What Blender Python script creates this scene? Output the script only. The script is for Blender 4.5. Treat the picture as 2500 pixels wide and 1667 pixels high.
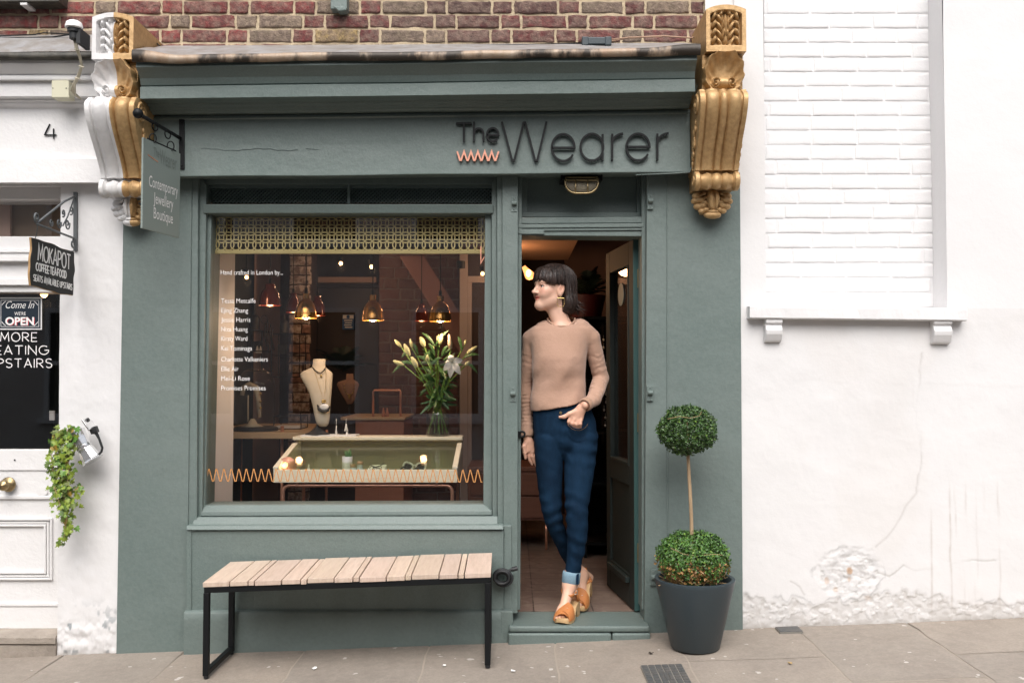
import bpy, bmesh, math, random
import numpy as np
from mathutils import Vector, Matrix
R = math.radians
PI = math.pi
random.seed(7)
scene = bpy.context.scene
for o in list(bpy.data.objects):
    bpy.data.objects.remove(o)
C = scene.collection

# ------------------------------------------------------------------ camera
FPX = 33.0 / 36.0 * 2500.0          # focal length in photo pixels
DIST = FPX / 500.0                  # shop front stands at Y = 0
TILT = R(2.0)
CAMZ = 1.275
cd = bpy.data.cameras.new('camera')
cd.sensor_width = 36.0
cd.lens = 33.0
cd.clip_end = 500.0
cam = bpy.data.objects.new('camera', cd)
C.objects.link(cam)
cam.location = (0, -DIST, CAMZ)
cam.rotation_euler = (R(90) + TILT, 0, 0)
scene.camera = cam

# ------------------------------------------------------------------ world, sun, exposure
SUN_EL, SUN_AZ = R(52), R(180)      # azimuth clockwise from +Y: the sun stands behind the camera
w = bpy.data.worlds.new('World')
scene.world = w
w.use_nodes = True
nt = w.node_tree
bg = nt.nodes['Background']
sky = nt.nodes.new('ShaderNodeTexSky')
sky.sky_type = 'NISHITA'
sky.sun_disc = False
sky.sun_elevation = SUN_EL
sky.sun_rotation = SUN_AZ
sky.air_density = 1.0
sky.dust_density = 6.0
sky.ozone_density = 1.0
hs = nt.nodes.new('ShaderNodeHueSaturation')
hs.inputs['Saturation'].default_value = 0.45
nt.links.new(sky.outputs[0], hs.inputs['Color'])
nt.links.new(hs.outputs[0], bg.inputs[0])
bg.inputs[1].default_value = 0.135
sl = bpy.data.lights.new('sun', 'SUN')
sl.energy = 1.5
sl.angle = R(60)
sl.color = (1.0, 0.99, 0.985)
sun = bpy.data.objects.new('sun', sl)
C.objects.link(sun)
sun.location = (0, -6, 12)
sd = Vector((math.sin(SUN_AZ) * math.cos(SUN_EL), math.cos(SUN_AZ) * math.cos(SUN_EL), math.sin(SUN_EL)))
sun.rotation_euler = (-sd).to_track_quat('-Z', 'Y').to_euler()
vs = scene.view_settings
vs.view_transform = 'Standard'
vs.look = 'None'
vs.exposure = 0.47
vs.gamma = 1.0
scene.cycles.use_denoising = True
scene.cycles.max_bounces = 8
scene.cycles.transparent_max_bounces = 16
scene.cycles.caustics_reflective = False
scene.cycles.caustics_refractive = False
scene.cycles.sample_clamp_indirect = 3.0

# ------------------------------------------------------------------ pixel -> place
K = 2500.0 / 2352.0
_ct, _st = math.cos(TILT), math.sin(TILT)
def at(px, py, Y):
    dx = (px - 1250.0) / FPX; dz = (833.5 - py) / FPX
    t = (Y + DIST) / (_ct - dz * _st)
    return Vector((dx * t, Y, CAMZ + (_st + dz * _ct) * t))
def a2(x, y, Y):
    return at(x * K, y * K, Y)
def gz(X, Y):                       # the pavement climbs the street and falls a little to the kerb
    return 0.004 + 0.038 * X + 0.02 * min(Y, 0.0)
def on_ground(px, py):
    Y = -0.3
    for _ in range(12):
        p = at(px, py, Y)
        d = at(px, py, Y + .01)
        slope = (d.z - p.z) / .01
        Y -= (p.z - gz(p.x, Y)) / slope
    return at(px, py, Y)

# ------------------------------------------------------------------ numpy noise
def _hash(ix, iy, iz, seed):
    n = (ix.astype(np.int64) * 374761393 + iy.astype(np.int64) * 668265263 + iz.astype(np.int64) * 2147483647 + seed * 1274126177) & 0x7fffffff
    n = (n ^ (n >> 13)) * 1274126177 & 0x7fffffff
    n = (n ^ (n >> 16)) & 0xffff
    return n.astype(np.float64) / 65535.0
def vnoise(x, y, z=None, seed=0):
    x = np.asarray(x, float); y = np.asarray(y, float)
    z = np.zeros_like(x) if z is None else np.asarray(z, float)
    ix, iy, iz = np.floor(x), np.floor(y), np.floor(z)
    fx, fy, fz = x - ix, y - iy, z - iz
    fx, fy, fz = [f * f * (3 - 2 * f) for f in (fx, fy, fz)]
    r = 0
    for a in (0, 1):
        for b in (0, 1):
            for c in (0, 1):
                wgt = (fx if a else 1 - fx) * (fy if b else 1 - fy) * (fz if c else 1 - fz)
                r = r + wgt * _hash(ix + a, iy + b, iz + c, seed)
    return r * 2 - 1
def fbm(x, y, z=None, seed=0, oct=4):
    s, a, t = 0, 1.0, 0
    for i in range(oct):
        f = 2.0 ** i
        s = s + a * vnoise(np.asarray(x) * f, np.asarray(y) * f, None if z is None else np.asarray(z) * f, seed + i * 17)
        t += a; a *= .5
    return s / t
def sstep(a, b, x):
    t = np.clip((np.asarray(x, float) - a) / (b - a), 0, 1)
    return t * t * (3 - 2 * t)

# ------------------------------------------------------------------ materials
def srgb(r, g, b):
    f = lambda c: (c / 255 / 12.92) if c / 255 <= .04045 else ((c / 255 + .055) / 1.055) ** 2.4
    return (f(r), f(g), f(b))
def N(nt, t, **kw):
    n = nt.nodes.new(t)
    for k, v in kw.items():
        if k in n.inputs: n.inputs[k].default_value = v
        else: setattr(n, k, v)
    return n
def mat(name, col, rough=.5, metal=0.0, bumps=(), var=None, spec=.5, attr=None, sss=0, coat=0, stretch=(1, 1, 1), emis=None, sheen=0, aniso=0):
    """bumps: (scale, distance in m) pairs; var: (scale, colour, amount, contrast) mottling; attr: colour attribute to multiply"""
    m = bpy.data.materials.new(name)
    m.use_nodes = True
    nt = m.node_tree
    p = nt.nodes['Principled BSDF']
    L = nt.links
    p.inputs['Roughness'].default_value = rough
    p.inputs['Metallic'].default_value = metal
    p.inputs['Specular IOR Level'].default_value = spec
    p.inputs['Coat Weight'].default_value = coat
    p.inputs['Sheen Weight'].default_value = sheen
    p.inputs['Subsurface Weight'].default_value = sss
    if sss:
        p.inputs['Subsurface Radius'].default_value = (.012, .005, .003)
        p.inputs['Subsurface Scale'].default_value = 1.0
    tc = N(nt, 'ShaderNodeTexCoord')
    mp = N(nt, 'ShaderNodeMapping')
    mp.inputs['Scale'].default_value = stretch
    L.new(tc.outputs['Object'], mp.inputs['Vector'])
    out = None
    rgb = N(nt, 'ShaderNodeRGB'); rgb.outputs[0].default_value = (*col, 1)
    out = rgb.outputs[0]
    if attr:
        at_ = N(nt, 'ShaderNodeAttribute', attribute_name=attr)
        mx = N(nt, 'ShaderNodeMix', data_type='RGBA', blend_type='MULTIPLY')
        mx.inputs[0].default_value = 1
        L.new(out, mx.inputs[6]); L.new(at_.outputs['Color'], mx.inputs[7])
        out = mx.outputs[2]
    for v in ([var] if var and not isinstance(var, list) else (var or [])):
        sc, c2, amt, con = v[:4]
        nz = N(nt, 'ShaderNodeTexNoise', Scale=sc, Detail=6.0, Roughness=.62)
        L.new(mp.outputs[0], nz.inputs['Vector'])
        rp = N(nt, 'ShaderNodeMapRange')
        rp.inputs[1].default_value = .5 - con; rp.inputs[2].default_value = .5 + con
        rp.inputs[4].default_value = amt
        L.new(nz.outputs[0], rp.inputs[0])
        mx = N(nt, 'ShaderNodeMix', data_type='RGBA')
        L.new(rp.outputs[0], mx.inputs[0]); L.new(out, mx.inputs[6])
        mx.inputs[7].default_value = (*c2, 1)
        out = mx.outputs[2]
        if len(v) > 4:
            rr = N(nt, 'ShaderNodeMapRange'); rr.inputs[3].default_value = rough; rr.inputs[4].default_value = v[4]
            L.new(rp.outputs[0], rr.inputs[0]); L.new(rr.outputs[0], p.inputs['Roughness'])
    L.new(out, p.inputs['Base Color'])
    prev = None
    for sc, d in bumps:
        nz = N(nt, 'ShaderNodeTexNoise', Scale=sc, Detail=4.0, Roughness=.6)
        L.new(mp.outputs[0], nz.inputs['Vector'])
        b = N(nt, 'ShaderNodeBump', Distance=d, Strength=1.0)
        L.new(nz.outputs[0], b.inputs['Height'])
        if prev: L.new(prev, b.inputs['Normal'])
        prev = b.outputs[0]
    if prev: L.new(prev, p.inputs['Normal'])
    if emis:
        p.inputs['Emission Color'].default_value = (*emis[0], 1)
        p.inputs['Emission Strength'].default_value = emis[1]
    return m
def glass_mat(name, tint=(1, 1, 1), refl=1.0, rough=0.0, ior=1.5):
    m = bpy.data.materials.new(name)
    m.use_nodes = True
    nt = m.node_tree
    nt.nodes.clear()
    o = N(nt, 'ShaderNodeOutputMaterial')
    t = N(nt, 'ShaderNodeBsdfTransparent'); t.inputs[0].default_value = (*tint, 1)
    g = N(nt, 'ShaderNodeBsdfGlossy'); g.inputs['Roughness'].default_value = rough
    f = N(nt, 'ShaderNodeFresnel', IOR=ior)
    ge = N(nt, 'ShaderNodeNewGeometry'); rg_ = N(nt, 'ShaderNodeMapRange'); rg_.inputs[3].default_value = ior; rg_.inputs[4].default_value = 1 / ior
    nt.links.new(ge.outputs['Backfacing'], rg_.inputs[0]); nt.links.new(rg_.outputs[0], f.inputs['IOR'])
    ml = N(nt, 'ShaderNodeMath', operation='MULTIPLY'); ml.inputs[1].default_value = refl
    mx = N(nt, 'ShaderNodeMixShader')
    nt.links.new(f.outputs[0], ml.inputs[0]); nt.links.new(ml.outputs[0], mx.inputs[0])
    nt.links.new(t.outputs[0], mx.inputs[1]); nt.links.new(g.outputs[0], mx.inputs[2])
    nt.links.new(mx.outputs[0], o.inputs[0])
    return m
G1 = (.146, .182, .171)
M = {}
M['green'] = mat('green_paint', G1, .5, bumps=((7, .007), (60, .0012), (260, .0004)), var=[(2.2, (.120, .160, .150), .9, .15), (130, (.19, .24, .225), .35, .12)])
M['green_wall'] = mat('green_masonry_paint', (.148, .185, .174), .6, bumps=((6, .007), (40, .0015), (240, .0004)), var=[(1.8, (.120, .160, .150), .9, .15), (60, (.185, .23, .215), .3, .15)])
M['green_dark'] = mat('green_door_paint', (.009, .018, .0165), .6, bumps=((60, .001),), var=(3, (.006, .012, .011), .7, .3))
M['white'] = mat('white_paint', (.76, .752, .75), .55, bumps=((8, .006), (60, .0015)), var=(3, (.76, .75, .745), .7, .3))
M['white_wall'] = mat('white_masonry_paint', (.755, .75, .752), .7, bumps=((6, .003), (45, .0006), (200, .0004)), var=(2.0, (.715, .705, .705), .7, .3), attr='Col')
M['white_brick'] = mat('white_painted_brick', (.76, .755, .757), .6, bumps=((20, .002), (110, .0006)), var=(7, (.76, .75, .755), .8, .3))
M['brick'] = mat('weathered_brick', (1, 1, 1), .85, bumps=((28, .012), (120, .005)), attr='Col', var=[(24, (.30, .22, .17), .55, .09), (50, (.07, .045, .04), .55, .10)])
M['mortar'] = mat('lime_mortar', (.56, .45, .30), .9, bumps=((30, .008), (150, .003)), var=(18, (.42, .34, .24), .8, .2))
M['lead'] = mat('lead_flashing', (.34, .335, .34), .45, metal=.3, bumps=((7, .008), (40, .002)), var=[(5, (.48, .475, .475), .9, .2), (14, (.24, .20, .16), .6, .12)])
M['lead_lip'] = mat('stained_lead', (.36, .28, .20), .5, metal=.2, bumps=((10, .006), (60, .002)), stretch=(1, 1, .45),
                    var=[(42, (.46, .40, .34), .5, .14), (13, (.24, .13, .07), .6, .2), (6, (.028, .022, .017), .96, .05)])
M['black_gutter'] = mat('black_gutter', (.03, .028, .024), .5, bumps=((20, .004),), var=(25, (.10, .09, .07), .7, .15))
M['gold'] = mat('gold_paint', (.62, .41, .20), .48, metal=.3, bumps=((30, .003), (160, .0008)), var=[(10, (.48, .29, .12), .6, .25), (45, (.36, .21, .085), .5, .10)])
M['stone_white'] = mat('white_plaster', (.76, .75, .745), .6, bumps=((30, .004), (140, .001)), var=(9, (.66, .65, .65), .6, .2))
M['black'] = mat('black_metal', (.006, .007, .008), .5, spec=.25, bumps=((120, .0005),))
M['black_soft'] = mat('black_plastic', (.015, .016, .018), .5)
M['steel'] = mat('steel', (.55, .53, .50), .3, metal=1.0)
M['alu'] = mat('aluminium', (.86, .86, .86), .22, metal=.9, bumps=((60, .0006),))
M['brass'] = mat('brass', (.55, .40, .16), .3, metal=.9)
M['brass_old'] = mat('aged_brass', (.34, .26, .14), .35, metal=.9, bumps=((50, .0006),))
M['gold_leaf'] = mat('lattice_brass', (.52, .42, .18), .5, metal=.15)
M['copper'] = mat('copper_pipe', (.80, .42, .30), .28, metal=.75)
M['copper_soft'] = mat('copper_lamp', (.85, .40, .25), .35, metal=.6)
M['copper_flat'] = mat('copper_vinyl', (.58, .27, .09), .5)
M['copper_sign'] = mat('copper_letter', (.78, .36, .25), .4, metal=.2)
M['amber'] = mat('amber_shade', (.62, .30, .07), .12, metal=.75, coat=.5)
M['dark_copper'] = mat('oxblood_shade', (.16, .03, .018), .2, metal=.3, coat=.7)
M['bulb'] = mat('lit_bulb', (1, .8, .5), .4, emis=((1.0, .50, .20), 6.0))
M['bulb_soft'] = mat('lit_lamp', (1, .8, .5), .4, emis=((1.0, .58, .32), 2.2))
M['bulb_glow'] = mat('bulb_glow', (1, .6, .3), .3, emis=((1.0, .33, .10), 1.7))
M['vinyl'] = mat('white_vinyl', (.86, .85, .84), .5)
M['teak'] = mat('weathered_timber', (.60, .475, .385), .65, bumps=((30, .002), (120, .0008)), stretch=(5, .6, 1), var=[(10, (.49, .365, .285), .85, .14), (22, (.64, .52, .43), .5, .15)], attr='Col')
M['oak'] = mat('pale_oak', (.62, .47, .30), .5, stretch=(.7, 5, 5), var=(8, (.52, .37, .22), .7, .2))
M['birch'] = mat('birch_ply', (.84, .76, .60), .5, stretch=(.5, 4, 4), var=(7, (.78, .69, .52), .6, .2))
M['leaf'] = mat('box_leaf', (.052, .115, .027), .38, attr='Col', spec=.5)
M['leaf_dark'] = mat('fern_leaf', (.012, .026, .012), .5)
M['ivy'] = mat('ivy_leaf', (.17, .25, .045), .5, attr='Col')
M['bark'] = mat('topiary_stem', (.46, .33, .20), .8, bumps=((60, .004),), stretch=(3, 3, .6), var=(30, (.30, .20, .12), .7, .15))
M['pot'] = mat('grey_pot', (.034, .050, .060), .42, bumps=((140, .0006),), var=(4, (.042, .056, .064), .6, .2))
M['soil'] = mat('soil', (.04, .028, .02), .95, bumps=((60, .01),))
M['twig'] = mat('dry_twig', (.40, .27, .14), .8)
M['glass'] = glass_mat('window_glass', (.97, .97, .965), 2.0)
M['glass_thin'] = glass_mat('clear_glass', (.96, .97, .95), 1.0)
M['glass_green'] = glass_mat('case_glass', (.90, .93, .84), .6)
M['iron'] = mat('wrought_iron', (.10, .11, .115), .55, bumps=((80, .001),))
M['water'] = glass_mat('vase_water', (.88, .92, .84), .5)
M['smoke'] = glass_mat('smoked_glass', (.30, .28, .26), 1.0)
M['skin'] = mat('skin', (.71, .44, .325), .48, sss=.06, bumps=((300, .0004),), attr='Col')
M['hair'] = mat('dark_hair', (.014, .009, .008), .45, bumps=((150, .003),), stretch=(1, 1, .12), spec=.42, var=(70, (.050, .030, .024), .8, .12))
M['wool'] = mat('camel_wool', (.44, .272, .203), .95, bumps=((350, .0012), (60, .002)), var=[(300, (.52, .34, .25), .5, .15), (9, (.40, .245, .17), .6, .2)], sheen=.25, spec=.2)
M['wool_rib'] = mat('camel_wool_rib', (.40, .245, .17), .95, bumps=((350, .0012),), sheen=.2, spec=.2)
M['denim'] = mat('dark_denim', (.0026, .0105, .025), .85, bumps=((420, .0010),), var=[(11, (.0085, .034, .074), .7, .2), (260, (.012, .036, .075), .35, .15)], spec=.12, stretch=(1.5, 1.5, .6))
M['denim_pale'] = mat('pale_denim', (.24, .36, .44), .85, bumps=((300, .001),), var=(120, (.14, .25, .34), .7, .15), stretch=(1, 1, 5))
M['tan'] = mat('tan_leather', (.56, .215, .07), .5, bumps=((160, .0008),), var=(20, (.46, .165, .05), .7, .2))
M['clog'] = mat('clog_wood', (.62, .42, .22), .5, stretch=(1, 1, 6), var=(30, (.50, .31, .15), .6, .2))
M['eye_white'] = mat('eye_white', (.75, .72, .70), .3)
M['iris'] = mat('iris', (.03, .016, .01), .15)
M['lip'] = mat('lip', (.50, .10, .10), .4)
M['tooth'] = mat('tooth', (.8, .77, .72), .3)
M['stitch'] = mat('stitching', (.42, .26, .12), .8)
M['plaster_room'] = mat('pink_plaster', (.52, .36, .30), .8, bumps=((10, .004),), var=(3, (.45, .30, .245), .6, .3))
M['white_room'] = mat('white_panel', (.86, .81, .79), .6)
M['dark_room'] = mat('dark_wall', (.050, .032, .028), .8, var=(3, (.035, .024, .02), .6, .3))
M['pink_wood'] = mat('pink_cabinet', (.40, .17, .105), .55, stretch=(1, 1, 5), var=(9, (.32, .13, .08), .7, .2))
M['linen'] = mat('linen', (.62, .55, .44), .9, bumps=((260, .0008),))
M['linen_dim'] = mat('dusky_linen', (.35, .22, .17), .9)
M['slate'] = mat('slate_base', (.018, .022, .026), .5)
M['white_ceramic'] = mat('white_ceramic', (.82, .81, .80), .35)
M['cork'] = mat('cork', (.48, .30, .16), .9)
M['petal'] = mat('lily_petal', (.86, .84, .79), .5)
M['bud'] = mat('lily_bud', (.55, .58, .26), .5, var=(30, (.70, .66, .42), .8, .2))
M['lily_leaf'] = mat('lily_leaf', (.035, .10, .025), .45, var=(20, (.06, .15, .04), .7, .2))
M['lily_stem'] = mat('lily_stem', (.16, .30, .05), .5)
M['blue_sign'] = mat('blue_sign', (.03, .12, .32), .5)
M['red'] = mat('red_pot', (.09, .010, .008), .5)
M['cream'] = mat('cream_plastic', (.62, .60, .45), .5)
M['cable_cream'] = mat('cream_cable', (.55, .50, .38), .6)
M['chalk'] = mat('chalkboard', (.022, .022, .022), .75)
M['wood_edge'] = mat('sign_edge', (.42, .26, .12), .7)
M['open_navy'] = mat('navy_enamel', (.012, .022, .035), .4)
M['open_red'] = mat('red_enamel', (.60, .035, .05), .4)
M['pale_green_sign'] = mat('sage_sign', (.24, .285, .265), .5, bumps=((60, .0006),))
M['faded_letter'] = mat('faded_letter', (.165, .195, .182), .5)
M['drain'] = mat('cast_iron', (.075, .08, .082), .6, bumps=((80, .001),), var=(20, (.12, .11, .10), .7, .15))
M['drain_gap'] = mat('iron_grout', (.20, .19, .17), .9)
M['stone_step'] = mat('stone_step', (.38, .33, .28), .9, bumps=((25, .008), (120, .003)), var=(9, (.22, .19, .16), .8, .2))
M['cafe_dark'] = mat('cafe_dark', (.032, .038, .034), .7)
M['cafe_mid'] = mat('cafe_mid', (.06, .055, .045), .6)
M['cafe_tan'] = mat('cafe_tan', (.28, .20, .14), .7)
M['ridged'] = mat('ridged_lens', (.45, .40, .30), .15, bumps=((3, .001),))
M['street_brick'] = mat('street_brick', (.70, .66, .62), .9, var=(2, (.52, .47, .43), .7, .2))

# ------------------------------------------------------------------ mesh builder
ORG = {}
class MB:
    def __init__(s): s.v = []; s.f = []; s.c = None; s.mi = []
    def add(s, verts, faces, mi=0, col=None):
        b = len(s.v)
        s.v.extend([tuple(q) for q in verts])
        s.f.extend([tuple(i + b for i in f) for f in faces])
        s.mi.extend([mi] * len(faces))
        if col is not None:
            if s.c is None: s.c = [(1, 1, 1)] * b
            s.c.extend([col] * len(verts) if not isinstance(col, list) else col)
        elif s.c is not None:
            s.c.extend([(1, 1, 1)] * len(verts))
        return s
    def box(s, x0, x1, y0, y1, z0, z1, mi=0, col=None):
        v = [(x, y, z) for x in (x0, x1) for y in (y0, y1) for z in (z0, z1)]
        return s.add(v, [(0, 1, 3, 2), (4, 6, 7, 5), (0, 4, 5, 1), (2, 3, 7, 6), (0, 2, 6, 4), (1, 5, 7, 3)], mi, col)
    def hexa(s, front, back, mi=0, col=None):      # two matching loops of points, joined
        n = len(front)
        f = [tuple(range(n)), tuple(range(2 * n - 1, n - 1, -1))]
        f += [(i, i + n, (i + 1) % n + n, (i + 1) % n) for i in range(n)]
        return s.add(list(front) + list(back), f, mi, col)
    def slab(s, quad, Yf, Yb, mi=0):               # outline in 2352-wide photo pixels on plane Yf, straight back to Yb
        fr = [a2(x, y, Yf) for x, y in quad]
        return s.hexa(fr, [Vector((q.x, Yb, q.z)) for q in fr], mi)
    def rect(s, x0, y0, x1, y1, Yf, Yb, mi=0):
        return s.slab([(x0, y0), (x1, y0), (x1, y1), (x0, y1)], Yf, Yb, mi)
    def grid(s, P, mi=0, col=None, closeu=False):  # P: array (n, m, 3)
        P = np.asarray(P, float)
        n, m = P.shape[:2]
        f = []
        for i in range(n if closeu else n - 1):
            for j in range(m - 1):
                a = i * m + j; b = ((i + 1) % n) * m + j
                f.append((a, b, b + 1, a + 1))
        return s.add([tuple(q) for q in P.reshape(-1, 3)], f, mi, col)
    def loft(s, rings, caps=True, mi=0, col=None):
        n = len(rings[0]); v = []; f = []
        for r in rings: v += [tuple(q) for q in r]
        for i in range(len(rings) - 1):
            for j in range(n):
                f.append((i * n + j, i * n + (j + 1) % n, (i + 1) * n + (j + 1) % n, (i + 1) * n + j))
        if caps:
            f.append(tuple(range(n - 1, -1, -1)))
            f.append(tuple(range((len(rings) - 1) * n, len(rings) * n)))
        return s.add(v, f, mi, col)
    def tube(s, pts, r, seg=8, mi=0, closed=False, col=None):
        pts = [Vector(q) for q in pts]
        n = len(pts)
        rr = r if isinstance(r, (list, tuple)) else [r] * n
        rings = []; up = None
        for i, q in enumerate(pts):
            a = pts[(i - 1) % n] if (closed or i) else q
            b = pts[(i + 1) % n] if (closed or i < n - 1) else q
            t = (b - a)
            t = t.normalized() if t.length > 1e-9 else Vector((0, 0, 1))
            if up is None:
                up = t.orthogonal().normalized()
            up = (up - t * up.dot(t))
            up = up.normalized() if up.length > 1e-6 else t.orthogonal().normalized()
            sd_ = t.cross(up)
            rings.append([q + (up * math.cos(k * 2 * PI / seg) + sd_ * math.sin(k * 2 * PI / seg)) * rr[i] for k in range(seg)])
        if closed: rings.append(rings[0]); return s.loft(rings, False, mi, col)
        return s.loft(rings, True, mi, col)
    def lathe(s, prof, c=(0, 0, 0), seg=32, axis=None, mi=0, col=None, cap=True):   # prof: (radius, height)
        c = Vector(c)
        Q = Vector((0, 0, 1)).rotation_difference(Vector(axis)).to_matrix() if axis is not None else Matrix.Identity(3)
        rings = [[c + Q @ Vector((max(r, 1e-5) * math.cos(k * 2 * PI / seg), max(r, 1e-5) * math.sin(k * 2 * PI / seg), h)) for k in range(seg)] for r, h in prof]
        return s.loft(rings, cap, mi, col)
    def ball(s, c, r, seg=12, mi=0, col=None, sc=(1, 1, 1)):
        n = max(4, seg // 2)
        prof = [(math.sin(PI * i / n), -math.cos(PI * i / n)) for i in range(n + 1)]
        c = Vector(c)
        rings = [[c + Vector((max(p, 1e-4) * math.cos(k * 2 * PI / seg) * r * sc[0], max(p, 1e-4) * math.sin(k * 2 * PI / seg) * r * sc[1], h * r * sc[2])) for k in range(seg)] for p, h in prof]
        return s.loft(rings, True, mi, col)
    def ribbon(s, pts, wd, y0, y1, closed=False, T=None, mi=0):
        """flat stroke of width wd along 2-D points, from depth y0 (front) to y1; T maps (u, v, depth) to the world"""
        T = T or (lambda u, v, d: (u, d, v))
        p = [Vector((a[0], a[1])) for a in pts]; n = len(p); Lf = []; Rt = []
        for i in range(n):
            a = p[(i - 1) % n] if (closed or i) else None
            b = p[(i + 1) % n] if (closed or i < n - 1) else None
            d1 = (p[i] - a).normalized() if a is not None else None
            d2 = (b - p[i]).normalized() if b is not None else None
            if d1 is None: d1 = d2
            if d2 is None: d2 = d1
            n1 = Vector((-d1.y, d1.x)); n2 = Vector((-d2.y, d2.x))
            m_ = n1 + n2
            m_ = m_.normalized() if m_.length > 1e-6 else n1
            k = 1 / max(.35, m_.dot(n1))
            Lf.append(p[i] + m_ * wd / 2 * k); Rt.append(p[i] - m_ * wd / 2 * k)
        v = []; f = []
        for i in range(n):
            v += [T(Lf[i].x, Lf[i].y, y0), T(Rt[i].x, Rt[i].y, y0), T(Rt[i].x, Rt[i].y, y1), T(Lf[i].x, Lf[i].y, y1)]
        for i in range(n if closed else n - 1):
            a = i * 4; b = ((i + 1) % n) * 4
            for k in range(4):
                f.append((a + k, a + (k + 1) % 4, b + (k + 1) % 4, b + k))
        if not closed:
            f += [(0, 1, 2, 3), tuple((n - 1) * 4 + k for k in (3, 2, 1, 0))]
        return s.add(v, f, mi)
    def build(s, name, m, parent=None, smooth=False, bevel=0, recalc=True, seg=2, angle=40):
        v = np.array(s.v, float)
        if parent is not None: org = ORG[parent.name]
        else: org = Vector(((v[:, 0].min() + v[:, 0].max()) / 2, (v[:, 1].min() + v[:, 1].max()) / 2, v[:, 2].min()))
        me = bpy.data.meshes.new(name)
        me.from_pydata([tuple(q) for q in (v - np.array(org))], [], s.f)
        for mm in (m if isinstance(m, (list, tuple)) else [m]): me.materials.append(mm)
        if any(s.mi): me.polygons.foreach_set('material_index', s.mi)
        if s.c is not None:
            ca = me.color_attributes.new('Col', 'FLOAT_COLOR', 'POINT')
            arr = np.ones((len(s.c), 4)); arr[:, :3] = np.array(s.c)
            ca.data.foreach_set('color', arr.ravel())
        if recalc and len(s.f) < 60000:
            b = bmesh.new(); b.from_mesh(me)
            bmesh.ops.recalc_face_normals(b, faces=b.faces)
            b.to_mesh(me); b.free()
        if smooth:
            me.polygons.foreach_set('use_smooth', [True] * len(me.polygons))
        o = bpy.data.objects.new(name, me)
        C.objects.link(o)
        if parent is not None: o.parent = parent
        else: o.location = org
        ORG[o.name] = org
        if bevel:
            b = o.modifiers.new('bevel', 'BEVEL'); b.width = bevel; b.segments = seg; b.limit_method = 'ANGLE'; b.angle_limit = R(angle)
            b.harden_normals = False
        if smooth == 'auto':
            try:
                me.set_sharp_from_angle(angle=R(40))
            except Exception: pass
        return o
def fin(o, mb_has_col=True): return o
def tag(o, label=None, cat=None, group=None, kind=None):
    if label: o['label'] = label
    if cat: o['category'] = cat
    if group: o['group'] = group
    if kind: o['kind'] = kind
    return o
def thing(name, loc, label, cat, group=None):
    o = bpy.data.objects.new(name, None)
    o.empty_display_size = .1
    C.objects.link(o); o.location = loc
    ORG[o.name] = Vector(loc)
    return tag(o, label, cat, group)
def copy_tree(o, loc, label=None):
    def cp(x, par):
        c = x.copy(); C.objects.link(c)
        if par is not None: c.parent = par
        for ch in list(x.children): cp(ch, c)
        return c
    r = cp(o, None); r.location = loc
    if label: r['label'] = label
    return r
def text_geo(txt, size, align='LEFT', extrude=.0006, offset=0.0, shear=0, spacing=1.0):
    cu = bpy.data.curves.new('t', 'FONT')
    cu.body = txt; cu.size = size; cu.align_x = align; cu.extrude = extrude; cu.offset = offset; cu.shear = shear
    cu.space_character = spacing; cu.resolution_u = 3
    ob = bpy.data.objects.new('t', cu); C.objects.link(ob)
    dg = bpy.context.evaluated_depsgraph_get(); dg.update()
    me = bpy.data.meshes.new_from_object(ob.evaluated_get(dg))
    v = [tuple(q.co) for q in me.vertices]; f = [tuple(q.vertices) for q in me.polygons]
    bpy.data.objects.remove(ob); bpy.data.curves.remove(cu); bpy.data.meshes.remove(me)
    return v, f
def arc(cx, cy, rx, ry, a0, a1, n=20):
    return [(cx + rx * math.cos(R(a0 + (a1 - a0) * i / n)), cy + ry * math.sin(R(a0 + (a1 - a0) * i / n))) for i in range(n + 1)]
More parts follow.
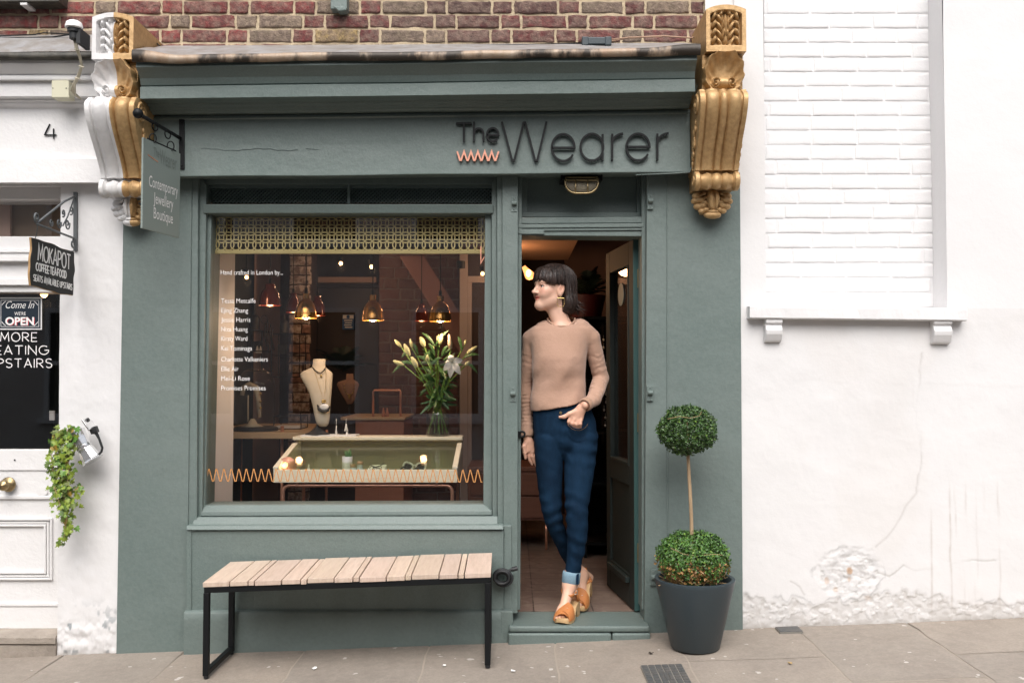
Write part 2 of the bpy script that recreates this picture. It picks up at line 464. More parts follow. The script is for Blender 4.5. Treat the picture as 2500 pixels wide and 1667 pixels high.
# narrow capitals as strokes on a unit-high body: width, strokes
CAPS = {
 'A': (.62, [[(0, 0), (.31, 1), (.62, 0)], [(.12, .34), (.5, .34)]]),
 'B': (.5, [[(0, 0), (0, 1)], [(0, 1)] + arc(.2, .76, .26, .24, 90, -90, 8) + [(0, .52)], [(0, .52)] + arc(.22, .26, .28, .26, 90, -90, 8) + [(0, 0)]]),
 'C': (.62, [arc(.36, .5, .36, .5, 48, 312, 16)]),
 'D': (.6, [[(0, 0), (0, 1)] + arc(.2, .5, .4, .5, 90, -90, 12) + [(0, 0)]]),
 'E': (.46, [[(.46, 1), (0, 1), (0, 0), (.46, 0)], [(0, .42), (.42, .42)]]),
 'F': (.44, [[(.44, 1), (0, 1), (0, 0)], [(0, .5), (.36, .5)]]),
 'G': (.68, [arc(.37, .5, .37, .5, 48, 360, 18) + [(.42, .5)]]),
 'I': (.0, [[(0, 0), (0, 1)]]),
 'K': (.5, [[(0, 0), (0, 1)], [(.5, 1), (0, .42)], [(.14, .56), (.52, 0)]]),
 'L': (.42, [[(0, 1), (0, 0), (.42, 0)]]),
 'M': (.72, [[(0, 0), (.08, 1), (.36, .25), (.64, 1), (.72, 0)]]),
 'N': (.6, [[(0, 0), (0, 1), (.6, 0), (.6, 1)]]),
 'O': (.7, [arc(.35, .5, .35, .5, 90, 450, 20)]),
 'P': (.5, [[(0, 0), (0, 1)] + arc(.22, .74, .28, .26, 90, -90, 10) + [(0, .48)]]),
 'R': (.54, [[(0, 0), (0, 1)] + arc(.22, .74, .28, .26, 90, -90, 10) + [(.02, .48)], [(.2, .46), (.54, 0)]]),
 'S': (.5, [arc(.25, .755, .24, .245, 30, 270, 12) + arc(.25, .255, .25, .255, 90, -150, 12)[1:]]),
 'T': (.6, [[(0, 1), (.6, 1)], [(.3, 1), (.3, 0)]]),
 'U': (.56, [[(0, 1), (0, .28)] + arc(.28, .28, .28, .28, 180, 360, 10) + [(.56, 1)]]),
 'V': (.6, [[(0, 1), (.3, 0), (.6, 1)]]),
}
def caps(mb, txt, T, u0, v0, h, wd, fit=None, gap=.22, xs=1.0, d0=0.0, d1=.0008):
    """write capitals from (u0, v0); fit = total width wanted; T maps (u, v, depth) to the world"""
    def run(sc):
        u = 0; out = []
        for ch in txt:
            if ch == ' ': u += .45 * sc; continue
            if ch == '.': out.append(([[( u, .42), (u + .06 * sc, .42)]])); u += (.06 + gap) * sc; continue
            wdt, st = CAPS[ch]
            out.append([[(u + a * sc, b) for a, b in q] for q in st]); u += (wdt + gap) * sc
        return out, u - gap * sc
    sc = xs
    if fit: sc = fit / h / run(1.0)[1]
    k = 0
    for st in run(sc)[0]:
        for q in st:
            k += 1
            closed = len(q) > 3 and (Vector(q[0]) - Vector(q[-1])).length < 1e-6
            pp = [(u0 + a * h, v0 + b * h) for a, b in (q[:-1] if closed else q)]
            mb.ribbon(pp, wd, d0 - .00012 * (k % 5), d1, closed, T)
    return mb
# ================================================================== SETTING: ground
def pavement():
    cols = [-3.35, -2.75, -2.165, -1.576, -.988, -.394, .2, .768, 1.367, 1.91, 2.5, 3.1, 3.7]
    first = {.768: -.447, 1.367: -.77, 1.91: -.48, 2.5: -.8, .2: -.78, -.394: -.9, -.988: -.86, -1.576: -.92, -2.165: -.8}
    mb = MB()
    rnd = random.Random(3)
    for i in range(len(cols) - 1):
        x0, x1 = cols[i], cols[i + 1]
        rows = [.25, first.get(x0, -.6)]
        while rows[-1] > -1.5: rows.append(rows[-1] - rnd.uniform(.62, .95))
        for a, b in zip(rows[:-1], rows[1:]):
            near = a > -1.2
            nx, ny = (26, max(6, int((a - b) / .023))) if near else (4, 4)
            tint = rnd.uniform(.88, 1.1); warm = rnd.uniform(-.03, .03)
            X = np.linspace(x0 + .004, x1 - .004, nx); Y = np.linspace(b + .004, a - .004, ny)
            gx, gy = np.meshgrid(X, Y, indexing='ij')
            gxx = gx.copy(); gyy = gy.copy()
            if near:       # worn, slightly wandering edges
                e = np.minimum(np.minimum(gx - x0, x1 - gx), np.minimum(gy - b, a - gy))
                k = np.exp(-e / .03)
                gxx += k * .006 * vnoise(gx * 9, gy * 9, seed=5); gyy += k * .006 * vnoise(gx * 9, gy * 9, seed=9)
            z = .004 + .038 * gxx + .02 * np.minimum(gyy, 0)
            ed = np.minimum(np.minimum(gx - x0, x1 - gx), np.minimum(gy - b, a - gy))
            z = z - .0012 * np.exp(-ed / .005) + .0015 * fbm(gx * 4, gy * 4, seed=2) + rnd.uniform(-.0005, .0005)
            d = fbm(gx * 3.1, gy * 3.1, seed=21)
            shade = tint * (1 + .14 * d)
            colr = [(float(s_) * (1 + warm), float(s_), float(s_) * (1 - warm)) for s_ in shade.ravel()]
            mb.grid(np.stack([gxx, gyy, z], -1), col=colr)
    m = mat('york_stone', (.312, .268, .225), .85, bumps=((40, .003), (170, .0014)), var=[(4, (.235, .202, .172), .85, .16), (26, (.345, .298, .25), .6, .14), (90, (.20, .17, .145), .35, .12)], attr='Col')
    nt = m.node_tree
    # pale specks of trodden gum and paint
    p = nt.nodes['Principled BSDF']; src = p.inputs['Base Color'].links[0].from_socket
    tc = [n for n in nt.nodes if n.type == 'TEX_COORD'][0]
    vo = N(nt, 'ShaderNodeTexVoronoi', Scale=14.0, Randomness=1.0)
    nz = N(nt, 'ShaderNodeTexNoise', Scale=60.0, Detail=2.0)
    mixv = N(nt, 'ShaderNodeMix', data_type='RGBA', blend_type='LINEAR_LIGHT'); mixv.inputs[0].default_value = .04
    nt.links.new(tc.outputs['Object'], mixv.inputs[6]); nt.links.new(nz.outputs['Color'], mixv.inputs[7])
    nt.links.new(mixv.outputs[2], vo.inputs['Vector'])
    sepc = N(nt, 'ShaderNodeSeparateColor'); nt.links.new(vo.outputs['Color'], sepc.inputs[0])
    th = N(nt, 'ShaderNodeMapRange'); th.inputs[1].default_value = .35; th.inputs[2].default_value = 1.0; th.inputs[3].default_value = 0.0; th.inputs[4].default_value = .21
    nt.links.new(sepc.outputs[0], th.inputs[0])
    lt = N(nt, 'ShaderNodeMath', operation='LESS_THAN'); nt.links.new(vo.outputs['Distance'], lt.inputs[0]); nt.links.new(th.outputs[0], lt.inputs[1])
    am = N(nt, 'ShaderNodeMath', operation='MULTIPLY'); am.inputs[1].default_value = .7; nt.links.new(lt.outputs[0], am.inputs[0])
    mx = N(nt, 'ShaderNodeMix', data_type='RGBA'); mx.inputs[7].default_value = (.62, .58, .54, 1)
    nt.links.new(am.outputs[0], mx.inputs[0]); nt.links.new(src, mx.inputs[6]); nt.links.new(mx.outputs[2], p.inputs['Base Color'])
    o = mb.build('pavement', m, smooth=True, recalc=False)
    tag(o, 'worn grey brown flagstone pavement with pale specks along the shop fronts', 'pavement', kind='structure')
    g = MB()
    ys = [.25, -.3, -1, -2.0]
    g.grid([[(x, y, gz(x, y) - .0022) for y in ys] for x in np.linspace(-3.4, 3.8, 20)])
    o = g.build('ground', mat('joint_mortar', (.36, .31, .255), .95, bumps=((60, .006),)), recalc=False)
    tag(o, 'sandy mortar bed showing in the pavement joints', 'ground', kind='structure')
    s = MB()
    s.grid([[(x, y, gz(max(-3.4, min(3.8, x)), -9) - .05) for y in (-2.0, -30)] for x in (-40, -3.4, 3.8, 40)])
    o = s.build('unseen_paving', mat('street_surface', (.07, .068, .066), .9, bumps=((50, .005),)), recalc=False)  # unseen ground past the pavement, coloured dark to cut light bounced upward
    tag(o, kind='structure')
pavement()

# ================================================================== brick faces (real bricks, one mesh per wall)
def bricks(mb, X0, X1, Z0, rows, pitch, Lb, joint, Y, seed, colf, hdr=True, rough=.004, round_=.004, stepn=9):
    rnd = random.Random(seed)
    for r in range(rows):
        z0 = Z0 + r * pitch; x = X0 - rnd.uniform(0, Lb)
        k = r % 2
        while x < X1:
            k += 1
            ln = (Lb if (k % 2 or not hdr) else Lb * .48) * rnd.uniform(.97, 1.03)
            a, b = x + joint / 2, x + ln - joint / 2
            x += ln
            if b < X0 or a > X1: continue
            a = max(a, X0); b = min(b, X1)
            if b - a < .012: continue
            nx = max(2, int((b - a) / .03)); q_ = b - a; hgt = pitch - joint
            us = np.concatenate([[0, .003 / q_, .007 / q_], np.linspace(.016 / q_, 1 - .016 / q_, nx), [1 - .007 / q_, 1 - .003 / q_, 1]]) if q_ > .04 else np.linspace(0, 1, 5)
            v_s = np.array([0, .003 / hgt, .008 / hgt, .3, .5, .7, 1 - .008 / hgt, 1 - .003 / hgt, 1]); nx = len(us); nz_ = len(v_s)
            U, V = np.meshgrid(us, v_s, indexing='ij')
            jz = rnd.uniform(-.0015, .0015)
            gx = a + U * (b - a); g2 = z0 + joint / 2 + V * (pitch - joint) + jz
            e = np.minimum(np.minimum(U * (b - a), (1 - U) * (b - a)), np.minimum(V, 1 - V) * (pitch - joint))
            depth = rnd.uniform(-1, 1) * rough * .75
            gy = Y + depth + round_ * np.exp(-e / .0028) + rough * .5 * fbm(gx * 40, g2 * 40, seed=seed + r, oct=3)
            wob = .0035 * np.exp(-e / .01)
            gx2 = gx + wob * vnoise(gx * 70, g2 * 70, seed=3) * (rough / .004); gz2 = g2 + wob * vnoise(gx * 70, g2 * 70, seed=8) * (rough / .004)
            front = np.stack([gx2, gy, gz2], -1)
            c = colf(rnd, (a + b) / 2, r)
            n, m_ = nx, nz_
            mb.grid(front, col=c)
            idx = [(i, 0) for i in range(n)] + [(n - 1, j) for j in range(1, m_)] + [(i, m_ - 1) for i in range(n - 2, -1, -1)] + [(0, j) for j in range(m_ - 2, 0, -1)]
            lo = [tuple(front[i, j]) for i, j in idx]
            bk = [(q[0], Y + .03, q[2]) for q in lo]
            nn = len(lo)
            mb.add(lo + bk, [(i, i + nn, (i + 1) % nn + nn, (i + 1) % nn) for i in range(nn)], col=c)

# ================================================================== THE JEWELLERY SHOP
shop = thing('jewellery_shop', (-.3, 0, 0), 'sage green shopfront below weathered red brick, with big window and open doorway', 'shop')
def red_brick(rnd, x, r):
    t = rnd.random(); left = x < -.9
    if left and t < .85: c = (.20 + rnd.uniform(-.03, .05), .045, .042)
    elif t < .58: c = (.165 + rnd.uniform(-.03, .04), .050, .046)
    elif t < .80: c = (.13, .066, .056)
    elif t < .95: c = (.25, .19, .135)
    else: c = (.42, .30, .13)
    f = rnd.uniform(.62, 1.12)
    return tuple(f * q for q in c)
wall_b = MB()
bricks(wall_b, -2.95, .955, 2.775, 20, .0725, .222, .0135, .03, 11, red_brick)
wb = wall_b.build('brick_wall', M['brick'], shop, smooth=True, recalc=False)
mo = MB()
mo.grid([[(x, .038 + .004 * math.sin(x * 40 + z * 31) * math.sin(z * 57), z) for z in np.linspace(2.5, 4.4, 60)] for x in np.linspace(-2.95, .965, 160)])
mo.box(-2.95, .965, .08, .30, 2.3, 4.4)
mo.build('mortar', M['mortar'], wb, smooth=True, recalc=False)

XC0, XC1 = -1.718, .846
def zref(py, Y): return a2(1000, py, Y).z
def extrude_x(mb, prof, X0, X1, slopes=(0, 0), n=40, wob=0.0, mi=0, closed=True, xr=-.35):
    """prof: (photo y at x = 1000, Y) from top to bottom; slopes: how far the top and the bottom of it drop towards the far end"""
    ys = [p[0] for p in prof]; lo, hi = min(ys), max(ys)
    rings = []
    for X in np.linspace(X0, X1, n):
        ring = []
        for py, Y in prof:
            s_ = slopes[0] + (slopes[1] - slopes[0]) * (py - lo) / (hi - lo + 1e-9)
            ring.append((X, Y + wob * float(vnoise(X * 3.1, py * .03, seed=4)), zref(py, Y) + s_ * (X - xr) + wob * float(vnoise(X * 2.3, py * .02, seed=6))))
        rings.append(ring)
    mb.loft(rings, closed, mi)
cor = MB()
extrude_x(cor, [(126, -.338), (146, -.345), (158, -.322), (172, -.298), (188, -.284), (190, -.276), (191.5, -.292), (219, -.290), (231, -.205), (236, -.20), (241, -.182), (246, -.176), (250, -.158), (255, -.150), (258, -.128), (260, .20), (150, .20)], XC0, XC1, (.0135, .012), wob=.002)
cor.build('cornice', M['green'], shop, bevel=.0015)
fa = MB()
extrude_x(fa, [(259, -.120), (330, -.118), (401, -.1205), (414, .20), (270, .20)], XC0, XC1 + .01, (.012, .0092), wob=.0022, n=60)
fa.build('fascia', M['green'], shop, bevel=.004)
fk = MB()
fk.tube([a2(x, 344 + 2.2 * math.sin(x * .05) + .9 * math.sin(x * .21), -.1195) for x in range(462, 690, 6)], .0009, 5)
fk.tube([a2(x, 343 + 1.5 * math.sin(x * .07), -.1195) for x in range(702, 736, 6)], .0008, 5)
fk.build('crack', mat('crack_shadow', (.06, .08, .075), .8), shop)
fb = MB()     # fine bead along the top of the fascia
extrude_x(fb, [(262, -.126), (266, -.128), (270, -.121), (269, -.10), (262, -.10)], XC0, XC1, (.012, .012), wob=.0015)
fb.build('fascia_bead', M['green'], shop)

# lead flashing: a sheet sloping from the brick down to a wavy lip
fl = MB(); lip = MB()
rows_t = []; rows_l = []
for X in np.linspace(XC0 - .01, XC1 + .012, 120):
    dr = .0135 * (X + .35)
    wv = .006 * float(vnoise(X * 2.1, 0, seed=31)) + .0025 * float(vnoise(X * 9, 1, seed=32))
    up = .02 * float(sstep(.55, .86, X)) + .028 * float(sstep(-1.5, -1.72, X))
    zl = zref(137, -.362) + dr + wv * .7 + up * .35
    zt = zref(117, -.362) + dr + .5 * wv + up
    zb = zref(103, .03) + dr * .4 + .006
    rows_t.append([(X, .04 - (.04 + .355) * u, zb + (zt - zb) * u ** 1.0 + .006 * float(vnoise(X * 4, u * 5, seed=33)) * math.sin(PI * u)) for u in np.linspace(0, 1, 9)])
    q = [(X, -.356, zt), (X, -.366, zt - .004), (X, -.369 + .003 * float(vnoise(X * 6, 2, seed=35)), (zt + zl) / 2), (X, -.363 + .004 * float(vnoise(X * 8, 3, seed=36)), zl), (X, -.350, zl + .001), (X, -.345, zl + .012)]
    rows_l.append(q)
fl.grid(rows_t); lip.grid(rows_l)
fo = fl.build('lead_flashing', M['lead'], shop, smooth=True, recalc=False)
lip.build('lead_lip', M['lead_lip'], fo, smooth=True, recalc=False)

gp = MB(); gp.slab([(284, 430), (441, 402), (428, 1530), (266, 1530)], -.012, .2)
gp.build('pilaster', M['green_wall'], shop, bevel=.004)
gp = MB(); gp.slab([(1486, 396), (1700, 396), (1707, 1500), (1480, 1500)], -.012, .2)
gp.slab([(1530, 402), (1533, 402), (1536, 1230), (1532, 1230)], -.0165, .0)
gp.build('pilaster', M['green_wall'], shop, bevel=.004)
mu = MB(); mu.slab([(1153, 404), (1190, 404), (1189, 1408), (1157, 1408)], -.02, .2)
mu.slab([(1157, 1206), (1175, 1206), (1176, 1408), (1157, 1408)], -.033, -.015)
mu.slab([(1150, 1403), (1178, 1403), (1180, 1500), (1150, 1500)], -.073, .1)
mu.build('mullion', M['green'], shop, bevel=.004)

st = MB()
st.hexa([a2(427, 1206, -.045), a2(1157, 1205, -.045), a2(1157, 1216, -.06), a2(427, 1217, -.06)],
        [a2(427, 1206, -.045) + Vector((0, .2, .004)), a2(1157, 1205, -.045) + Vector((0, .2, .004)), a2(1157, 1216, -.06) + Vector((0, .2, 0)), a2(427, 1217, -.06) + Vector((0, .2, 0))])
st.rect(427, 1217, 1157, 1500, -.043, .14)
st.slab([(427, 1217), (440, 1217), (440, 1408), (426, 1408)], -.05, -.03)
sr = st.build('stall_riser', M['green'], shop, bevel=.005)
pl = MB(); Pl = []
for X in np.linspace(a2(424, 1450, -.06).x, a2(1157, 1450, -.06).x, 90):
    zt = a2(800, 1404, -.055).z + .0008 * math.sin(X * 9)
    col_ = [(X, -.043, zt + .006), (X, -.066, zt + .002)]
    for u in np.linspace(0, 1, 8):
        z = zt - .006 - u * (zt + .10)
        col_.append((X, -.072 + .010 * float(fbm(X * 7, z * 14, seed=44)) * float(sstep(.1, .8, u)) , z))
    Pl.append(col_)
pl.grid(Pl)
pl.build('plinth', M['green_wall'], sr, smooth=True, recalc=False)

# window
wf = MB()
wf.slab([(441, 402), (455, 404), (452, 1206), (430, 1206)], -.004, .2)            # outer casing
wf.slab([(1141, 404), (1153.5, 404), (1157, 1206), (1143, 1206)], -.004, .2)
wf.slab([(455, 404), (474, 424), (464, 1190), (450, 1206)], .022, .2)
wf.slab([(1129, 424), (1141, 404), (1143, 1206), (1131, 1190)], .022, .2)
wf.slab([(474, 468), (486, 490), (471, 1161), (463, 1190)], .05, .2)
wf.slab([(1114, 490), (1129, 468), (1131, 1190), (1110, 1160)], .05, .2)
wf.slab([(455, 404), (1141, 404), (1141, 424), (455, 424)], .05, .2)               # head
wf.hexa([a2(466, 469, -.0), a2(1133, 469, .0), a2(1133, 490, .012), a2(466, 490, .012)], [Vector((q.x, .2, q.z)) for q in (a2(466, 467, .0), a2(1133, 467, .0), a2(1133, 490, .012), a2(466, 490, .012))])
wf.rect(797, 424, 804, 468, .055, .2)
wf.hexa([a2(470, 1160, .05), a2(1112, 1158, .05), a2(1128, 1172, .024), a2(462, 1174, .024)], [Vector((q.x, .2, q.z)) for q in (a2(470, 1160, .05), a2(1112, 1158, .05), a2(1128, 1172, .024), a2(462, 1174, .024))])
wf.hexa([a2(462, 1174, .018), a2(1130, 1172, .018), a2(1130, 1183, .014), a2(460, 1185, .014)], [Vector((q.x, .2, q.z)) for q in (a2(462, 1174, .018), a2(1130, 1172, .018), a2(1130, 1183, .014), a2(460, 1185, .014))])
wf.hexa([a2(448, 1187, .004), a2(1143, 1185, .004), a2(1144, 1204, -.02), a2(440, 1206, -.02)], [Vector((q.x, .2, q.z)) for q in (a2(448, 1187, .004), a2(1143, 1185, .004), a2(1144, 1204, -.02), a2(440, 1206, -.02))])
win = wf.build('window_frame', M['green'], shop, bevel=.0035)
vg = MB()
for x0, x1 in ((474, 797), (804, 1129)):
    p0 = a2(x0, 432, .09); p1 = a2(x1, 466, .09)
    zt, zb = p0.z, p1.z; hgt = zt - zb; X = p0.x - hgt
    while X < p1.x:
        for sg, Yl in ((1, .088), (-1, .094)):
            a, b = (X, X + hgt) if sg > 0 else (X + hgt, X)
            z0_, z1_ = zb, zt
            u0 = 0; u1 = 1
            lo_, hi_ = p0.x, p1.x
            def cl(t): return a + (b - a) * t
            ts = [t for t in np.linspace(0, 1, 21) if lo_ <= cl(t) <= hi_]
            if len(ts) > 1:
                vg.tube([(cl(ts[0]), Yl, z0_ + (z1_ - z0_) * ts[0]), (cl(ts[-1]), Yl, z0_ + (z1_ - z0_) * ts[-1])], .0042, 4)
        X += .019
    vg.rect(x0, 424, x1, 433, .075, .12)
vg.build('vent_grille', M['green'], win)
vb = MB(); vb.rect(474, 424, 1129, 468, .125, .19)
vb.build('vent_box', M['cafe_dark'], win)
GLZ = .08
gl = MB()
gl.slab([(486, 489), (1114, 489), (1110, 1161), (471, 1162)], GLZ, GLZ + .006)
gl.build('pane', M['glass'], win)

# doorway
df = MB()
df.slab([(1190, 402), (1199, 402), (1195, 1400), (1188, 1400)], .03, .2)
df.slab([(1474, 402), (1486.5, 402), (1481, 1400), (1474, 1400)], .03, .2)
df.slab([(1190, 500), (1480, 498), (1480, 512), (1190, 514)], .035, .16)
df.slab([(1190, 515), (1480, 513), (1480, 522), (1190, 524)], .028, .16)
df.slab([(1190, 525), (1480, 523), (1480, 529), (1190, 531)], .034, .16)
df.slab([(1190, 532), (1480, 530), (1479, 543), (1191, 541)], .042, .2)
df.slab([(1190, 528), (1250, 528), (1250, 538), (1190, 538)], .026, .05)
dfo = df.build('door_frame', M['green'], shop, bevel=.003)
tp = MB()
tp.rect(1196, 402, 1478, 500, .13, .2)
tp.slab([(1197, 488), (1478, 488), (1478, 499), (1197, 499)], .10, .15)
tp.slab([(1197, 402), (1211, 402), (1211, 499), (1197, 499)], .105, .15)
tp.slab([(1463, 402), (1478, 402), (1478, 499), (1463, 499)], .105, .15)
tp.build('transom_panel', M['green'], dfo, bevel=.003)
sp = MB()
Zs = .085
zf = gz(.3, -.1)
sp.box(-.015, .652, -.10, .185, zf + .043, Zs)
sp.box(-.018, .470, -.108, .10, -.06, zf + .040)
sp.box(.473, .655, -.106, .10, -.06, zf + .040)
sp.build('doorstep', M['green'], shop, bevel=.010, seg=3)
sbk = MB()
sbk.box(XC0 - .2, 1.1, .14, .2, -.1, .06)
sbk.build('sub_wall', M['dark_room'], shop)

# ================================================================== THE WHITE HOUSE ON THE RIGHT
wh = thing('white_house', (2.2, 0, .05), 'white painted house wall with a bricked-up window and stained, flaking plaster', 'house')
NX0, NX1, NZ = a2(1757, 400, 0).x, a2(2172, 400, 0).x, a2(1970, 704, 0).z
def px_of(X, Z): return 1250 + 500 * X, 913.5 - 500 * (Z - 1.275)
def seg_d(px, py, line):
    d = np.full(px.shape, 1e9)
    for (ax, ay), (bx, by) in zip(line[:-1], line[1:]):
        vx, vy = bx - ax, by - ay
        t = np.clip(((px - ax) * vx + (py - ay) * vy) / (vx * vx + vy * vy), 0, 1)
        d = np.minimum(d, np.hypot(px - ax - t * vx, py - ay - t * vy))
    return d
def low_wall(x0, x1, z0, z1, step=.007):
    nx, nz_ = int((x1 - x0) / step), int((z1 - z0) / step)
    X, Z = np.meshgrid(np.linspace(x0, x1, nx), np.linspace(z0, z1, nz_), indexing='ij')
    px, py = px_of(X, Z)
    Y = .006 * fbm(X * 2.2, Z * 2.2, seed=50) + .0008 * fbm(X * 14, Z * 14, seed=51, oct=3)
    colr = np.ones(X.shape + (3,))
    # flaking band along the foot, hollows where the coat has come away
    foot = 1455 + 30 * fbm(px * .008, px * 0, seed=52) + 24 * fbm(px * .035, py * .01, seed=53)
    low = sstep(-6, 10, py - foot)
    Y += low * (.001 + .0022 * fbm(X * 34, Z * 44, seed=54, oct=4))
    colr *= (1 - low[..., None] * (.05 + .20 * sstep(.0, .3, fbm(X * 42, Z * 50, seed=55))[..., None]) * np.array([.9, 1.0, 1.12]))
    edge = np.exp(-((py - foot) / 2.2) ** 2) * sstep(-.1, .3, fbm(px * .02, py * .02, seed=56))
    colr *= (1 - .35 * edge[..., None])
    pd = np.hypot((px - 2065) / 84, (py - 1395) / 66) + .25 * fbm(px * .03, py * .03, seed=57)
    patch = 1 - sstep(.75, 1.05, pd)
    Y += patch * (.002 + .0045 * fbm(X * 26 + Z * 16, Z * 40 - X * 12, seed=58, oct=4))
    colr *= (1 - patch[..., None] * .20 * sstep(-.1, .45, fbm(X * 26 + Z * 18, Z * 30 - X * 12, seed=59))[..., None])
    rim = np.exp(-((pd - .98) / .035) ** 2) * sstep(-.15, .25, fbm(px * .025, py * .025, seed=60))
    colr *= (1 - .38 * rim[..., None])
    def rust(cx, cy, r, rx=1.0, amt=.75):
        d = np.hypot((px - cx) / rx, py - cy) / r + .5 * fbm(px * .09, py * .09, seed=61)
        k = (1 - sstep(.45, 1.0, d))[..., None] * amt
        return k
    for cx, cy, r, rx, a_ in ((2068, 1388, 11, .8, .95), (2012, 1412, 15, .5, .6), (2067, 1410, 8, .7, .6), (2034, 1434, 8, 1, .6), (2110, 1454, 9, 1.3, .35)):
        k = rust(cx, cy, r, rx, a_)
        colr = colr * (1 - k) + k * np.array([.62, .34, .14])
    # crisp scabs where coats of paint have come away
    fl = fbm(X * 30, Z * 38, seed=75, oct=4) + .9 * (low - .75) + .5 * patch - .62 * (1 - low) * (1 - patch)
    sc_m = sstep(.02, .06, fl) * np.clip(low + patch, 0, 1)
    scab_shade = np.exp(-((fl - .03) / .035) ** 2) * np.clip(low + patch, 0, 1)  # shadow line round each scab, painted into the colour
    Y += sc_m * .0022
    colr *= (1 - sc_m[..., None] * np.array([.13, .14, .155])) * (1 - .14 * scab_shade[..., None])
    def crack(line, wdt, amt, dep=.002, brk=.012, col_=(.42, .38, .34)):
        nonlocal colr, Y
        wx = px + 6 * fbm(px * .03, py * .03, seed=62); wy = py + 6 * fbm(px * .03, py * .03, seed=63)
        k = np.exp(-(seg_d(wx, wy, line) / wdt) ** 2) * sstep(-.35, .1, fbm(px * brk, py * brk, seed=64)) * amt
        colr = colr * (1 - k[..., None]) + k[..., None] * np.array(col_)
        Y = Y + k * dep
    crack([(2250, 860), (2236, 1000), (2246, 1120), (2231, 1200), (2180, 1280), (2133, 1332)], 2.4, .40)
    crack([(2138, 1396), (2165, 1400), (2197, 1376), (2222, 1390), (2290, 1384), (2330, 1370), (2420, 1362)], 2.2, .55)
    crack([(2170, 1450), (2200, 1448), (2225, 1472), (2262, 1488)], 2.4, .6)
    crack([(2262, 1488), (2300, 1478), (2370, 1480), (2400, 1464), (2440, 1474), (2500, 1462)], 2.2, .5)
    crack([(1925, 1416), (1945, 1428), (1958, 1448)], 2.2, .5)
    crack([(1815, 1450), (1838, 1472), (1850, 1490)], 2.4, .5)
    crack([(1930, 930), (1960, 928), (2240, 938), (2500, 945)], 4, .10, 0)
    for x, y0, y1, a_ in ((2267, 1230, 1505, .55), (2313, 1170, 1510, .6), (2326, 1180, 1315, .4), (2352, 1175, 1272, .55), (2378, 1180, 1420, .25), (2430, 1170, 1282, .6), (2432, 1300, 1500, .35), (2490, 1430, 1470, .5), (2346, 1400, 1500, .3), (2372, 1400, 1490, .3), (2395, 1160, 1260, .22), (2226, 905, 1010, .18)):
        k = np.exp(-((px - x - 2 * vnoise(py * .02, py * 0, seed=int(x))) / 2.3) ** 2) * sstep(y0 - 25, y0 + 90, py) * (1 - sstep(y1 - 60, y1 + 12, py)) * a_ * .85 * (.55 + .45 * sstep(-.4, .3, fbm(py * .05, px * .05, seed=66)))
        colr = colr * (1 - k[..., None]) + k[..., None] * np.array([.36, .24, .14])
    # street dirt in the lowest centimetres
    gl_ = .004 + .038 * X
    dd = np.exp(-np.maximum(Z - gl_, 0) / .022) * (.6 + .4 * fbm(X * 12, Z * 12, seed=67))
    dd = np.clip(dd, 0, .85)[..., None]
    colr = colr * (1 - dd) + dd * np.array([.30, .26, .21])
    st_ = sstep(.05, .45, fbm(px * .006, py * .004, seed=68))[..., None] * .05
    colr *= 1 - st_ * np.array([.7, 1.0, 1.3])
    return np.stack([X, Y, Z], -1), [tuple(q) for q in colr.reshape(-1, 3)]
ww = MB()
g_, c_ = low_wall(1.098, 3.0, -.1, .44, .0045)
ww.grid(g_, col=c_)
g_, c_ = low_wall(1.098, 3.0, .44, NZ - .01)
ww.grid(g_, col=c_)
ww.grid([[(x, .003, z) for z in (-.1, NZ - .01)] for x in (3.0, 3.4)])
def plain_wall(x0, x1, z0, z1, step=.03, y=0.0):
    nx, nz_ = max(3, int((x1 - x0) / step)), max(3, int((z1 - z0) / step))
    X, Z = np.meshgrid(np.linspace(x0, x1, nx), np.linspace(z0, z1, nz_), indexing='ij')
    return np.stack([X, y + .006 * fbm(X * 2.2, Z * 2.2, seed=50), Z], -1)
ww.grid(plain_wall(1.098, NX0, NZ - .01, 4.4))
ww.grid(plain_wall(NX1, 3.4, NZ - .01, 4.4))
ww.grid(plain_wall(.958, 1.1, 2.2, 4.4, y=.012))
for X, nm in ((NX0, 1), (NX1, -1)):
    ww.grid([[(X - nm * .003 * math.cos(3 * z), yy, z) for z in np.linspace(NZ - .02, 4.4, 60)] for yy in (.002, .05, .10, .16, .21)])
ww.box(1.1, 3.4, .20, .3, -.1, 4.4)
ww.build('wall', M['white_wall'], wh, smooth='auto', recalc=False)
nb = MB()
bricks(nb, NX0 - .01, NX1 + .005, NZ + .005, 24, .0752, .226, .008, .158, 5, lambda r, x, k: (1, 1, 1), hdr=False, rough=.0014, round_=.0028)
nb.c = None
nbo = nb.build('infill_brickwork', M['white_brick'], wh, smooth=True, recalc=False)
nm = MB()
nm.grid([[(x, .1622 + .002 * float(fbm(x * 20, z * 20, seed=71)), z) for z in np.linspace(NZ - .01, 4.4, 150)] for x in np.linspace(NX0 - .01, NX1 + .01, 50)])
nm.build('mortar', M['white_brick'], nbo, smooth=True, recalc=False)
ws = MB()
q0 = a2(1722, 703, -.06); q1 = a2(2222, 709, -.06); zb0 = a2(1722, 731, -.06).z; zb1 = a2(2222, 737, -.06).z
n = 60; rings = []
for i, t in enumerate(np.linspace(0, 1, n)):
    X = q0.x + (q1.x - q0.x) * t; zt = q0.z + (q1.z - q0.z) * t; zb = zb0 + (zb1 - zb0) * t
    e = .004 * float(fbm(X * 14, 1, seed=72)); e2 = .005 * float(fbm(X * 11, 5, seed=73))
    rings.append([(X, .17, zt + .012), (X, -.052, zt + .002 + e * .4), (X, -.060 + e, zt - .004), (X, -.061 + e2, zb + .004), (X, -.055, zb + e * .6), (X, .02, zb)])
ws.loft(rings)
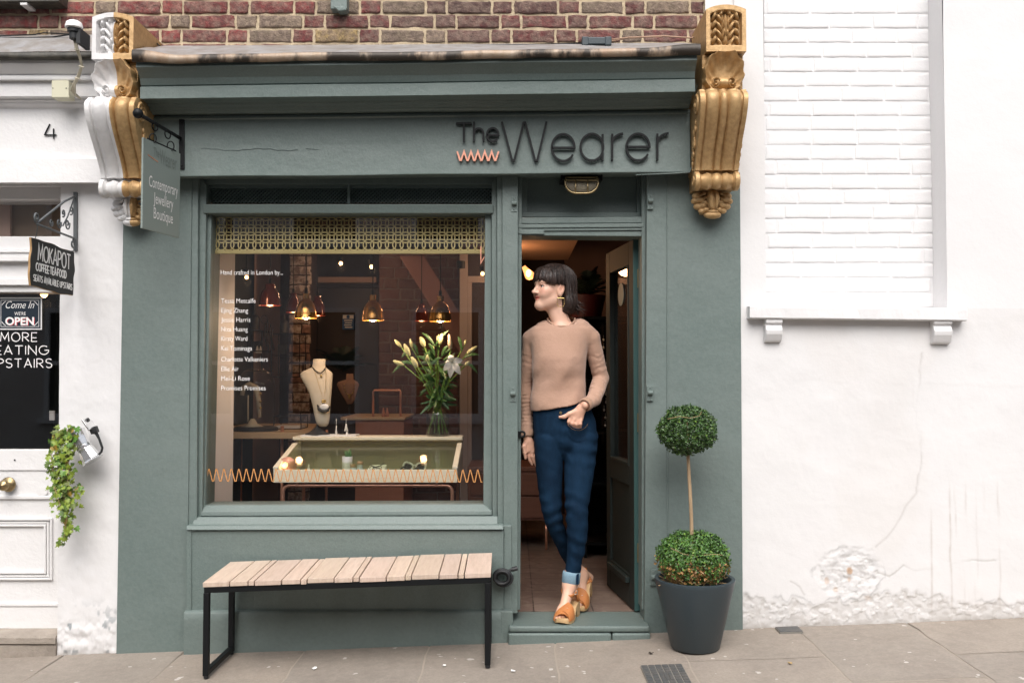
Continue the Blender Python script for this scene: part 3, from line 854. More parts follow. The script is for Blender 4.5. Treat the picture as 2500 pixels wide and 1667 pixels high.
sill = ws.build('window_sill', M['white_brick'], wh, bevel=.002)
def bracket(x0, x1, y0, y1):
    b = MB()
    p = a2(x0, y0, -.045); q = a2(x1, y1, -.03)
    prof = [(0, p.z + .02), (-.048, p.z + .02), (-.050, p.z - .012), (-.034, p.z - .018), (-.040, p.z - .028), (-.050, p.z - .045), (-.046, p.z - .066), (-.028, q.z + .006), (-.006, q.z), (.02, q.z)]
    b.hexa([(p.x, y_, z_) for y_, z_ in prof], [(q.x, y_, z_) for y_, z_ in prof])
    b.build('bracket', M['white_brick'], sill, bevel=.005)
bracket(1759, 1796, 736, 786); bracket(2145, 2185, 738, 790)

# ================================================================== THE CAFE ON THE LEFT
cafe = thing('cafe', (-2.4, 0, -.08), 'white painted cafe front with a glazed door beside the green shop', 'cafe')
cw = MB()
nx, nz_ = 90, 300
X0b, X1b = a2(131, 1500, 0).x, a2(268.5, 1500, 0).x
rows = []; cc = []
for i, u in enumerate(np.linspace(0, 1, nx)):
    r_ = []
    for z in np.linspace(-.13, a2(200, 404, 0).z, nz_):
        f = (z + .1) / 2.35
        xl = X0b + (a2(140, 405, 0).x - X0b) * f; xr = X1b + (a2(285, 405, 0).x - X1b) * f
        X = xl + (xr - xl) * u
        r_.append((X, z))
    rows.append(r_)
A = np.array(rows); X, Z = A[..., 0], A[..., 1]
lowk = sstep(.16, .02, Z)
Y = .004 * fbm(X * 4, Z * 3, seed=80) + .002 * fbm(X * 20, Z * 20, seed=81) + lowk * .010 * fbm(X * 26, Z * 26, seed=82)
chips = sstep(.30, .42, fbm(X * 22, Z * 16, seed=83, oct=3)) * sstep(.22, .03, Z)
colr = np.ones(X.shape + (3,)); colr -= lowk[..., None] * .12 * (.5 + .5 * fbm(X * 30, Z * 30, seed=84))[..., None]
colr = colr * (1 - chips[..., None]) + chips[..., None] * np.array([.13, .19, .22])
dd = np.exp(-np.maximum(Z + .075, 0) / .014)[..., None] * .8
colr = colr * (1 - dd) + dd * np.array([.34, .30, .25])
cw.grid(np.stack([X, Y, Z], -1), col=[tuple(q) for q in np.clip(colr, .05, 1).reshape(-1, 3)])
cw.box(-3.4, X1b + .05, .16, .2, -.2, -.12)
for s_ in (0, -1):
    cw.grid(np.stack([np.repeat(A[s_, :, 0][None], 5, 0), np.repeat(np.linspace(0.004, .22, 5)[:, None], nz_, 1), np.repeat(A[s_, :, 1][None], 5, 0)], -1))
pier = cw.build('pier', M['white_wall'], cafe, smooth='auto', recalc=False)
cp = MB()
cap_prof = [(401, -.012), (404, -.040), (407, -.046), (411, -.040), (414, -.026), (419, -.030), (422, -.012), (424, .02), (400, .02)]
c0, c1 = a2(150, 405, 0).x - .02, -1.74
cp.loft([[(X, y_, a2(180, py, y_).z) for py, y_ in cap_prof] for X in (c0, c1)])
cp.build('pier_cap', M['white'], pier, bevel=.003)
cf = MB()
def cprof(prof, X0=-3.3, X1=-1.72, dst=cf, xr=100):
    dst.loft([[(X, y_, a2(xr, py, y_).z) for py, y_ in prof] for X in np.linspace(X0, X1, 12)])
cprof([(137, -.185), (146, -.182), (158, -.165), (168, -.150), (172, -.135), (178, -.150), (184, -.148), (187, -.125), (222, -.122), (227, -.095), (231, -.094), (235, -.082), (240, -.080), (246, -.060), (250, -.052), (362, -.05), (364, -.085), (420, -.088), (426, .2), (150, .2)])
cfo = cf.build('fascia', M['white'], cafe, bevel=.002)
nu = MB()
def TF(px0, py0, Y, sc):          # photo-pixel lettering plane parallel to the street
    def T(u, v, d): 
        q = a2(px0 + u, py0 - v, Y); return (q.x, Y + d, q.z)
    return T
nu.ribbon([(13.6, 33), (1.8, 8.2), (29, 8.2)], 2.1, 0, .006, False, TF(100, 318, -.060, 1))
nu.ribbon([(22.6, 22.5), (22.6, -1.5)], 2.1, -.0005, .006, False, TF(100, 318, -.060, 1))
nuo = nu.build('house_number', M['black'], None)
tag(nuo, 'thin black numeral 4 fixed to the white cafe fascia', 'house number')
gt = MB()
rl = []
for X in np.linspace(-3.3, -1.80, 50):
    wv = .003 * float(vnoise(X * 5, 0, seed=90))
    zt = a2(100, 119, -.21).z + wv
    rl.append([(X, .04, a2(100, 92, .03).z + .03), (X, -.09, (a2(100, 92, .03).z + zt) / 2 + .03 + wv), (X, -.205, zt + .002)])
gt.grid(rl)
glo = gt.build('lead_flashing', M['lead'], cafe, smooth=True, recalc=False)
gb = MB()
gb.loft([[(X, -.205, a2(100, 119, -.21).z), (X, -.214, a2(100, 121, -.214).z), (X, -.216, a2(100, 130, -.216).z + .002 * math.sin(X * 23)), (X, -.210, a2(100, 136, -.21).z + .002 * math.sin(X * 31)), (X, -.18, a2(100, 137, -.21).z + .004), (X, -.18, a2(100, 119, -.21).z)] for X in np.linspace(-3.3, -1.80, 40)])
gb.build('gutter', M['black_gutter'], glo, smooth=True)
# door, transom light and step
cd_ = MB()
cd_.rect(-160, 424, 150, 458, .05, .2); cd_.rect(-160, 420, 150, 428, .02, .2)
cd_.rect(-160, 543, 150, 575, .06, .2); cd_.rect(-160, 575, 150, 580, .04, .2); cd_.rect(-160, 580, 150, 588, .05, .2)
cd_.rect(-160, 588, 150, 600, .035, .2)
cd_.rect(-160, 600, 150, 640, .07, .2); cd_.rect(-160, 640, 150, 655, .055, .2); cd_.rect(-160, 655, 150, 671, .075, .2)
cd_.build('door_head', M['white'], cafe, bevel=.003)
dr = MB()
dr.rect(-160, 1032, 145, 1450, .115, .16)
dr.rect(-160, 1032, 145, 1080, .108, .14)
dr.slab([(-160, 1138), (138, 1138), (138, 1146), (-160, 1146)], .102, .14)
dr.rect(-160, 1385, 140, 1392, .104, .14); dr.rect(-160, 1392, 140, 1448, .110, .14)
for k_, (ins, Yp) in enumerate(((0, .100), (7, .106), (14, .101))):
    x1_, y0_, y1_ = 119 - ins, 1190 + ins, 1332 - ins; wd_ = 5
    dr.rect(x1_ - wd_, y0_, x1_, y1_, Yp, .14); dr.rect(-160, y0_, x1_ - wd_, y0_ + wd_, Yp, .14); dr.rect(-160, y1_ - wd_, x1_ - wd_, y1_, Yp, .14)
dro = dr.build('door', M['white'], cafe, bevel=.0025)
kn = MB()
kc = a2(20, 1112, .10)
kn.lathe([(.0, .0), (.036, .0), (.037, .004), (.030, .008), (.013, .011), (.012, .030), (.020, .036), (.026, .044), (.026, .052), (.019, .060), (.010, .062), (.008, .066), (0, .068)], kc, 28, axis=(0, -1, 0))
kn.build('knob', M['brass_old'], dro, smooth=True)
kh = MB(); kh.lathe([(0, 0), (.004, 0), (.004, .002), (0, .002)], a2(34, 1056, .1065), 12, axis=(0, -1, 0)); kh.build('keyhole', M['black'], dro)
ov = MB(); ov.lathe([(0, 0), (.026, 0), (.027, .004), (0, .005)], a2(97, 1128, .107), 24, axis=(0, -1, 0)); ov.build('cover_plate', M['white'], dro, smooth='auto')
dg_ = MB(); dg_.rect(-160, 668, 150, 1036, .13, .136); dg_.build('pane', M['glass'], dro)
tg = MB(); tg.rect(-160, 456, 150, 545, .12, .126); tg.build('transom_pane', M['glass'], cafe)
cs = MB()
for (ya, yb, yf) in ((1462, 1480, -.02), (1480, 1506, -.012)):
    n = 40; rr = []
    for X in np.linspace(-3.3, X0b - .002, n):
        zt = a2(70, ya, yf).z; zb = a2(70, yb, yf).z - (0.05 if yb > 1500 else 0)
        e = .006 * float(fbm(X * 13, ya, seed=91))
        rr.append([(X, .16, zt + .008), (X, yf + .012 + e, zt + .004), (X, yf + e, zt - .006), (X, yf + .4 * e, zb + .004), (X, yf + .01, zb), (X, .16, zb)])
    cs.loft(rr)
cs.build('doorstep', M['stone_step'], cafe, smooth='auto')
# what can be made out behind the cafe glass
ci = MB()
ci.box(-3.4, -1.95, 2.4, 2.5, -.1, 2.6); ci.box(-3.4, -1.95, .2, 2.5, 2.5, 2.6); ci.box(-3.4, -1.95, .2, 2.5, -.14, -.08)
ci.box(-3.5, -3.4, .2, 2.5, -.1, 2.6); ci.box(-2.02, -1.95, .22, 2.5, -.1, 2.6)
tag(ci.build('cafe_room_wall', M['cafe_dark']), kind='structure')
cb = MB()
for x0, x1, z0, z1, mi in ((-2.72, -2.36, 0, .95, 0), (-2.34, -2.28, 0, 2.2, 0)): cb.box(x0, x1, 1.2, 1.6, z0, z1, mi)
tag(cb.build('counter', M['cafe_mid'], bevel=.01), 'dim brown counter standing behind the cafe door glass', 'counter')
cl = thing('pendant_bulb', a2(101, 674, .6), 'glowing bare bulb hanging inside the cafe just below its chalkboard', 'lamp')
b_ = MB(); c = a2(101, 674, .6); b_.ball(c, .020, 14, sc=(1, 1, 1.2)); b_.build('bulb', M['bulb'], cl, smooth=True)
b_ = MB(); b_.tube([c + Vector((0, 0, .025)), c + Vector((0, 0, 1.0))], .003, 6); b_.tube([c + Vector((0, 0, .018)), c + Vector((0, 0, .06))], .010, 10); b_.build('flex', M['black'], cl)
ld = bpy.data.lights.new('lamp_light', 'POINT'); ld.energy = 1.5; ld.color = (1, .62, .36); ld.shadow_soft_size = .03
lo = bpy.data.objects.new('lamp_light', ld); C.objects.link(lo); lo.parent = cl; lo.location = (0, .02, -.06)
pn = MB(); pn.rect(-40, 455, 23, 548, .21, .23); tag(pn.build('pinboard', M['plaster_room']), 'pale board seen through the glass above the cafe door', 'board')
pn = MB(); pn.rect(23, 455, 160, 548, .25, .27); tag(pn.build('partition_panel', M['cafe_tan']), 'brown panel beside the pale board behind the cafe glass', 'panel')
pn = MB(); pn.rect(113, 943, 125, 965, .9, .91); tag(pn.build('menu_card', M['white_ceramic']), 'small white card low behind the cafe door glass', 'card')
for i, (x, y) in enumerate(((68, 510), (68, 518))):
    pass
# ================================================================== scroll brackets either side of the fascia
def bumps_field(U, V, lst):
    h = np.zeros_like(U)
    for cu, cv, ru, rv, an, ht in lst:
        for sg in ((1, -1) if cu else (1,)):
            du, dv = U - sg * cu, V - cv
            a = R(an) * sg
            x = du * math.cos(a) + dv * math.sin(a); y = -du * math.sin(a) + dv * math.cos(a)
            q = 1 - (x / ru) ** 2 - (y / rv) ** 2
            h = np.maximum(h, ht * np.sqrt(np.clip(q, 0, 1)) * (1 - .25 * np.abs(x) / ru))
    return h
ACANTHUS = [(0, .58, .15, .40, 0, 1.0), (0, .16, .17, .15, 0, .85), (.17, .70, .09, .24, -10, .9), (.15, .34, .08, .18, 14, .95)]
for v_ in (.12, .36, .60, .84): ACANTHUS += [(.40, v_, .30, .085, 32, .72), (.74, v_ + .07, .20, .10, -30, .95)]
ACANTHUS += [(.28, .96, .2, .06, -10, .7)]
def corbel(xc, hw, ztop, label, split, dxb=0.0, side=1):
    root = thing('scroll_bracket', (xc, 0, ztop - .94), label, 'bracket', 'ornate brackets flanking the shop fascia')
    mats = [M['gold'], M['stone_white']]
    def spl(mb, ucol):
        """material by side of the paint line"""
        if split is None: return
        V = np.array(mb.v)
        for i, f in enumerate(mb.f):
            if np.mean([V[k][0] for k in f]) < xc + split + (dxb if ucol else 0): mb.mi[i] = 1
    def field(name, fx, yfront, fz, h, nu=57, nv=49, yback=.03, bev=0):
        U, V = np.meshgrid(np.linspace(-1, 1, nu), np.linspace(0, 1, nv), indexing='ij')
        H = h(U, V)
        X, Z = fx(U, V), fz(U, V)
        Y = yfront(U, V) - H
        mb = MB(); P = np.stack([X, Y, Z], -1); mb.grid(P)
        idx = [(i, 0) for i in range(nu)] + [(nu - 1, j) for j in range(1, nv)] + [(i, nv - 1) for i in range(nu - 2, -1, -1)] + [(0, j) for j in range(nv - 2, 0, -1)]
        lo = [tuple(P[i, j]) for i, j in idx]; bk = [(q[0], yback, q[2]) for q in lo]; n = len(lo)
        md = [tuple((np.array(a) + np.array(b)) / 2) for a, b in zip(lo, bk)]
        mb.add(lo + bk, [(i, i + n, (i + 1) % n + n, (i + 1) % n) for i in range(n)])
        spl(mb, True)
        return mb.build(name, mats, root, smooth='auto', recalc=False)
    # acanthus block with an arched top
    bw = hw * .86
    def hb(U, V):
        ins = sstep(.80, .74, np.abs(U)) * sstep(.13, .18, V) * sstep(.90, .85, V + .05 * U * U)
        leaf = bumps_field(U / .76, (V - .15) / .72, ACANTHUS)
        return -.032 * ins + .036 * leaf * ins + .004 * sstep(.86, .92, np.abs(U)) * 0
    field('acanthus_block', lambda U, V: xc + dxb + U * bw, lambda U, V: -.315 + 0 * U, lambda U, V: ztop - .222 + V * (.222 - .022 * U * U - .004), hb, 71, 61)
    # shell
    def hs_(U, V):
        x, y = U * 1.02, (V - .42) * 2 * .80
        y2 = np.where(y < 0, y * 1.15, y / 1.06)
        rho = np.hypot(x, y2); th = np.arctan2(y + .55, x)
        scal = 1 + .035 * np.cos(th * 15)
        k = rho / scal
        dish = .004 + .066 * np.clip(k, 0, 1) ** 2.6 + .0085 * np.cos(th * 15) * sstep(.2, .7, k) * (1 - .5 * sstep(.8, 1, k))
        dish *= .55 + .45 * sstep(-.8, .5, y)
        out = np.where(k < .96, dish, dish * (1 - sstep(.96, 1.05, k)))
        vol = np.zeros_like(U)
        for sg in (-1, 1):
            dx, dy = (U - sg * .40), (V - .20) * 1.5
            rr = np.hypot(dx, dy); a = np.arctan2(dy, dx * sg)
            sp_ = .5 + .5 * np.cos(2 * PI * (rr / .13 - a / (2 * PI)))
            vol = np.maximum(vol, (.030 + .016 * sp_) * sstep(.27, .20, rr))
        mid = .040 * sstep(.40, .34, np.abs(U)) * np.clip(1 - ((V - .20) / .17) ** 2, 0, 1) ** .5
        return np.maximum(out, np.maximum(vol, mid))
    field('shell', lambda U, V: xc + dxb * .6 + U * bw * 1.02, lambda U, V: -.272 + .012 * (1 - V), lambda U, V: ztop - .392 + V * .166, hs_, 75, 55)
    # S-shaped scroll with ribs
    prof = [(0, -.285), (.03, -.318), (.08, -.338), (.16, -.348), (.28, -.338), (.42, -.312), (.56, -.276), (.70, -.238), (.82, -.208), (.92, -.188), (1.0, -.180)]
    ts = np.linspace(0, 1, 60)
    yy = np.interp(ts, [p[0] for p in prof], [p[1] for p in prof])
    yy = np.convolve(np.pad(yy, 3, mode='edge'), np.ones(7) / 7, 'valid')
    yy[0] = -.28; yy[1] = -.312
    def rib(u):
        a = np.abs(u)
        h = np.where(a > .78, .014, 0.0)
        h = np.maximum(h, .024 * np.sqrt(np.clip(1 - (u / .16) ** 2, 0, 1)))
        h = np.maximum(h, .027 * np.sqrt(np.clip(1 - ((a - .46) / .27) ** 2, 0, 1)))
        return h
    us = np.concatenate([[-1, -.985], np.linspace(-.96, .96, 61), [.985, 1]])
    U, T_ = np.meshgrid(us, np.arange(60), indexing='ij')
    wid = np.interp(ts, [0, .1, .6, 1], [1.0, 1.04, .98, .96])
    Yv = yy[T_] - rib(U) * (1 - .3 * ts[T_]) + np.where(np.abs(U) > .99, .006, 0)
    P = np.stack([xc + U * hw * wid[T_], Yv, ztop - .396 - ts[T_] * .350], -1)
    mb = MB(); mb.grid(P)
    for s_ in (0, -1):
        lo = [tuple(q) for q in P[s_]]; m = len(lo)
        mb.add(lo + [(q[0], -.02, q[2]) for q in lo], [(i, i + 1, i + 1 + m, i + m) for i in range(m - 1)])
    for s_ in (0, -1):
        lo = [tuple(q) for q in P[:, s_]]; m = len(lo)
        mb.add(lo + [(q[0], -.02, q[2]) for q in lo], [(i, i + 1, i + 1 + m, i + m) for i in range(m - 1)])
    spl(mb, False)
    sc_ = mb.build('scroll', mats, root, smooth='auto', recalc=False)
    # carving on the cheeks
    for sg in (-1, 1):
        mb = MB(); Xs = xc + sg * hw * 1.03
        sp_ = []
        for i in range(46):
            a = i / 45 * 4.2 * PI; r = .052 * (1 - i / 52)
            sp_.append((Xs, -.272 + r * math.cos(a), ztop - .462 + r * math.sin(a)))
        mb.tube(sp_, .0075, 6)
        mb.ball((Xs, -.272, ztop - .462), .016, 10)
        rd = random.Random(4)
        for i in range(16):
            t = i / 15
            c = (Xs - sg * .002, -.235 + .085 * t + rd.uniform(-.012, .012), ztop - .535 - .20 * t)
            mb.ball(c, rd.uniform(.010, .019) * (1.15 - .4 * t), 8, sc=(.55, 1, 1.2))
        mb.build('cheek_carving', M['stone_white'] if (split is not None and sg < 0) else M['gold'], sc_, smooth=True)
    # roll
    mb = MB(); zr, yr = ztop - .792, -.168
    pr = [(-1, .001), (-1, .040), (-.97, .045), (-.80, .046), (-.77, .040), (-.70, .030), (-.60, .033), (-.44, .042), (-.28, .036), (-.22, .028), (-.10, .037), (0, .040), (.10, .037), (.22, .028), (.28, .036), (.44, .042), (.60, .033), (.70, .030), (.77, .040), (.80, .046), (.97, .045), (1, .040), (1, .001)]
    mb.loft([[(xc + u * hw * .99, yr + r * math.cos(k * PI / 16), zr + r * math.sin(k * PI / 16)) for k in range(32)] for u, r in pr])
    mb.box(xc - hw * .9, xc + hw * .9, yr, -.01, zr - .03, zr + .06)
    spl(mb, False)
    mb.build('roll', mats, root, smooth='auto')
    for sg in (-1, 1):
        mb = MB()
        for dz, r in ((.050, .017), (.068, .014), (.084, .012)):
            mb.ball((xc + sg * hw * .86, yr - .012 + dz * .2, zr + dz), r, 10, sc=(.9, 1.1, 1))
        mb.tube([(xc + sg * hw * 1.0, yr + .020 * math.cos(a / 3), zr + .020 * math.sin(a / 3)) for a in range(0, 20)], .005, 6)
        spl(mb, False)
        mb.build('leaf_curl', mats, root, smooth=True)
    # hanging leaf
    mb = MB(); z0 = ztop - .835
    mb.ball((xc, -.085, z0 - .03), .050, 18, sc=(.62, .75, 1.2))
    for sg in (-1, 1):
        mb.tube([(xc + sg * .012, -.118, z0), (xc + sg * .016, -.128, z0 - .03), (xc + sg * .012, -.116, z0 - .07)], [.009, .011, .006], 8)
        for (dx, dz, r, an) in ((.070, -.012, .030, 0), (.078, -.036, .027, 0), (.058, -.030, .030, 0), (.066, -.062, .028, 0), (.046, -.058, .026, 0), (.050, -.084, .022, 0), (.034, -.044, .024, 0), (.030, -.078, .022, 0)):
            mb.ball((xc + sg * dx * hw / .107, -.070 - .02 * (1 - dx / .09), z0 + dz), r, 12, sc=(.9, .8, .62))
            mb.tube([(xc + sg * dx * .5, -.095, z0 + dz + .010), (xc + sg * dx * 1.15 * hw / .107, -.092, z0 + dz - .006)], [.006, .003], 6)
    mb.ball((xc, -.082, z0 - .104), .030, 16, sc=(1.45, .9, .62))
    mb.ball((xc, -.092, z0 - .090), .024, 14, sc=(1.1, .9, .5))
    mb.box(xc - .05, xc + .05, -.07, 0, z0 - .09, z0 + .03)
    spl(mb, False)
    mb.build('leaf_pendant', mats, root, smooth='auto')
    return root
corbel(.966, .107, a2(1680, 9, -.315).z, 'gold scroll bracket with acanthus and shell, painted gold all over, beside the bricked-up window', None, .020)
corbel(-1.832, .111, a2(240, 27, -.315).z, 'scroll bracket painted half white and half gold where cafe meets shop', .004, -.006)

# ================================================================== raised shop name
sn = thing('shop_lettering', (.1, -.15, 2.3), 'raised black shop name with small salmon zigzag on the green fascia', 'shop lettering')
SX = lambda X: 1060 + X * .27211
SY = lambda Y: 260 + Y * .27211
def TS(u, v, d):
    q = at(SX(u), SY(-v), -.1405); return (q.x, q.y + d, q.z)
def letter(strokes, wd, m=M['black']):
    mb = MB(); wd *= 1.15
    for k, st_ in enumerate(strokes):
        closed = (Vector(st_[0]) - Vector(st_[-1])).length < 1e-6
        p = st_[:-1] if closed else st_
        mb.ribbon([(a, -b) for a, b in p], wd, -.0006 * k, .012 - .0004 * k, closed, TS)
    # stand-off pins back to the board
    for st_ in strokes[:1]:
        for i in (len(st_) // 4, (3 * len(st_)) // 4):
            q = Vector(TS(st_[i][0], -st_[i][1], .006)); mb.tube([q, q + Vector((0, .014, 0))], .0028, 6)
    return mb.build('letter', m, sn)
letter([[(198, 150), (333, 150)], [(266, 156), (266, 314)]], 17)
letter([[(356, 138), (356, 314)], [(358, 250)] + [(a, b) for a, b in arc(400, 245, 42, 48, 200, 360, 14)] + [(442, 314)]], 15)
def e_(cx, cy, rx, ry, bar, end=38): return [[(cx - rx, bar), (cx + rx, bar)] + arc(cx, cy, rx, ry, -4, -(360 - end), 44)]
letter([[(474, 256), (576, 256)] + arc(525, 254, 52, 60, -3, -318, 34)], 15)
letter([[(608, 138), (700, 484), (718, 484), (802, 146), (818, 146), (906, 484), (924, 484), (1008, 136)]], 16)
letter(e_(1158, 368, 102, 120, 370, 32), 16)
letter([arc(1416, 365, 102, 120, 0, 360, 44), [(1512, 248), (1512, 486)]], 16)
letter([[(1598, 246), (1598, 482)], [(1600, 318)] + arc(1700, 318, 96, 74, 195, 268, 10)], 16)
letter(e_(1830, 364, 104, 120, 362, 32), 16)
letter([[(2004, 244), (2004, 482)], [(2006, 315)] + arc(2108, 315, 98, 74, 195, 268, 10)], 16)
zz = []
for i in range(6):
    x = 205 + i * 70
    if x > 590: break
    zz += [(x, 404), (x + 27, 484), (x + 38, 484), (x + 62, 404)] if i < 5 else [(x, 404)]
zz = []
x = 206
for i in range(6):
    zz += [(x + 62 * i, 404), (x + 62 * i + 26, 482), (x + 62 * i + 36, 482)]
zz += [(x + 372, 404)]
mb = MB(); mb.ribbon([(a, -b) for a, b in zz], 15, 0, .014, False, TS)
mb.build('zigzag', M['copper_sign'], sn)

# ================================================================== text on a plane, fitted to a width
def put_text(mb, txt, T, u0, v0, width=None, height=None, align='LEFT', extrude=0.0004, offset=0.0, bold=0, mi=0, shear=0):
    v, f = text_geo(txt, 1.0, 'LEFT', 0.0, offset, shear)
    if not v: return
    A = np.array(v); w_ = A[:, 0].max() - A[:, 0].min(); A[:, 0] -= A[:, 0].min()
    s = (width / w_) if width else height
    sy = height if height else s
    if height and width is None: s = height
    off = -s * w_ / 2 if align == 'CENTER' else 0
    mb.add([T(u0 + a[0] * s + off, v0 + a[1] * sy, 0.0) for a in A], f, mi)

# window vinyl
wl_ = thing('window_lettering', tuple(a2(508, 896, GLZ)), 'white column of lettering on the shop window glass under a handcrafted heading', 'window lettering')
def TG(u, v, d):
    q = a2(u, -v, GLZ - .0012); return (q.x, q.y + d, q.z)
vl = MB(); put_text(vl, 'Hand crafted in London by...', TG, 507, -631, 143, 15.5, offset=-.004); vl.build('heading', M['vinyl'], wl_, recalc=False)
for t, x1, y in (('Tessa Metcalfe', 586, 696), ('Ejing Zhang', 569, 718), ('Jessie Harris', 574, 739.5), ('Niza Huang', 568, 761), ('Kirsty Ward', 567, 782.5), ('Kei Tominaga', 578, 805), ('Charlotte Valkeniers', 614, 830), ('Ellie Air', 547, 852), ('Mei-Li Rose', 573, 874), ('Promises Promises', 609, 896)):
    vl = MB(); put_text(vl, t, TG, 508, -y, x1 - 507, 15.5, offset=-.004); vl.build('lettering_line', M['vinyl'], wl_, recalc=False)
zd = MB(); pts = []
x = 470.5; up = False; per = 17.15
while x < 1109:
    pts += [(x, -1104 - (x - 470) * .004), (x + 3.2, -1104 - (x - 470) * .004), (x + per / 2, -1077 - (x - 470) * .004), (x + per / 2 + 1.6, -1077 - (x - 470) * .004)]
    x += per
zd.ribbon([(a - .0, b) for a, b in pts if a < 1110.5], 2.1, 0, .0008, False, TG)
tag(zd.build('zigzag_decal', M['copper_flat']), 'thin orange zigzag line running across the lower window glass', 'window decal')
zd = MB(); zd.ribbon([(1104.5, -566), (1104.5, -604), (1112.5, -590)], 2.6, 0, .0008, False, TG)
tag(zd.build('zigzag_decal', M['copper_sign']), 'short peach stroke of a zigzag high at the edge of the window glass', 'window decal')

# ================================================================== bulkhead lamp over the door
bl = thing('bulkhead_lamp', a2(1335, 446, -.03), 'caged oval brass bulkhead lamp with ribbed glass over the doorway', 'lamp')
mb = MB(); mb.rect(1288, 403, 1384, 412, -.02, .12); mb.rect(1298, 410, 1374, 420, .0, .12)
for x in (1290, 1382):
    for y in (404, 413): mb.ball(a2(x, y, -.03), .006, 8)
mb.build('base_plate', M['black'], bl, bevel=.004)
def dshape(ins, Y):
    pts = [(1298 + ins, 414 + ins * .3)]
    pts += [(1298 + 26 + (-26 + ins) * math.cos(R(a)), 420 + (24 - ins) * math.sin(R(a))) for a in range(0, 91, 15)]
    pts += [(1374 - 26 + (26 - ins) * math.sin(R(a)), 420 + (24 - ins) * math.cos(R(a))) for a in range(0, 91, 15)]
    pts += [(1374 - ins, 414 + ins * .3)]
    return [a2(x, y, Y) for x, y in pts]
mb = MB(); mb.loft([dshape(2.5, .10), dshape(2.5, -.02), dshape(4.5, -.036), dshape(9, -.042)])
lens = mb.build('lens', M['ridged'], bl, smooth='auto')
mb = MB()
for i in range(22):
    x = 1303 + i * 3.1
    y1 = 420 + 20 * min(1, max(.25, math.sqrt(max(0, 1 - max(0, abs(x - 1336) - 12) ** 2 / 23 ** 2))))
    mb.tube([a2(x, 416, -.042), a2(x, y1, -.042)], .0028, 5)
mb.build('ribs', M['ridged'], lens, smooth=True)
mb = MB()
g = dshape(0, -.058); mb.tube(g + [g[0]], .0052, 8)
mb.tube([a2(1300, 408, -.05), a2(1372, 408, -.05)], .0052, 8)
for x in (1322, 1350): mb.tube([a2(x, 413, -.06), a2(x, 430, -.064), a2(x, 444, -.058)], .0040, 8)
for x in (1300, 1372): mb.tube([a2(x, 408, -.05), a2(x, 414, -.058)], .005, 8)
mb.build('guard', M['brass_old'], bl, smooth=True)

# ================================================================== iron keepers on the door posts
def keeper(x, y, label, tilt=0):
    t = thing('shutter_keeper', a2(x, y + 17, -.02), label, 'bracket', 'green painted shutter keepers by the doorway')
    c = a2(x, y, -.024)
    mb = MB(); mb.box(c.x - .0145, c.x + .0145, c.y, c.y + .012, c.z - .037, c.z + .037)
    for dz in (-.027, .027): mb.ball((c.x, c.y, c.z + dz), .0055, 8, sc=(1, .6, 1))
    mb.build('plate', M['green'], t, bevel=.002)
    mb = MB(); mb.loft([[(c.x + s_ * .012, c.y + yy, c.z + zz_) for yy, zz_ in ((0, -.010), (-.020, -.004), (-.022, .006), (0, .014))] for s_ in (-1, 1)])
    mb.build('staple', M['green'], t, bevel=.002)
    return t
keeper(1181, 469, 'green shutter keeper high on the post between window and door')
keeper(1494, 463, 'green shutter keeper high on the pilaster, level with the lamp')
keeper(1178, 905, 'green shutter keeper on the window-side door post at sweater height')
keeper(1493, 903, 'green shutter keeper on the pilaster above the topiary ball')
keeper(1501, 1326, 'green shutter keeper low on the pilaster behind the plant pot')
keeper(1173, 1322, 'green shutter keeper holding the black cable lock')
rl_ = thing('latch_ring', a2(1199, 1004, .02), 'iron ring latch poking out from the door post beside her cuff', 'latch')
c = a2(1199, 997, .02)
mb = MB(); mb.tube([c + Vector((.013 * math.cos(a * PI / 10), 0, .013 * math.sin(a * PI / 10))) for a in range(20)], .0055, 8, closed=True)
mb.box(c.x - .030, c.x - .010, c.y - .004, c.y + .006, c.z - .015, c.z + .015)
mb.build('ring', M['black'], rl_, smooth='auto')

# ================================================================== hanging shop sign and its arm
ba = thing('sign_bracket', a2(417, 388, -.12), 'black iron arm with ball end and wall plate on the green fascia', 'sign bracket')
mb = MB(); mb.slab([(411, 274), (423, 275), (423, 389), (411, 388)], -.128, -.116)
for y in (283, 380): mb.ball(a2(417, y, -.13), .005, 8)
mb.build('wall_plate', M['black'], ba, bevel=.002)
A0 = a2(414, 318, -.125); A1 = a2(317, 261, -.605)
mb = MB(); mb.tube([A0, A1], .0085, 12); mb.build('arm', M['black'], ba, smooth=True)
mb = MB(); mb.ball(A1, .022, 20); mb.build('ball_end', M['black'], ba, smooth=True)
NN = a2(327.5, 316, -.505); FF = a2(412.5, 350, -.20)
dv_ = (FF - NN); dv_.z = 0; SWD = dv_.length; dv_.normalize(); nv_ = dv_.cross(Vector((0, 0, 1)))
SHT = NN.z - a2(330, 524, -.505).z
def TB(u, v, d): q = NN + dv_ * u + Vector((0, 0, v)) - nv_ * (d - .0045); return (q.x, q.y, q.z)
hs_ = thing('hanging_sign', tuple(NN + dv_ * SWD / 2 - Vector((0, 0, SHT))), 'grey green hanging sign with white words, on the ball-ended arm', 'hanging sign')
mb = MB()
mb.hexa([TB(0, 0, 0), TB(SWD, 0, 0), TB(SWD, -SHT, 0), TB(0, -SHT, 0)], [TB(0, 0, .009), TB(SWD, 0, .009), TB(SWD, -SHT, .009), TB(0, -SHT, .009)])
mb.build('board', M['pale_green_sign'], hs_, bevel=.0012)
mb = MB()
T1 = lambda u, v, d: TB(u, v, d - .0012)
for t, fr, wd_ in (('Contemporary', .485, .78), ('Jewellery', .655, .53), ('Boutique', .825, .52)):
    put_text(mb, t, T1, SWD * .54, -SHT * fr - .012, SWD * wd_, .072, 'CENTER')
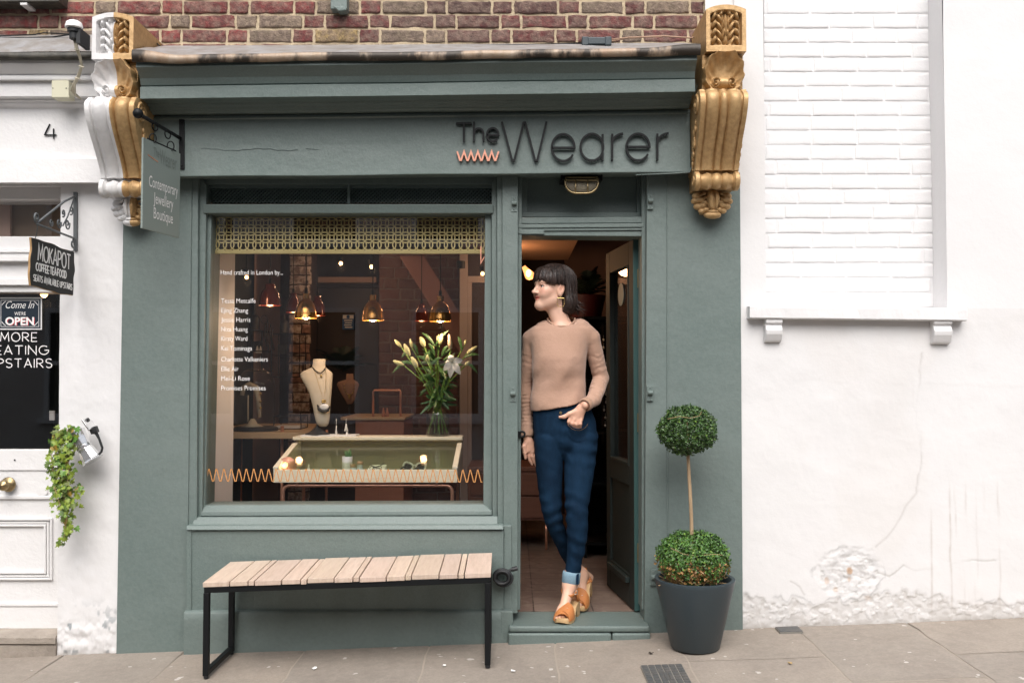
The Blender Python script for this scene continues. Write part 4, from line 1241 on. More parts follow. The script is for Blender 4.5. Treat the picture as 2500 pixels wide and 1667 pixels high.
A_ = np.array(mb.v)
mb.build('lettering', M['vinyl'], hs_, recalc=False)
mb = MB()
put_text(mb, 'The', T1, SWD * .26, -SHT * .155, SWD * .15, .058)
put_text(mb, 'Wearer', T1, SWD * .42, -SHT * .215, SWD * .47, .098)
mb.build('faded_name', M['faded_letter'], hs_, recalc=False)
mb = MB(); mb.hexa([TB(SWD * .12, -SHT * .165, -.001), TB(SWD * .38, -SHT * .20, -.001), TB(SWD * .38, -SHT * .212, -.001), TB(SWD * .12, -SHT * .178, -.001)], [TB(SWD * .12, -SHT * .165, .001), TB(SWD * .38, -SHT * .20, .001), TB(SWD * .38, -SHT * .212, .001), TB(SWD * .12, -SHT * .178, .001)])
mb.build('faded_stripe', M['copper_soft'], hs_)
ad = (A1 - A0)
for fr in (.26, .74):
    q = Vector(TB(SWD * fr, 0, .004)); t_ = (q.y - A0.y) / ad.y; p = A0 + ad * t_
    gap = p.z - q.z
    mb = MB(); Rn = gap * .22
    c = Vector((p.x, p.y, p.z - .007 - Rn + .010)); mb.tube([c + Vector((Rn * .3 * math.cos(a * PI / 9), Rn * math.cos(a * PI / 9), Rn * math.sin(a * PI / 9))) for a in range(18)], .0032, 6, closed=True)
    c2 = Vector((q.x, q.y, q.z + gap * .20)); mb.tube([c2 + Vector((Rn * .7 * math.cos(a * PI / 9), .3 * Rn * math.cos(a * PI / 9), gap * .24 * math.sin(a * PI / 9))) for a in range(18)], .0030, 6, closed=True)
    mb.build('hanging_ring', M['black'], hs_, smooth=True)
mb = MB(); mb.tube([Vector(TB(SWD * .12, .004, .004)), Vector(TB(SWD * .88, .004, .004))], .004, 6); mb.build('top_bar', M['black'], hs_)

# ================================================================== cafe's scrolled arm and chalkboard
ca = thing('sign_bracket', a2(172, 570, -.01), 'wrought iron scrolled arm on the white pier holding the chalkboard', 'sign bracket')
P0 = a2(171, 452, -.022); P1 = a2(172, 548, -.022); TIP = a2(86, 512, -.46)
mb = MB(); mb.slab([(168, 441), (176, 441), (176, 576), (168, 576)], -.015, .004); mb.build('wall_bar', M['iron'], ca, bevel=.0015)
mb = MB()
mb.tube([P0, P0 + (TIP - P0) * .3 + Vector((0, 0, .012)), TIP], .0055, 8); mb.tube([P1, TIP + Vector((0, 0, -.006))], .0055, 8)
mb.build('strut', M['iron'], ca, smooth=True)
def scroll2d(c, e1, r, turns, a0, sg=1, r0=.18):
    e2 = Vector((0, 0, 1)); out = []
    n = int(26 * turns)
    for i in range(n + 1):
        t = i / n; rr = r * (1 - (1 - r0) * t); a = a0 + sg * t * turns * 2 * PI
        out.append(c + e1 * rr * math.cos(a) + e2 * rr * math.sin(a))
    return out
e1 = (TIP - P1); e1.z = 0; e1.normalize()
def scr(pts, r=.0036):
    mb = MB(); mb.tube(pts, r, 6); mb.build('scroll', M['iron'], ca, smooth=True)
for fr, up, r in ((.22, .055, .030), (.45, .042, .028), (.66, .028, .020)):
    scr(scroll2d(P1 + (TIP - P1) * fr + Vector((0, 0, up)), e1, r, 1.3, PI * .9, 1))
for fr, up, r in ((.12, .13, .024), (.34, .098, .020)):
    scr(scroll2d(P1 + (TIP - P1) * fr + Vector((0, 0, up)), e1, r, 1.2, -PI * .4, -1))
scr([P1 + Vector((0, 0, .19)) + e1 * .02, P1 + (TIP - P1) * .22 + Vector((0, 0, .09)), P1 + (TIP - P1) * .35 + Vector((0, 0, .035))])
scr(scroll2d(TIP + Vector((0, 0, .022)) + e1 * .010, e1, .024, 1.1, -PI / 2, 1, .35), .0048)
scr(scroll2d(P1 + Vector((0, 0, -.03)) + e1 * .025, e1, .022, 1.1, PI / 2, 1, .5), .0042)
N2 = a2(71, 546, -.44); F2 = a2(169, 579, -.045)
d2 = F2 - N2; d2.z = 0; W2 = d2.length; d2.normalize(); n2 = d2.cross(Vector((0, 0, 1))); H2 = N2.z - a2(68, 656, -.44).z
rise = F2.z - N2.z
def TC(u, v, d): q = N2 + d2 * u + Vector((0, 0, v + rise * u / W2)) - n2 * (d - .004); return (q.x, q.y, q.z)
cb_ = thing('chalkboard_sign', tuple(N2 + d2 * W2 / 2 - Vector((0, 0, H2))), 'wavy edged black chalkboard with white hand lettering, hung over the cafe doorway', 'hanging sign')
ol = []
for k in range(64):
    a = 2 * PI * k / 64; cx, cy = math.cos(a), math.sin(a)
    m_ = max(abs(cx), abs(cy)); u, v = .5 + .5 * cx / m_, .5 + .5 * cy / m_
    wv = .014 * math.sin(4 * a + .6) + .008 * math.sin(9 * a)
    ol.append(((.5 + (u - .5) * (1 + wv * 2)) * W2, -(1 - (.5 + (v - .5) * (1 + wv * 2))) * H2))
mb = MB(); mb.hexa([TC(u, v, 0) for u, v in ol], [TC(u, v, .012) for u, v in ol]); mb.build('board', M['chalk'], cb_)
mb = MB(); mb.ribbon(ol, .004, .003, .0115, True, TC); mb.build('board_edge', M['wood_edge'], cb_)
mb = MB(); T2 = lambda u, v, d: TC(u, v, d - .0012)
caps(mb, 'MOKAPOT', T2, W2 * .14, -H2 * .43, H2 * .33, .0075, fit=W2 * .76, gap=.14)
caps(mb, 'COFFEE.TEA.FOOD', T2, W2 * .10, -H2 * .65, H2 * .155, .0065, fit=W2 * .70, gap=.16)
caps(mb, 'SEATS AVAILABLE UPSTAIRS', T2, W2 * .05, -H2 * .88, H2 * .125, .0045, fit=W2 * .90, gap=.2)
mb.build('lettering', M['vinyl'], cb_)
for fr in (.09, .93):
    q = Vector(TC(W2 * fr, -.012, .004)); p = TIP if fr < .5 else P1 + Vector((0, 0, -.05)) + e1 * .01
    mb = MB(); mb.tube([q + Vector((0, .004, -.006)), q + Vector((0, 0, .012)), (p + q) / 2 + Vector((.004, 0, 0)), p + Vector((0, 0, -.012)), p + Vector((0, .008, 0))], .0022, 6); mb.build('hook', M['iron'], cb_, smooth=True)

# ================================================================== notices on the cafe door glass
op = thing('open_sign', a2(45, 757, .12), 'navy and red open sign with ornate corners on the cafe door glass', 'sign')
Yo = .125
mb = MB(); mb.rect(-5, 683, 96, 757, Yo, Yo + .003); mb.build('backing', M['vinyl'], op)
mb = MB(); mb.rect(-2, 686, 93, 754, Yo - .0015, Yo + .0005); mb.build('panel', M['open_navy'], op)
def TO(u, v, d): q = a2(u, -v, Yo - .003); return (q.x, q.y + d, q.z)
mb = MB()
put_text(mb, 'Come In', TO, 13, -708, 66, 24, shear=.4)
put_text(mb, "WE'RE", TO, 33, -724, 26, 11)
put_text(mb, 'OPEN', TO, 12, -746, 66, 25, offset=.03)
mb.ribbon([(2, -690), (89, -690), (89, -750), (2, -750)], .9, 0, .0008, True, TO)
for x, y, sx, sy in ((4, -692, 1, -1), (87, -692, -1, -1), (4, -748, 1, 1), (87, -748, -1, 1)):
    mb.ribbon([(x, y + sy * 9), (x + sx * 4, y + sy * 4), (x + sx * 9, y)], 1.4, 0, .0008, False, TO)
mb.build('lettering', M['vinyl'], op, recalc=False)
mb = MB()
def TO2(u, v, d): q = a2(u, -v, Yo - .002); return (q.x, q.y + d, q.z)
put_text(mb, 'OPEN', TO2, 13.6, -747, 66, 25, offset=.03)
mb.build('red_shadow_lettering', M['open_red'], op, recalc=False)
dl_ = thing('door_lettering', tuple(a2(45, 844, .1285)), 'large thin white capitals about upstairs seating on the cafe door glass', 'window lettering')
def TD(u, v, d): q = a2(u, -v, .1285); return (q.x, q.y + d, q.z)
for t_, u_, v_, f_ in (('MORE', 1, -784, 84), ('SEATING', -32, -814, 142), ('UPSTAIRS', -27, -844, 146)):
    mb = MB(); caps(mb, t_, TD, u_, v_, 20, 2.0, fit=f_, gap=.22); mb.build('lettering_line', M['vinyl'], dl_, recalc=False)

# ================================================================== fittings and cables along the top
ph = thing('light_sensor', a2(170, 112, -.25), 'white capped black photocell standing before the half-white bracket', 'sensor')
c = a2(170, 64, -.34)
mb = MB(); mb.lathe([(0, .030), (.024, .029), (.034, .022), (.038, .008), (.039, -.002), (.034, -.006), (0, -.006)], c, 28); mb.build('cap', M['white_ceramic'], ph, smooth='auto')
mb = MB(); mb.lathe([(0, -.006), (.029, -.006), (.028, -.022), (.020, -.024), (.019, -.052), (.014, -.056), (0, -.056)], c, 24); mb.box(c.x + .016, c.x + .034, c.y - .012, c.y + .09, c.z - .075, c.z - .006)
mb.build('base', M['black_soft'], ph, smooth='auto')
jb = thing('junction_box', a2(140, 226, -.14), 'cream square junction box with two screws on the cafe fascia', 'junction box')
mb = MB(); mb.rect(118, 185, 158, 225, -.175, -.11); mb.build('body', M['cream'], jb, bevel=.004)
mb = MB()
for x in (121.5, 152):
    mb = MB(); mb.ball(a2(x, 203, -.176), .0028, 8); mb.build('screw', M['black'], jb)
cbn = MB()
for k in range(3):
    dx = (k - 1) * 2.2
    cbn.tube([a2(172 + dx, 92, -.33), a2(176 + dx, 112, -.32), a2(183 + dx * .7, 130, -.29), a2(188 + dx * .5, 152, -.26), a2(180 + dx, 176, -.22), a2(170 + dx, 195, -.20), a2(168 + dx * 2, 208 + 6 * k, -.18), a2(180 + 3 * k, 222 + 3 * k, -.15)], .0042, 7)
for x, y in ((177, 114), (187, 153), (178, 180)):
    cbn.tube([a2(x - 6, y - 1, -.32), a2(x + 6, y + 2, -.32)], .003, 6)
tag(cbn.build('cable_bundle', M['cable_cream'], smooth=True), 'bundle of cream cables tied below the photocell at the half-white bracket', 'cable')
k1 = MB()
def fix(x, y, Y): return a2(x, y, Y)
k1.tube([a2(-30, 86, -.03), a2(60, 88, -.04), a2(120, 86, -.04), a2(160, 80, -.06)], .0038, 6); k1.tube([a2(-30, 84, -.03), a2(80, 80, -.03), a2(100, 76, -.02), a2(160, 79, -.06)], .003, 6)
tag(k1.build('cable', M['black'], smooth=True), 'black cables along the lead above the cafe fascia', 'cable')
k2 = MB()
k2.tube([a2(305, 52, .0), a2(330, 66, .0), a2(352, 92, -.02), a2(372, 112, -.04), a2(392, 120, -.06), a2(600, 118, -.05), a2(900, 110, -.05), a2(1180, 104, -.06), a2(1340, 100, -.06)], .0036, 6)
k2.tube([a2(900, 112, -.05), a2(1100, 108, -.06), a2(1340, 99, -.06)], .003, 6)
tag(k2.build('cable', M['black'], smooth=True), 'long black cable drooping along the top of the shop flashing', 'cable')
k3 = MB()
k3.tube([a2(1400, 96, -.06), a2(1440, 88, -.04), a2(1520, 83, -.03), a2(1590, 88, -.03), a2(1606, 80, -.03), a2(1611, 72, -.03)], .004, 7)
k3.tube([a2(1400, 92, -.06), a2(1450, 86, -.04), a2(1520, 85, -.03)], .0034, 7)
tag(k3.build('cable', mat('tan_cable', (.40, .25, .17), .6), smooth=True), 'tan cable from the grey connector box up to the gold bracket', 'cable')
k4 = MB()
k4.tube([a2(1611, 128, -.17), a2(1606, 185, -.16), a2(1597, 210, -.145), a2(1592, 250, -.128), a2(1590, 380, -.128), a2(1584, 396, -.127), a2(1540, 399, -.125), a2(1460, 402, -.123)], .003, 6)
tag(k4.build('cable', M['green'], smooth=True), 'thin painted cable clipped down the right-hand end of the green fascia', 'cable')
cx = thing('cable_connector', a2(1370, 104, -.08), 'dark grey cable connector box lying on the lead flashing', 'connector')
mb = MB(); mb.rect(1341, 85, 1402, 102, -.12, -.07); mb.build('body', M['pot'], cx, bevel=.005)
for x in (1337, 1390):
    mb = MB(); mb.rect(x, 84, x + 15, 104, -.125, -.066); mb.build('end_cap', M['pot'], cx, bevel=.004)
lb = MB(); lb.rect(759, -30, 797, 21, -.03, .03); lb.slab([(763, 14), (793, 16), (796, 24), (778, 26)], -.034, .02)
tag(lb.build('wall_box', M['green'], bevel=.004), 'small green box hanging down the brickwork at the top edge', 'box')
lb = thing('window_ledge', a2(60, 8, -.05), 'dark ledge with a pale clip at the brick wall above the cafe', 'ledge')
mb = MB(); mb.rect(-80, -30, 135, 4, -.06, .05); mb.rect(-80, 3, 128, 8, -.045, .05); mb.build('ledge', M['black_gutter'], lb, bevel=.003)
mb = MB(); mb.rect(46, 6, 62, 12, -.055, .03); mb.build('clip', M['stone_white'], lb, bevel=.002)

# ================================================================== moka pot planter with trailing ivy
mk = thing('moka_pot', a2(200, 1066, -.10), 'tilted silver moka pot fixed to the white pier as a planter', 'moka pot')
c0 = a2(214, 1058, -.10); c1 = a2(172, 993, -.10)
ax = (c1 - c0); HT = ax.length; ax.normalize()
Q = Vector((0, 0, 1)).rotation_difference(ax).to_matrix()
def oct8(r, h, tw=PI / 8): return [c0 + Q @ Vector((r * math.cos(k * PI / 4 + tw), r * math.sin(k * PI / 4 + tw), h * HT)) for k in range(8)]
mb = MB(); mb.loft([oct8(.050, .0), oct8(.050, .02), oct8(.046, .06), oct8(.036, .43), oct8(.034, .46)]); mb.build('boiler', M['alu'], mk, bevel=.0015)
mb = MB(); mb.loft([[c0 + Q @ Vector((r * math.cos(k * PI / 12), r * math.sin(k * PI / 12), h * HT)) for k in range(24)] for r, h in ((.0355, .455), (.0365, .475), (.0365, .53), (.034, .54))]); mb.build('collar', M['alu'], mk, smooth='auto')
mb = MB(); mb.loft([oct8(.033, .54), oct8(.035, .58), oct8(.047, .98), oct8(.048, 1.0), oct8(.044, 1.0), oct8(.035, .75)], True); mb.build('jug', M['alu'], mk, bevel=.0012)
side_ = Q @ Vector((1, 0, 0)); side_ = (side_ - ax * side_.dot(ax)).normalized()
if side_.x < 0: side_ = -side_
hd = [a2(206, 993, -.10), a2(222, 990, -.10), a2(232, 1018, -.10), a2(236, 1034, -.10), a2(226, 1043, -.10)]
mb = MB(); mb.tube([a2(210, 992, -.10), a2(221, 994, -.10), a2(228, 1008, -.10), a2(235, 1028, -.10), a2(233, 1037, -.10), a2(227, 1043, -.10)], [.010, .009, .006, .006, .006, .006], 8)
mb.slab([(203, 984), (218, 978), (223, 992), (209, 998)], -.115, -.085)
mb.build('handle', M['black_soft'], mk, bevel=.002)
mb = MB(); mb.slab([(186, 965), (189, 963), (206, 986), (203, 990)], -.145, -.055); mb.build('lid', M['alu'], mk, bevel=.002)
mb = MB(); mb.tube([a2(191, 968, -.1), a2(196, 966, -.1)], .006, 8); mb.tube([a2(196, 966, -.1), a2(204, 963, -.1)], [.008, .010], 10); mb.build('lid_knob', M['black_soft'], mk, smooth='auto')
rv = random.Random(12)
iv = thing('ivy', a2(150, 1250, -.14), 'trailing green and yellow ivy spilling from the tilted moka pot', 'ivy')
LOB = [(0, 0), (.30, -.10), (.52, .16), (.30, .30), (.40, .62), (.14, .58), (0, 1.0), (-.14, .58), (-.40, .62), (-.30, .30), (-.52, .16), (-.30, -.10)]
def ivy_leaf(mb, c, s, nrm, rot, col):
    q = Vector((0, -1, 0)).rotation_difference(nrm)
    pts = []
    for u, v in LOB:
        a = u * math.cos(rot) - v * math.sin(rot); b = u * math.sin(rot) + v * math.cos(rot)
        pts.append(c + q @ Vector((a * s, .10 * s * abs(u) * 2 - .12 * s * v * v, b * s)))
    ctr = c + q @ Vector((-.35 * math.sin(rot) * s, -.04 * s, .35 * math.cos(rot) * s))
    n = len(pts)
    mb.add([tuple(p) for p in pts] + [tuple(ctr)], [(i, (i + 1) % n, n) for i in range(n)], col=col)
strands = [[(172, 992), (150, 985), (128, 995), (120, 1020), (118, 1060), (124, 1100), (128, 1140)],
           [(170, 995), (145, 1000), (138, 1040), (140, 1090), (146, 1130), (152, 1170), (150, 1200), (145, 1235), (140, 1252)],
           [(172, 998), (156, 1005), (152, 1050), (150, 1100), (158, 1130), (172, 1125), (188, 1115)],
           [(172, 998), (160, 1010), (160, 1060), (155, 1110), (160, 1150), (170, 1160), (180, 1153)],
           [(150, 985), (135, 1000), (128, 1040), (134, 1080), (126, 1120), (136, 1150), (146, 1190), (160, 1205), (166, 1218)],
           [(168, 992), (148, 990), (130, 1010), (140, 1060), (135, 1110), (150, 1150), (155, 1190)]]
st = MB(); lf = MB()
for s_ in strands:
    pts = [a2(x + rv.uniform(-2, 2), y, -.13 + rv.uniform(-.02, .02)) for x, y in s_]
    st.tube(pts, .0018, 5)
    for i in range(len(pts) - 1):
        L_ = (pts[i + 1] - pts[i]).length
        m_ = max(2, int(L_ / .0058))
        for k in range(m_):
            t = (k + rv.random()) / m_
            p = pts[i].lerp(pts[i + 1], t) + Vector((rv.gauss(0, .016), rv.uniform(-.03, .03), rv.gauss(0, .010)))
            down = max(0, min(1, (a2(0, 1000, -.13).z - p.z) / .5))
            y_ = rv.random() < .42 + .40 * down
            cl_ = (1.25, 1.15, .7) if y_ else (rv.uniform(.5, .85), rv.uniform(.62, .95), rv.uniform(.5, .9))
            if rv.random() < .05: cl_ = (1.6, .75, .6)
            nrm = Vector((rv.gauss(0, .45), -1, rv.gauss(.25, .4))).normalized()
            ivy_leaf(lf, p, rv.uniform(.016, .034), nrm, PI + rv.gauss(0, .7), cl_)
st.build('stem', M['twig'], iv); lf.build('leaves', M['ivy'], iv, recalc=False)

# ================================================================== bench
bn = thing('bench', (-.73, -.25, -.03), 'low slatted timber bench on a black steel frame under the shop window', 'bench')
BY0, BY1 = -.446, -.082
bTL, bTR = at(494, 1422, BY0), at(1199, 1397, BY0)
bBL, bBR = at(563, 1371, BY1), at(1202, 1348, BY1)
bBL.x = bTL.x + .012
def BP(u, v, dz=0.0):        # u along, v front to back
    p = bTL.lerp(bTR, u).lerp(bBL.lerp(bBR, u), v); return p + Vector((0, 0, dz))
edges = [(145, 320), (325, 442), (445, 484), (487, 660), (664, 784), (787, 826), (829, 1003), (1006, 1126), (1129, 1168), (1171, 1343), (1347, 1467), (1469, 1508), (1511, 1688), (1691, 1812), (1815, 1853), (1857, 2030)]
rb = random.Random(5)
for x0, x1 in edges:
    u0, u1 = (x0 - 145) / 1885, (x1 - 145) / 1885
    mb = MB(); t = .021; e = rb.uniform(-.002, .002); f_ = rb.uniform(-.004, .004)
    cl_ = rb.uniform(.88, 1.12); cl_ = (cl_, cl_ * rb.uniform(.96, 1.02), cl_ * rb.uniform(.92, 1.02))
    u0 += .0009; u1 -= .0009
    fr = [BP(u0, f_ * 2, e), BP(u1, f_ * 2, e), BP(u1, f_ * 2, e - t), BP(u0, f_ * 2, e - t)]
    bk = [BP(u0, 1 + f_, e), BP(u1, 1 + f_, e), BP(u1, 1 + f_, e - t), BP(u0, 1 + f_, e - t)]
    mb.hexa(fr, bk, col=cl_)
    mb.build('slat', M['teak'], bn, bevel=.002)
def bar(mb, a, b, wx, wy, wz):
    """square bar between two points: half sizes by axis"""
    a, b = Vector(a), Vector(b); d = (b - a).normalized()
    ex = Vector((1, 0, 0)) if abs(d.x) < .7 else Vector((0, 1, 0))
    ez = d.cross(ex).normalized(); ex = ez.cross(d).normalized()
    o = [(-1, -1), (1, -1), (1, 1), (-1, 1)]
    mb.hexa([a + ex * p * wx + ez * q * wz for p, q in o], [b + ex * p * wx + ez * q * wz for p, q in o])
hb = .0125
mb = MB()
dzr = -.021 - hb - .001
for v in (.045, .955): bar(mb, BP(.004, v, dzr), BP(.996, v, dzr), hb, hb, hb)
mb.build('rail', M['black'], bn, bevel=.002)
def foot_z(p): return gz(p.x, p.y) + .004
for u, nm in ((.012, 0), (.988, 1)):
    mb = MB()
    tops = [BP(u, v, dzr - hb - .0005) for v in (.045, .955)]
    bots = [Vector((q.x, q.y, foot_z(q) + .012)) for q in tops]
    bots[0].z = max(foot_z(bots[0]) + .012, -.08)
    for q, b_ in zip(tops, bots): bar(mb, q, Vector((q.x, q.y, b_.z)), hb, hb, hb)
    a, b_ = bots
    bar(mb, a + Vector((0, hb + .0005, hb)), b_ + Vector((0, -hb - .0005, hb)), hb - .0006, hb - .0006, hb - .0006)
    c, d = [q + Vector((0, 0, hb + dzr * 0 - .0)) for q in tops]
    bar(mb, BP(u, .045, dzr) + Vector((0, hb + .0005, 0)), BP(u, .955, dzr) - Vector((0, hb + .0005, 0)), hb - .0006, hb - .0006, hb - .0006)
    lg = mb.build('leg_frame', M['black'], bn, bevel=.002)
    for q in bots:
        mb = MB(); mb.lathe([(0, -.0115), (.011, -.0115), (.011, 0), (0, 0)], q, 12); mb.build('rubber_foot', M['black_soft'], lg)

ck = thing('cable_lock', a2(1155, 1345, -.08), 'coiled black cable lock hooked on the post beside the bench', 'lock')
mb = MB(); c = a2(1153, 1326, -.085)
for k in range(5):
    r = .030 + .006 * math.sin(k * 2.1)
    mb.tube([c + Vector((r * 1.15 * math.cos(a * PI / 12) + .008 * (k % 2), -.020 + .011 * k, r * math.sin(a * PI / 12) + .004 * math.cos(k * 2))) for a in range(24)], .0065, 8, closed=True)
mb.build('coil', M['black_soft'], ck, smooth=True)
mb = MB(); mb.tube([c + Vector((.03, -.01, .02)), a2(1170, 1310, -.075), a2(1178, 1306, -.07)], .007, 8); mb.tube([a2(1176, 1307, -.075), a2(1188, 1304, -.07)], .011, 8)
mb.build('lock_barrel', M['black_soft'], ck, smooth='auto')

# ================================================================== plant pot, box topiary
PC = Vector((a2(1596, 1410, -.26).x, -.262, 0)); PC.z = gz(PC.x, PC.y) + .004
zr_ = a2(1596, 1326, -.26).z
pt = thing('plant_pot', tuple(PC), 'large tapered dark grey planter standing at the pilaster foot', 'plant pot')
h = zr_ - PC.z
mb = MB(); mb.lathe([(0, 0), (.106, 0), (.110, .004), (.178, h - .020), (.182, h - .004), (.181, h), (.165, h), (.160, h - .006), (.150, h - .05), (0, h - .05)], PC, 64)
mb.build('pot', M['pot'], pt, smooth='auto')
mb = MB()
mb.grid([[PC + Vector((r * math.cos(a), r * math.sin(a), h - .040 + .008 * float(fbm(r * 30 * math.cos(a), r * 30 * math.sin(a), seed=4)))) for r in np.linspace(0, .152, 8)] for a in np.linspace(0, 2 * PI, 33)])
mb.build('soil', M['soil'], pt, smooth=True, recalc=False)
def leaf(mb, c, nrm, s, col, rg):
    t = nrm.orthogonal().normalized(); t = Matrix.Rotation(rg.uniform(0, 2 * PI), 3, nrm) @ t
    b = nrm.cross(t); w_ = s * .30
    tip = c + t * s + nrm * s * .15
    mid = c + t * s * .5
    pts = [c, mid + b * w_ + nrm * s * .12, tip, mid - b * w_ + nrm * s * .12, mid]
    mb.add([tuple(p) for p in pts], [(0, 4, 1), (1, 4, 2), (2, 4, 3), (3, 4, 0)], col=col)
def bush(mb, c, rx, ry, rz, n, seed, colf, zmin=-1.0, lumps=.08, smin=.014, smax=.024):
    rg = random.Random(seed); c = Vector(c)
    for i in range(n):
        u = rg.uniform(zmin, 1); a = rg.uniform(0, 2 * PI); s_ = math.sqrt(1 - u * u)
        d = Vector((s_ * math.cos(a), s_ * math.sin(a), u))
        lump = 1 + lumps * float(fbm(d.x * 2.3 + seed, d.y * 2.3, d.z * 2.3, seed=seed, oct=3)) * 1.6
        r = (1 - abs(rg.gauss(0, .09))) * lump if rg.random() < .72 else rg.uniform(.5, .92) * lump
        if rg.random() < .04: r *= 1.06
        p = c + Vector((d.x * rx * r, d.y * ry * r, d.z * rz * r))
        nr = (d + Vector((rg.gauss(0, .55), rg.gauss(0, .55), rg.gauss(.25, .5)))).normalized()
        leaf(mb, p, nr, rg.uniform(smin, smax), colf(rg, d, r), rg)
def col_top(rg, d, r):
    f = rg.uniform(.45, 1.25)
    if rg.random() < .12: return (f * 1.8, f * 1.5, f * 1.0)
    return (f, f, f)
def col_low(rg, d, r):
    brown = d.z < .1 and rg.random() < (.38 + .75 * max(0, float(fbm(d.x * 3, d.y * 3, d.z * 3, seed=9)) + .25)) * (1.0 if d.z < -.12 else .35)
    f = rg.uniform(.55, 1.5)
    if brown: return (7.5 * f, 1.9 * f, 3.0 * f)
    if rg.random() < .2: return (f * 2.2, f * 1.75, f * 1.1)
    return (f * 1.15, f * 1.25, f)
tpz = a2(1579, 987, -.262); lowc = a2(1592, 1283, -.262)
tr = thing('box_topiary', (PC.x, PC.y, PC.z + h - .05), 'box topiary with clipped ball on a thin stem and a browning skirt', 'topiary')
mb = MB()
tp_ = [Vector((PC.x + .003, PC.y, PC.z + h - .05)), a2(1589, 1235, -.262), a2(1588, 1190, -.264), a2(1585, 1130, -.262), a2(1582, 1080, -.260), a2(1580, 1040, -.262), tpz]
mb.tube(tp_, [.012, .0095, .0085, .0085, .0078, .0078, .006], 10)
mb.tube([tpz, tpz + Vector((.05, -.03, .05))], .004, 6); mb.tube([tpz, tpz + Vector((-.05, .03, .04))], .004, 6); mb.tube([tpz, tpz + Vector((0, .02, .07))], .004, 6)
mb.build('trunk', M['bark'], tr, smooth=True)
mb = MB(); bush(mb, tpz, .134, .13, .112, 6800, 21, col_top, smin=.010, smax=.018); mb.build('crown', M['leaf'], tr, recalc=False)
mb = MB(); bush(mb, lowc, .164, .155, .128, 8200, 33, col_low, zmin=-.8, lumps=.12, smin=.011, smax=.019); mb.build('skirt', M['leaf'], tr, recalc=False)
mb = MB()
for pts in ([(1533, 962), (1560, 956), (1585, 960), (1606, 955), (1612, 945)], [(1540, 1258), (1570, 1272), (1600, 1276), (1640, 1272), (1660, 1274)]):
    mb.tube([a2(x, y, -.262 - .122 if y < 1100 else -.262 - .138) for x, y in pts], .0011, 5)
rgk = random.Random(8)
for i in range(26):
    a = rgk.uniform(PI, 2 * PI); p = lowc + Vector((.10 * math.cos(a), .10 * math.sin(a), -.10))
    mb.tube([p, p + Vector((.05 * math.cos(a) + rgk.gauss(0, .02), .05 * math.sin(a), rgk.uniform(-.01, .05)))], .0016, 4)
mb.build('twigs', M['twig'], tr)

# ================================================================== iron covers and litter on the pavement
def cover(cx0, cx1, cy0, cy1, label, cells):
    t = thing('drain_cover', ((cx0 + cx1) / 2, (cy0 + cy1) / 2, gz((cx0 + cx1) / 2, cy0)), label, 'drain cover')
    def Pq(x, y, dz): return (x, y, gz(x, y) + dz)
    mb = MB(); mb.hexa([Pq(cx0, cy0, .0075), Pq(cx1, cy0, .0075), Pq(cx1, cy1, .0075), Pq(cx0, cy1, .0075)], [Pq(cx0, cy0, -.01), Pq(cx1, cy0, -.01), Pq(cx1, cy1, -.01), Pq(cx0, cy1, -.01)])
    mb.build('base', M['drain_gap'], t)
    mb = MB(); nx, ny = cells
    wx, wy = (cx1 - cx0) / nx, (cy1 - cy0) / ny
    for i in range(nx):
        for j in range(ny):
            if nx == 6 and i in (2, 3) and 2 <= j <= 4: continue
            a0, a1, b0, b1 = cx0 + i * wx + .0025, cx0 + (i + 1) * wx - .0025, cy0 + j * wy + .0025, cy0 + (j + 1) * wy - .0025
            mb.hexa([Pq(a0, b0, .0105), Pq(a1, b0, .0105), Pq(a1, b1, .0105), Pq(a0, b1, .0105)], [Pq(a0, b0, 0), Pq(a1, b0, 0), Pq(a1, b1, 0), Pq(a0, b1, 0)])
    if nx == 6:
        a0, a1, b0, b1 = cx0 + 2 * wx + .0025, cx0 + 4 * wx - .0025, cy0 + 2 * wy + .0025, cy0 + 5 * wy - .0025
        for k in range(3):
            u0 = a0 + (a1 - a0) * k / 3 + .001; u1 = a0 + (a1 - a0) * (k + 1) / 3 - .001
            mb.hexa([Pq(u0, b0, .0105), Pq(u1, b0, .0105), Pq(u1, b1, .0105), Pq(u0, b1, .0105)], [Pq(u0, b0, 0), Pq(u1, b0, 0), Pq(u1, b1, 0), Pq(u0, b1, 0)])
    mb.build('tread_plate', M['drain'], t, bevel=.0012)
g0, g1, g2 = on_ground(1564, 1628), on_ground(1666, 1628), on_ground(1690, 1700)
cover(g0.x, g1.x, g0.y - .26, g0.y, 'dark iron cover with a grid tread at the bottom edge of the photo', (6, 8))
g0, g1 = on_ground(1892, 1534), on_ground(1950, 1534)
cover(g0.x, g1.x, g0.y - .085, g0.y, 'small plain grey iron plate set in the pavement by the white wall', (1, 1))
def scrap(px, py, s, m, label, cat, seed):
    rg = random.Random(seed); p = on_ground(px, py)
    mb = MB(); pts = []
    for k in range(7):
        a = 2 * PI * k / 7; r = s * rg.uniform(.55, 1.1)
        pts.append(p + Vector((r * math.cos(a), r * .8 * math.sin(a), .0065 + rg.uniform(0, .006))))
    mb.hexa(pts, [q - Vector((0, 0, .002)) for q in pts])
    tag(mb.build('litter', m), label, cat, 'scraps lying on the pavement')
lt_ = mat('dry_leaf', (.45, .31, .14), .8)
scrap(1929, 1621, .012, lt_, 'curled tan leaf alone on the flagstones below the small iron plate', 'leaf', 1)
scrap(1589, 1597, .012, M['soil'], 'dark leaf scrap on the flagstone in front of the planter', 'leaf', 2)
scrap(1085, 1627, .011, M['vinyl'], 'cream paper scrap on the flags near the bench end', 'litter', 3)
scrap(1254, 1640, .012, M['vinyl'], 'white paper scrap on the flags below the doorstep', 'litter', 4)
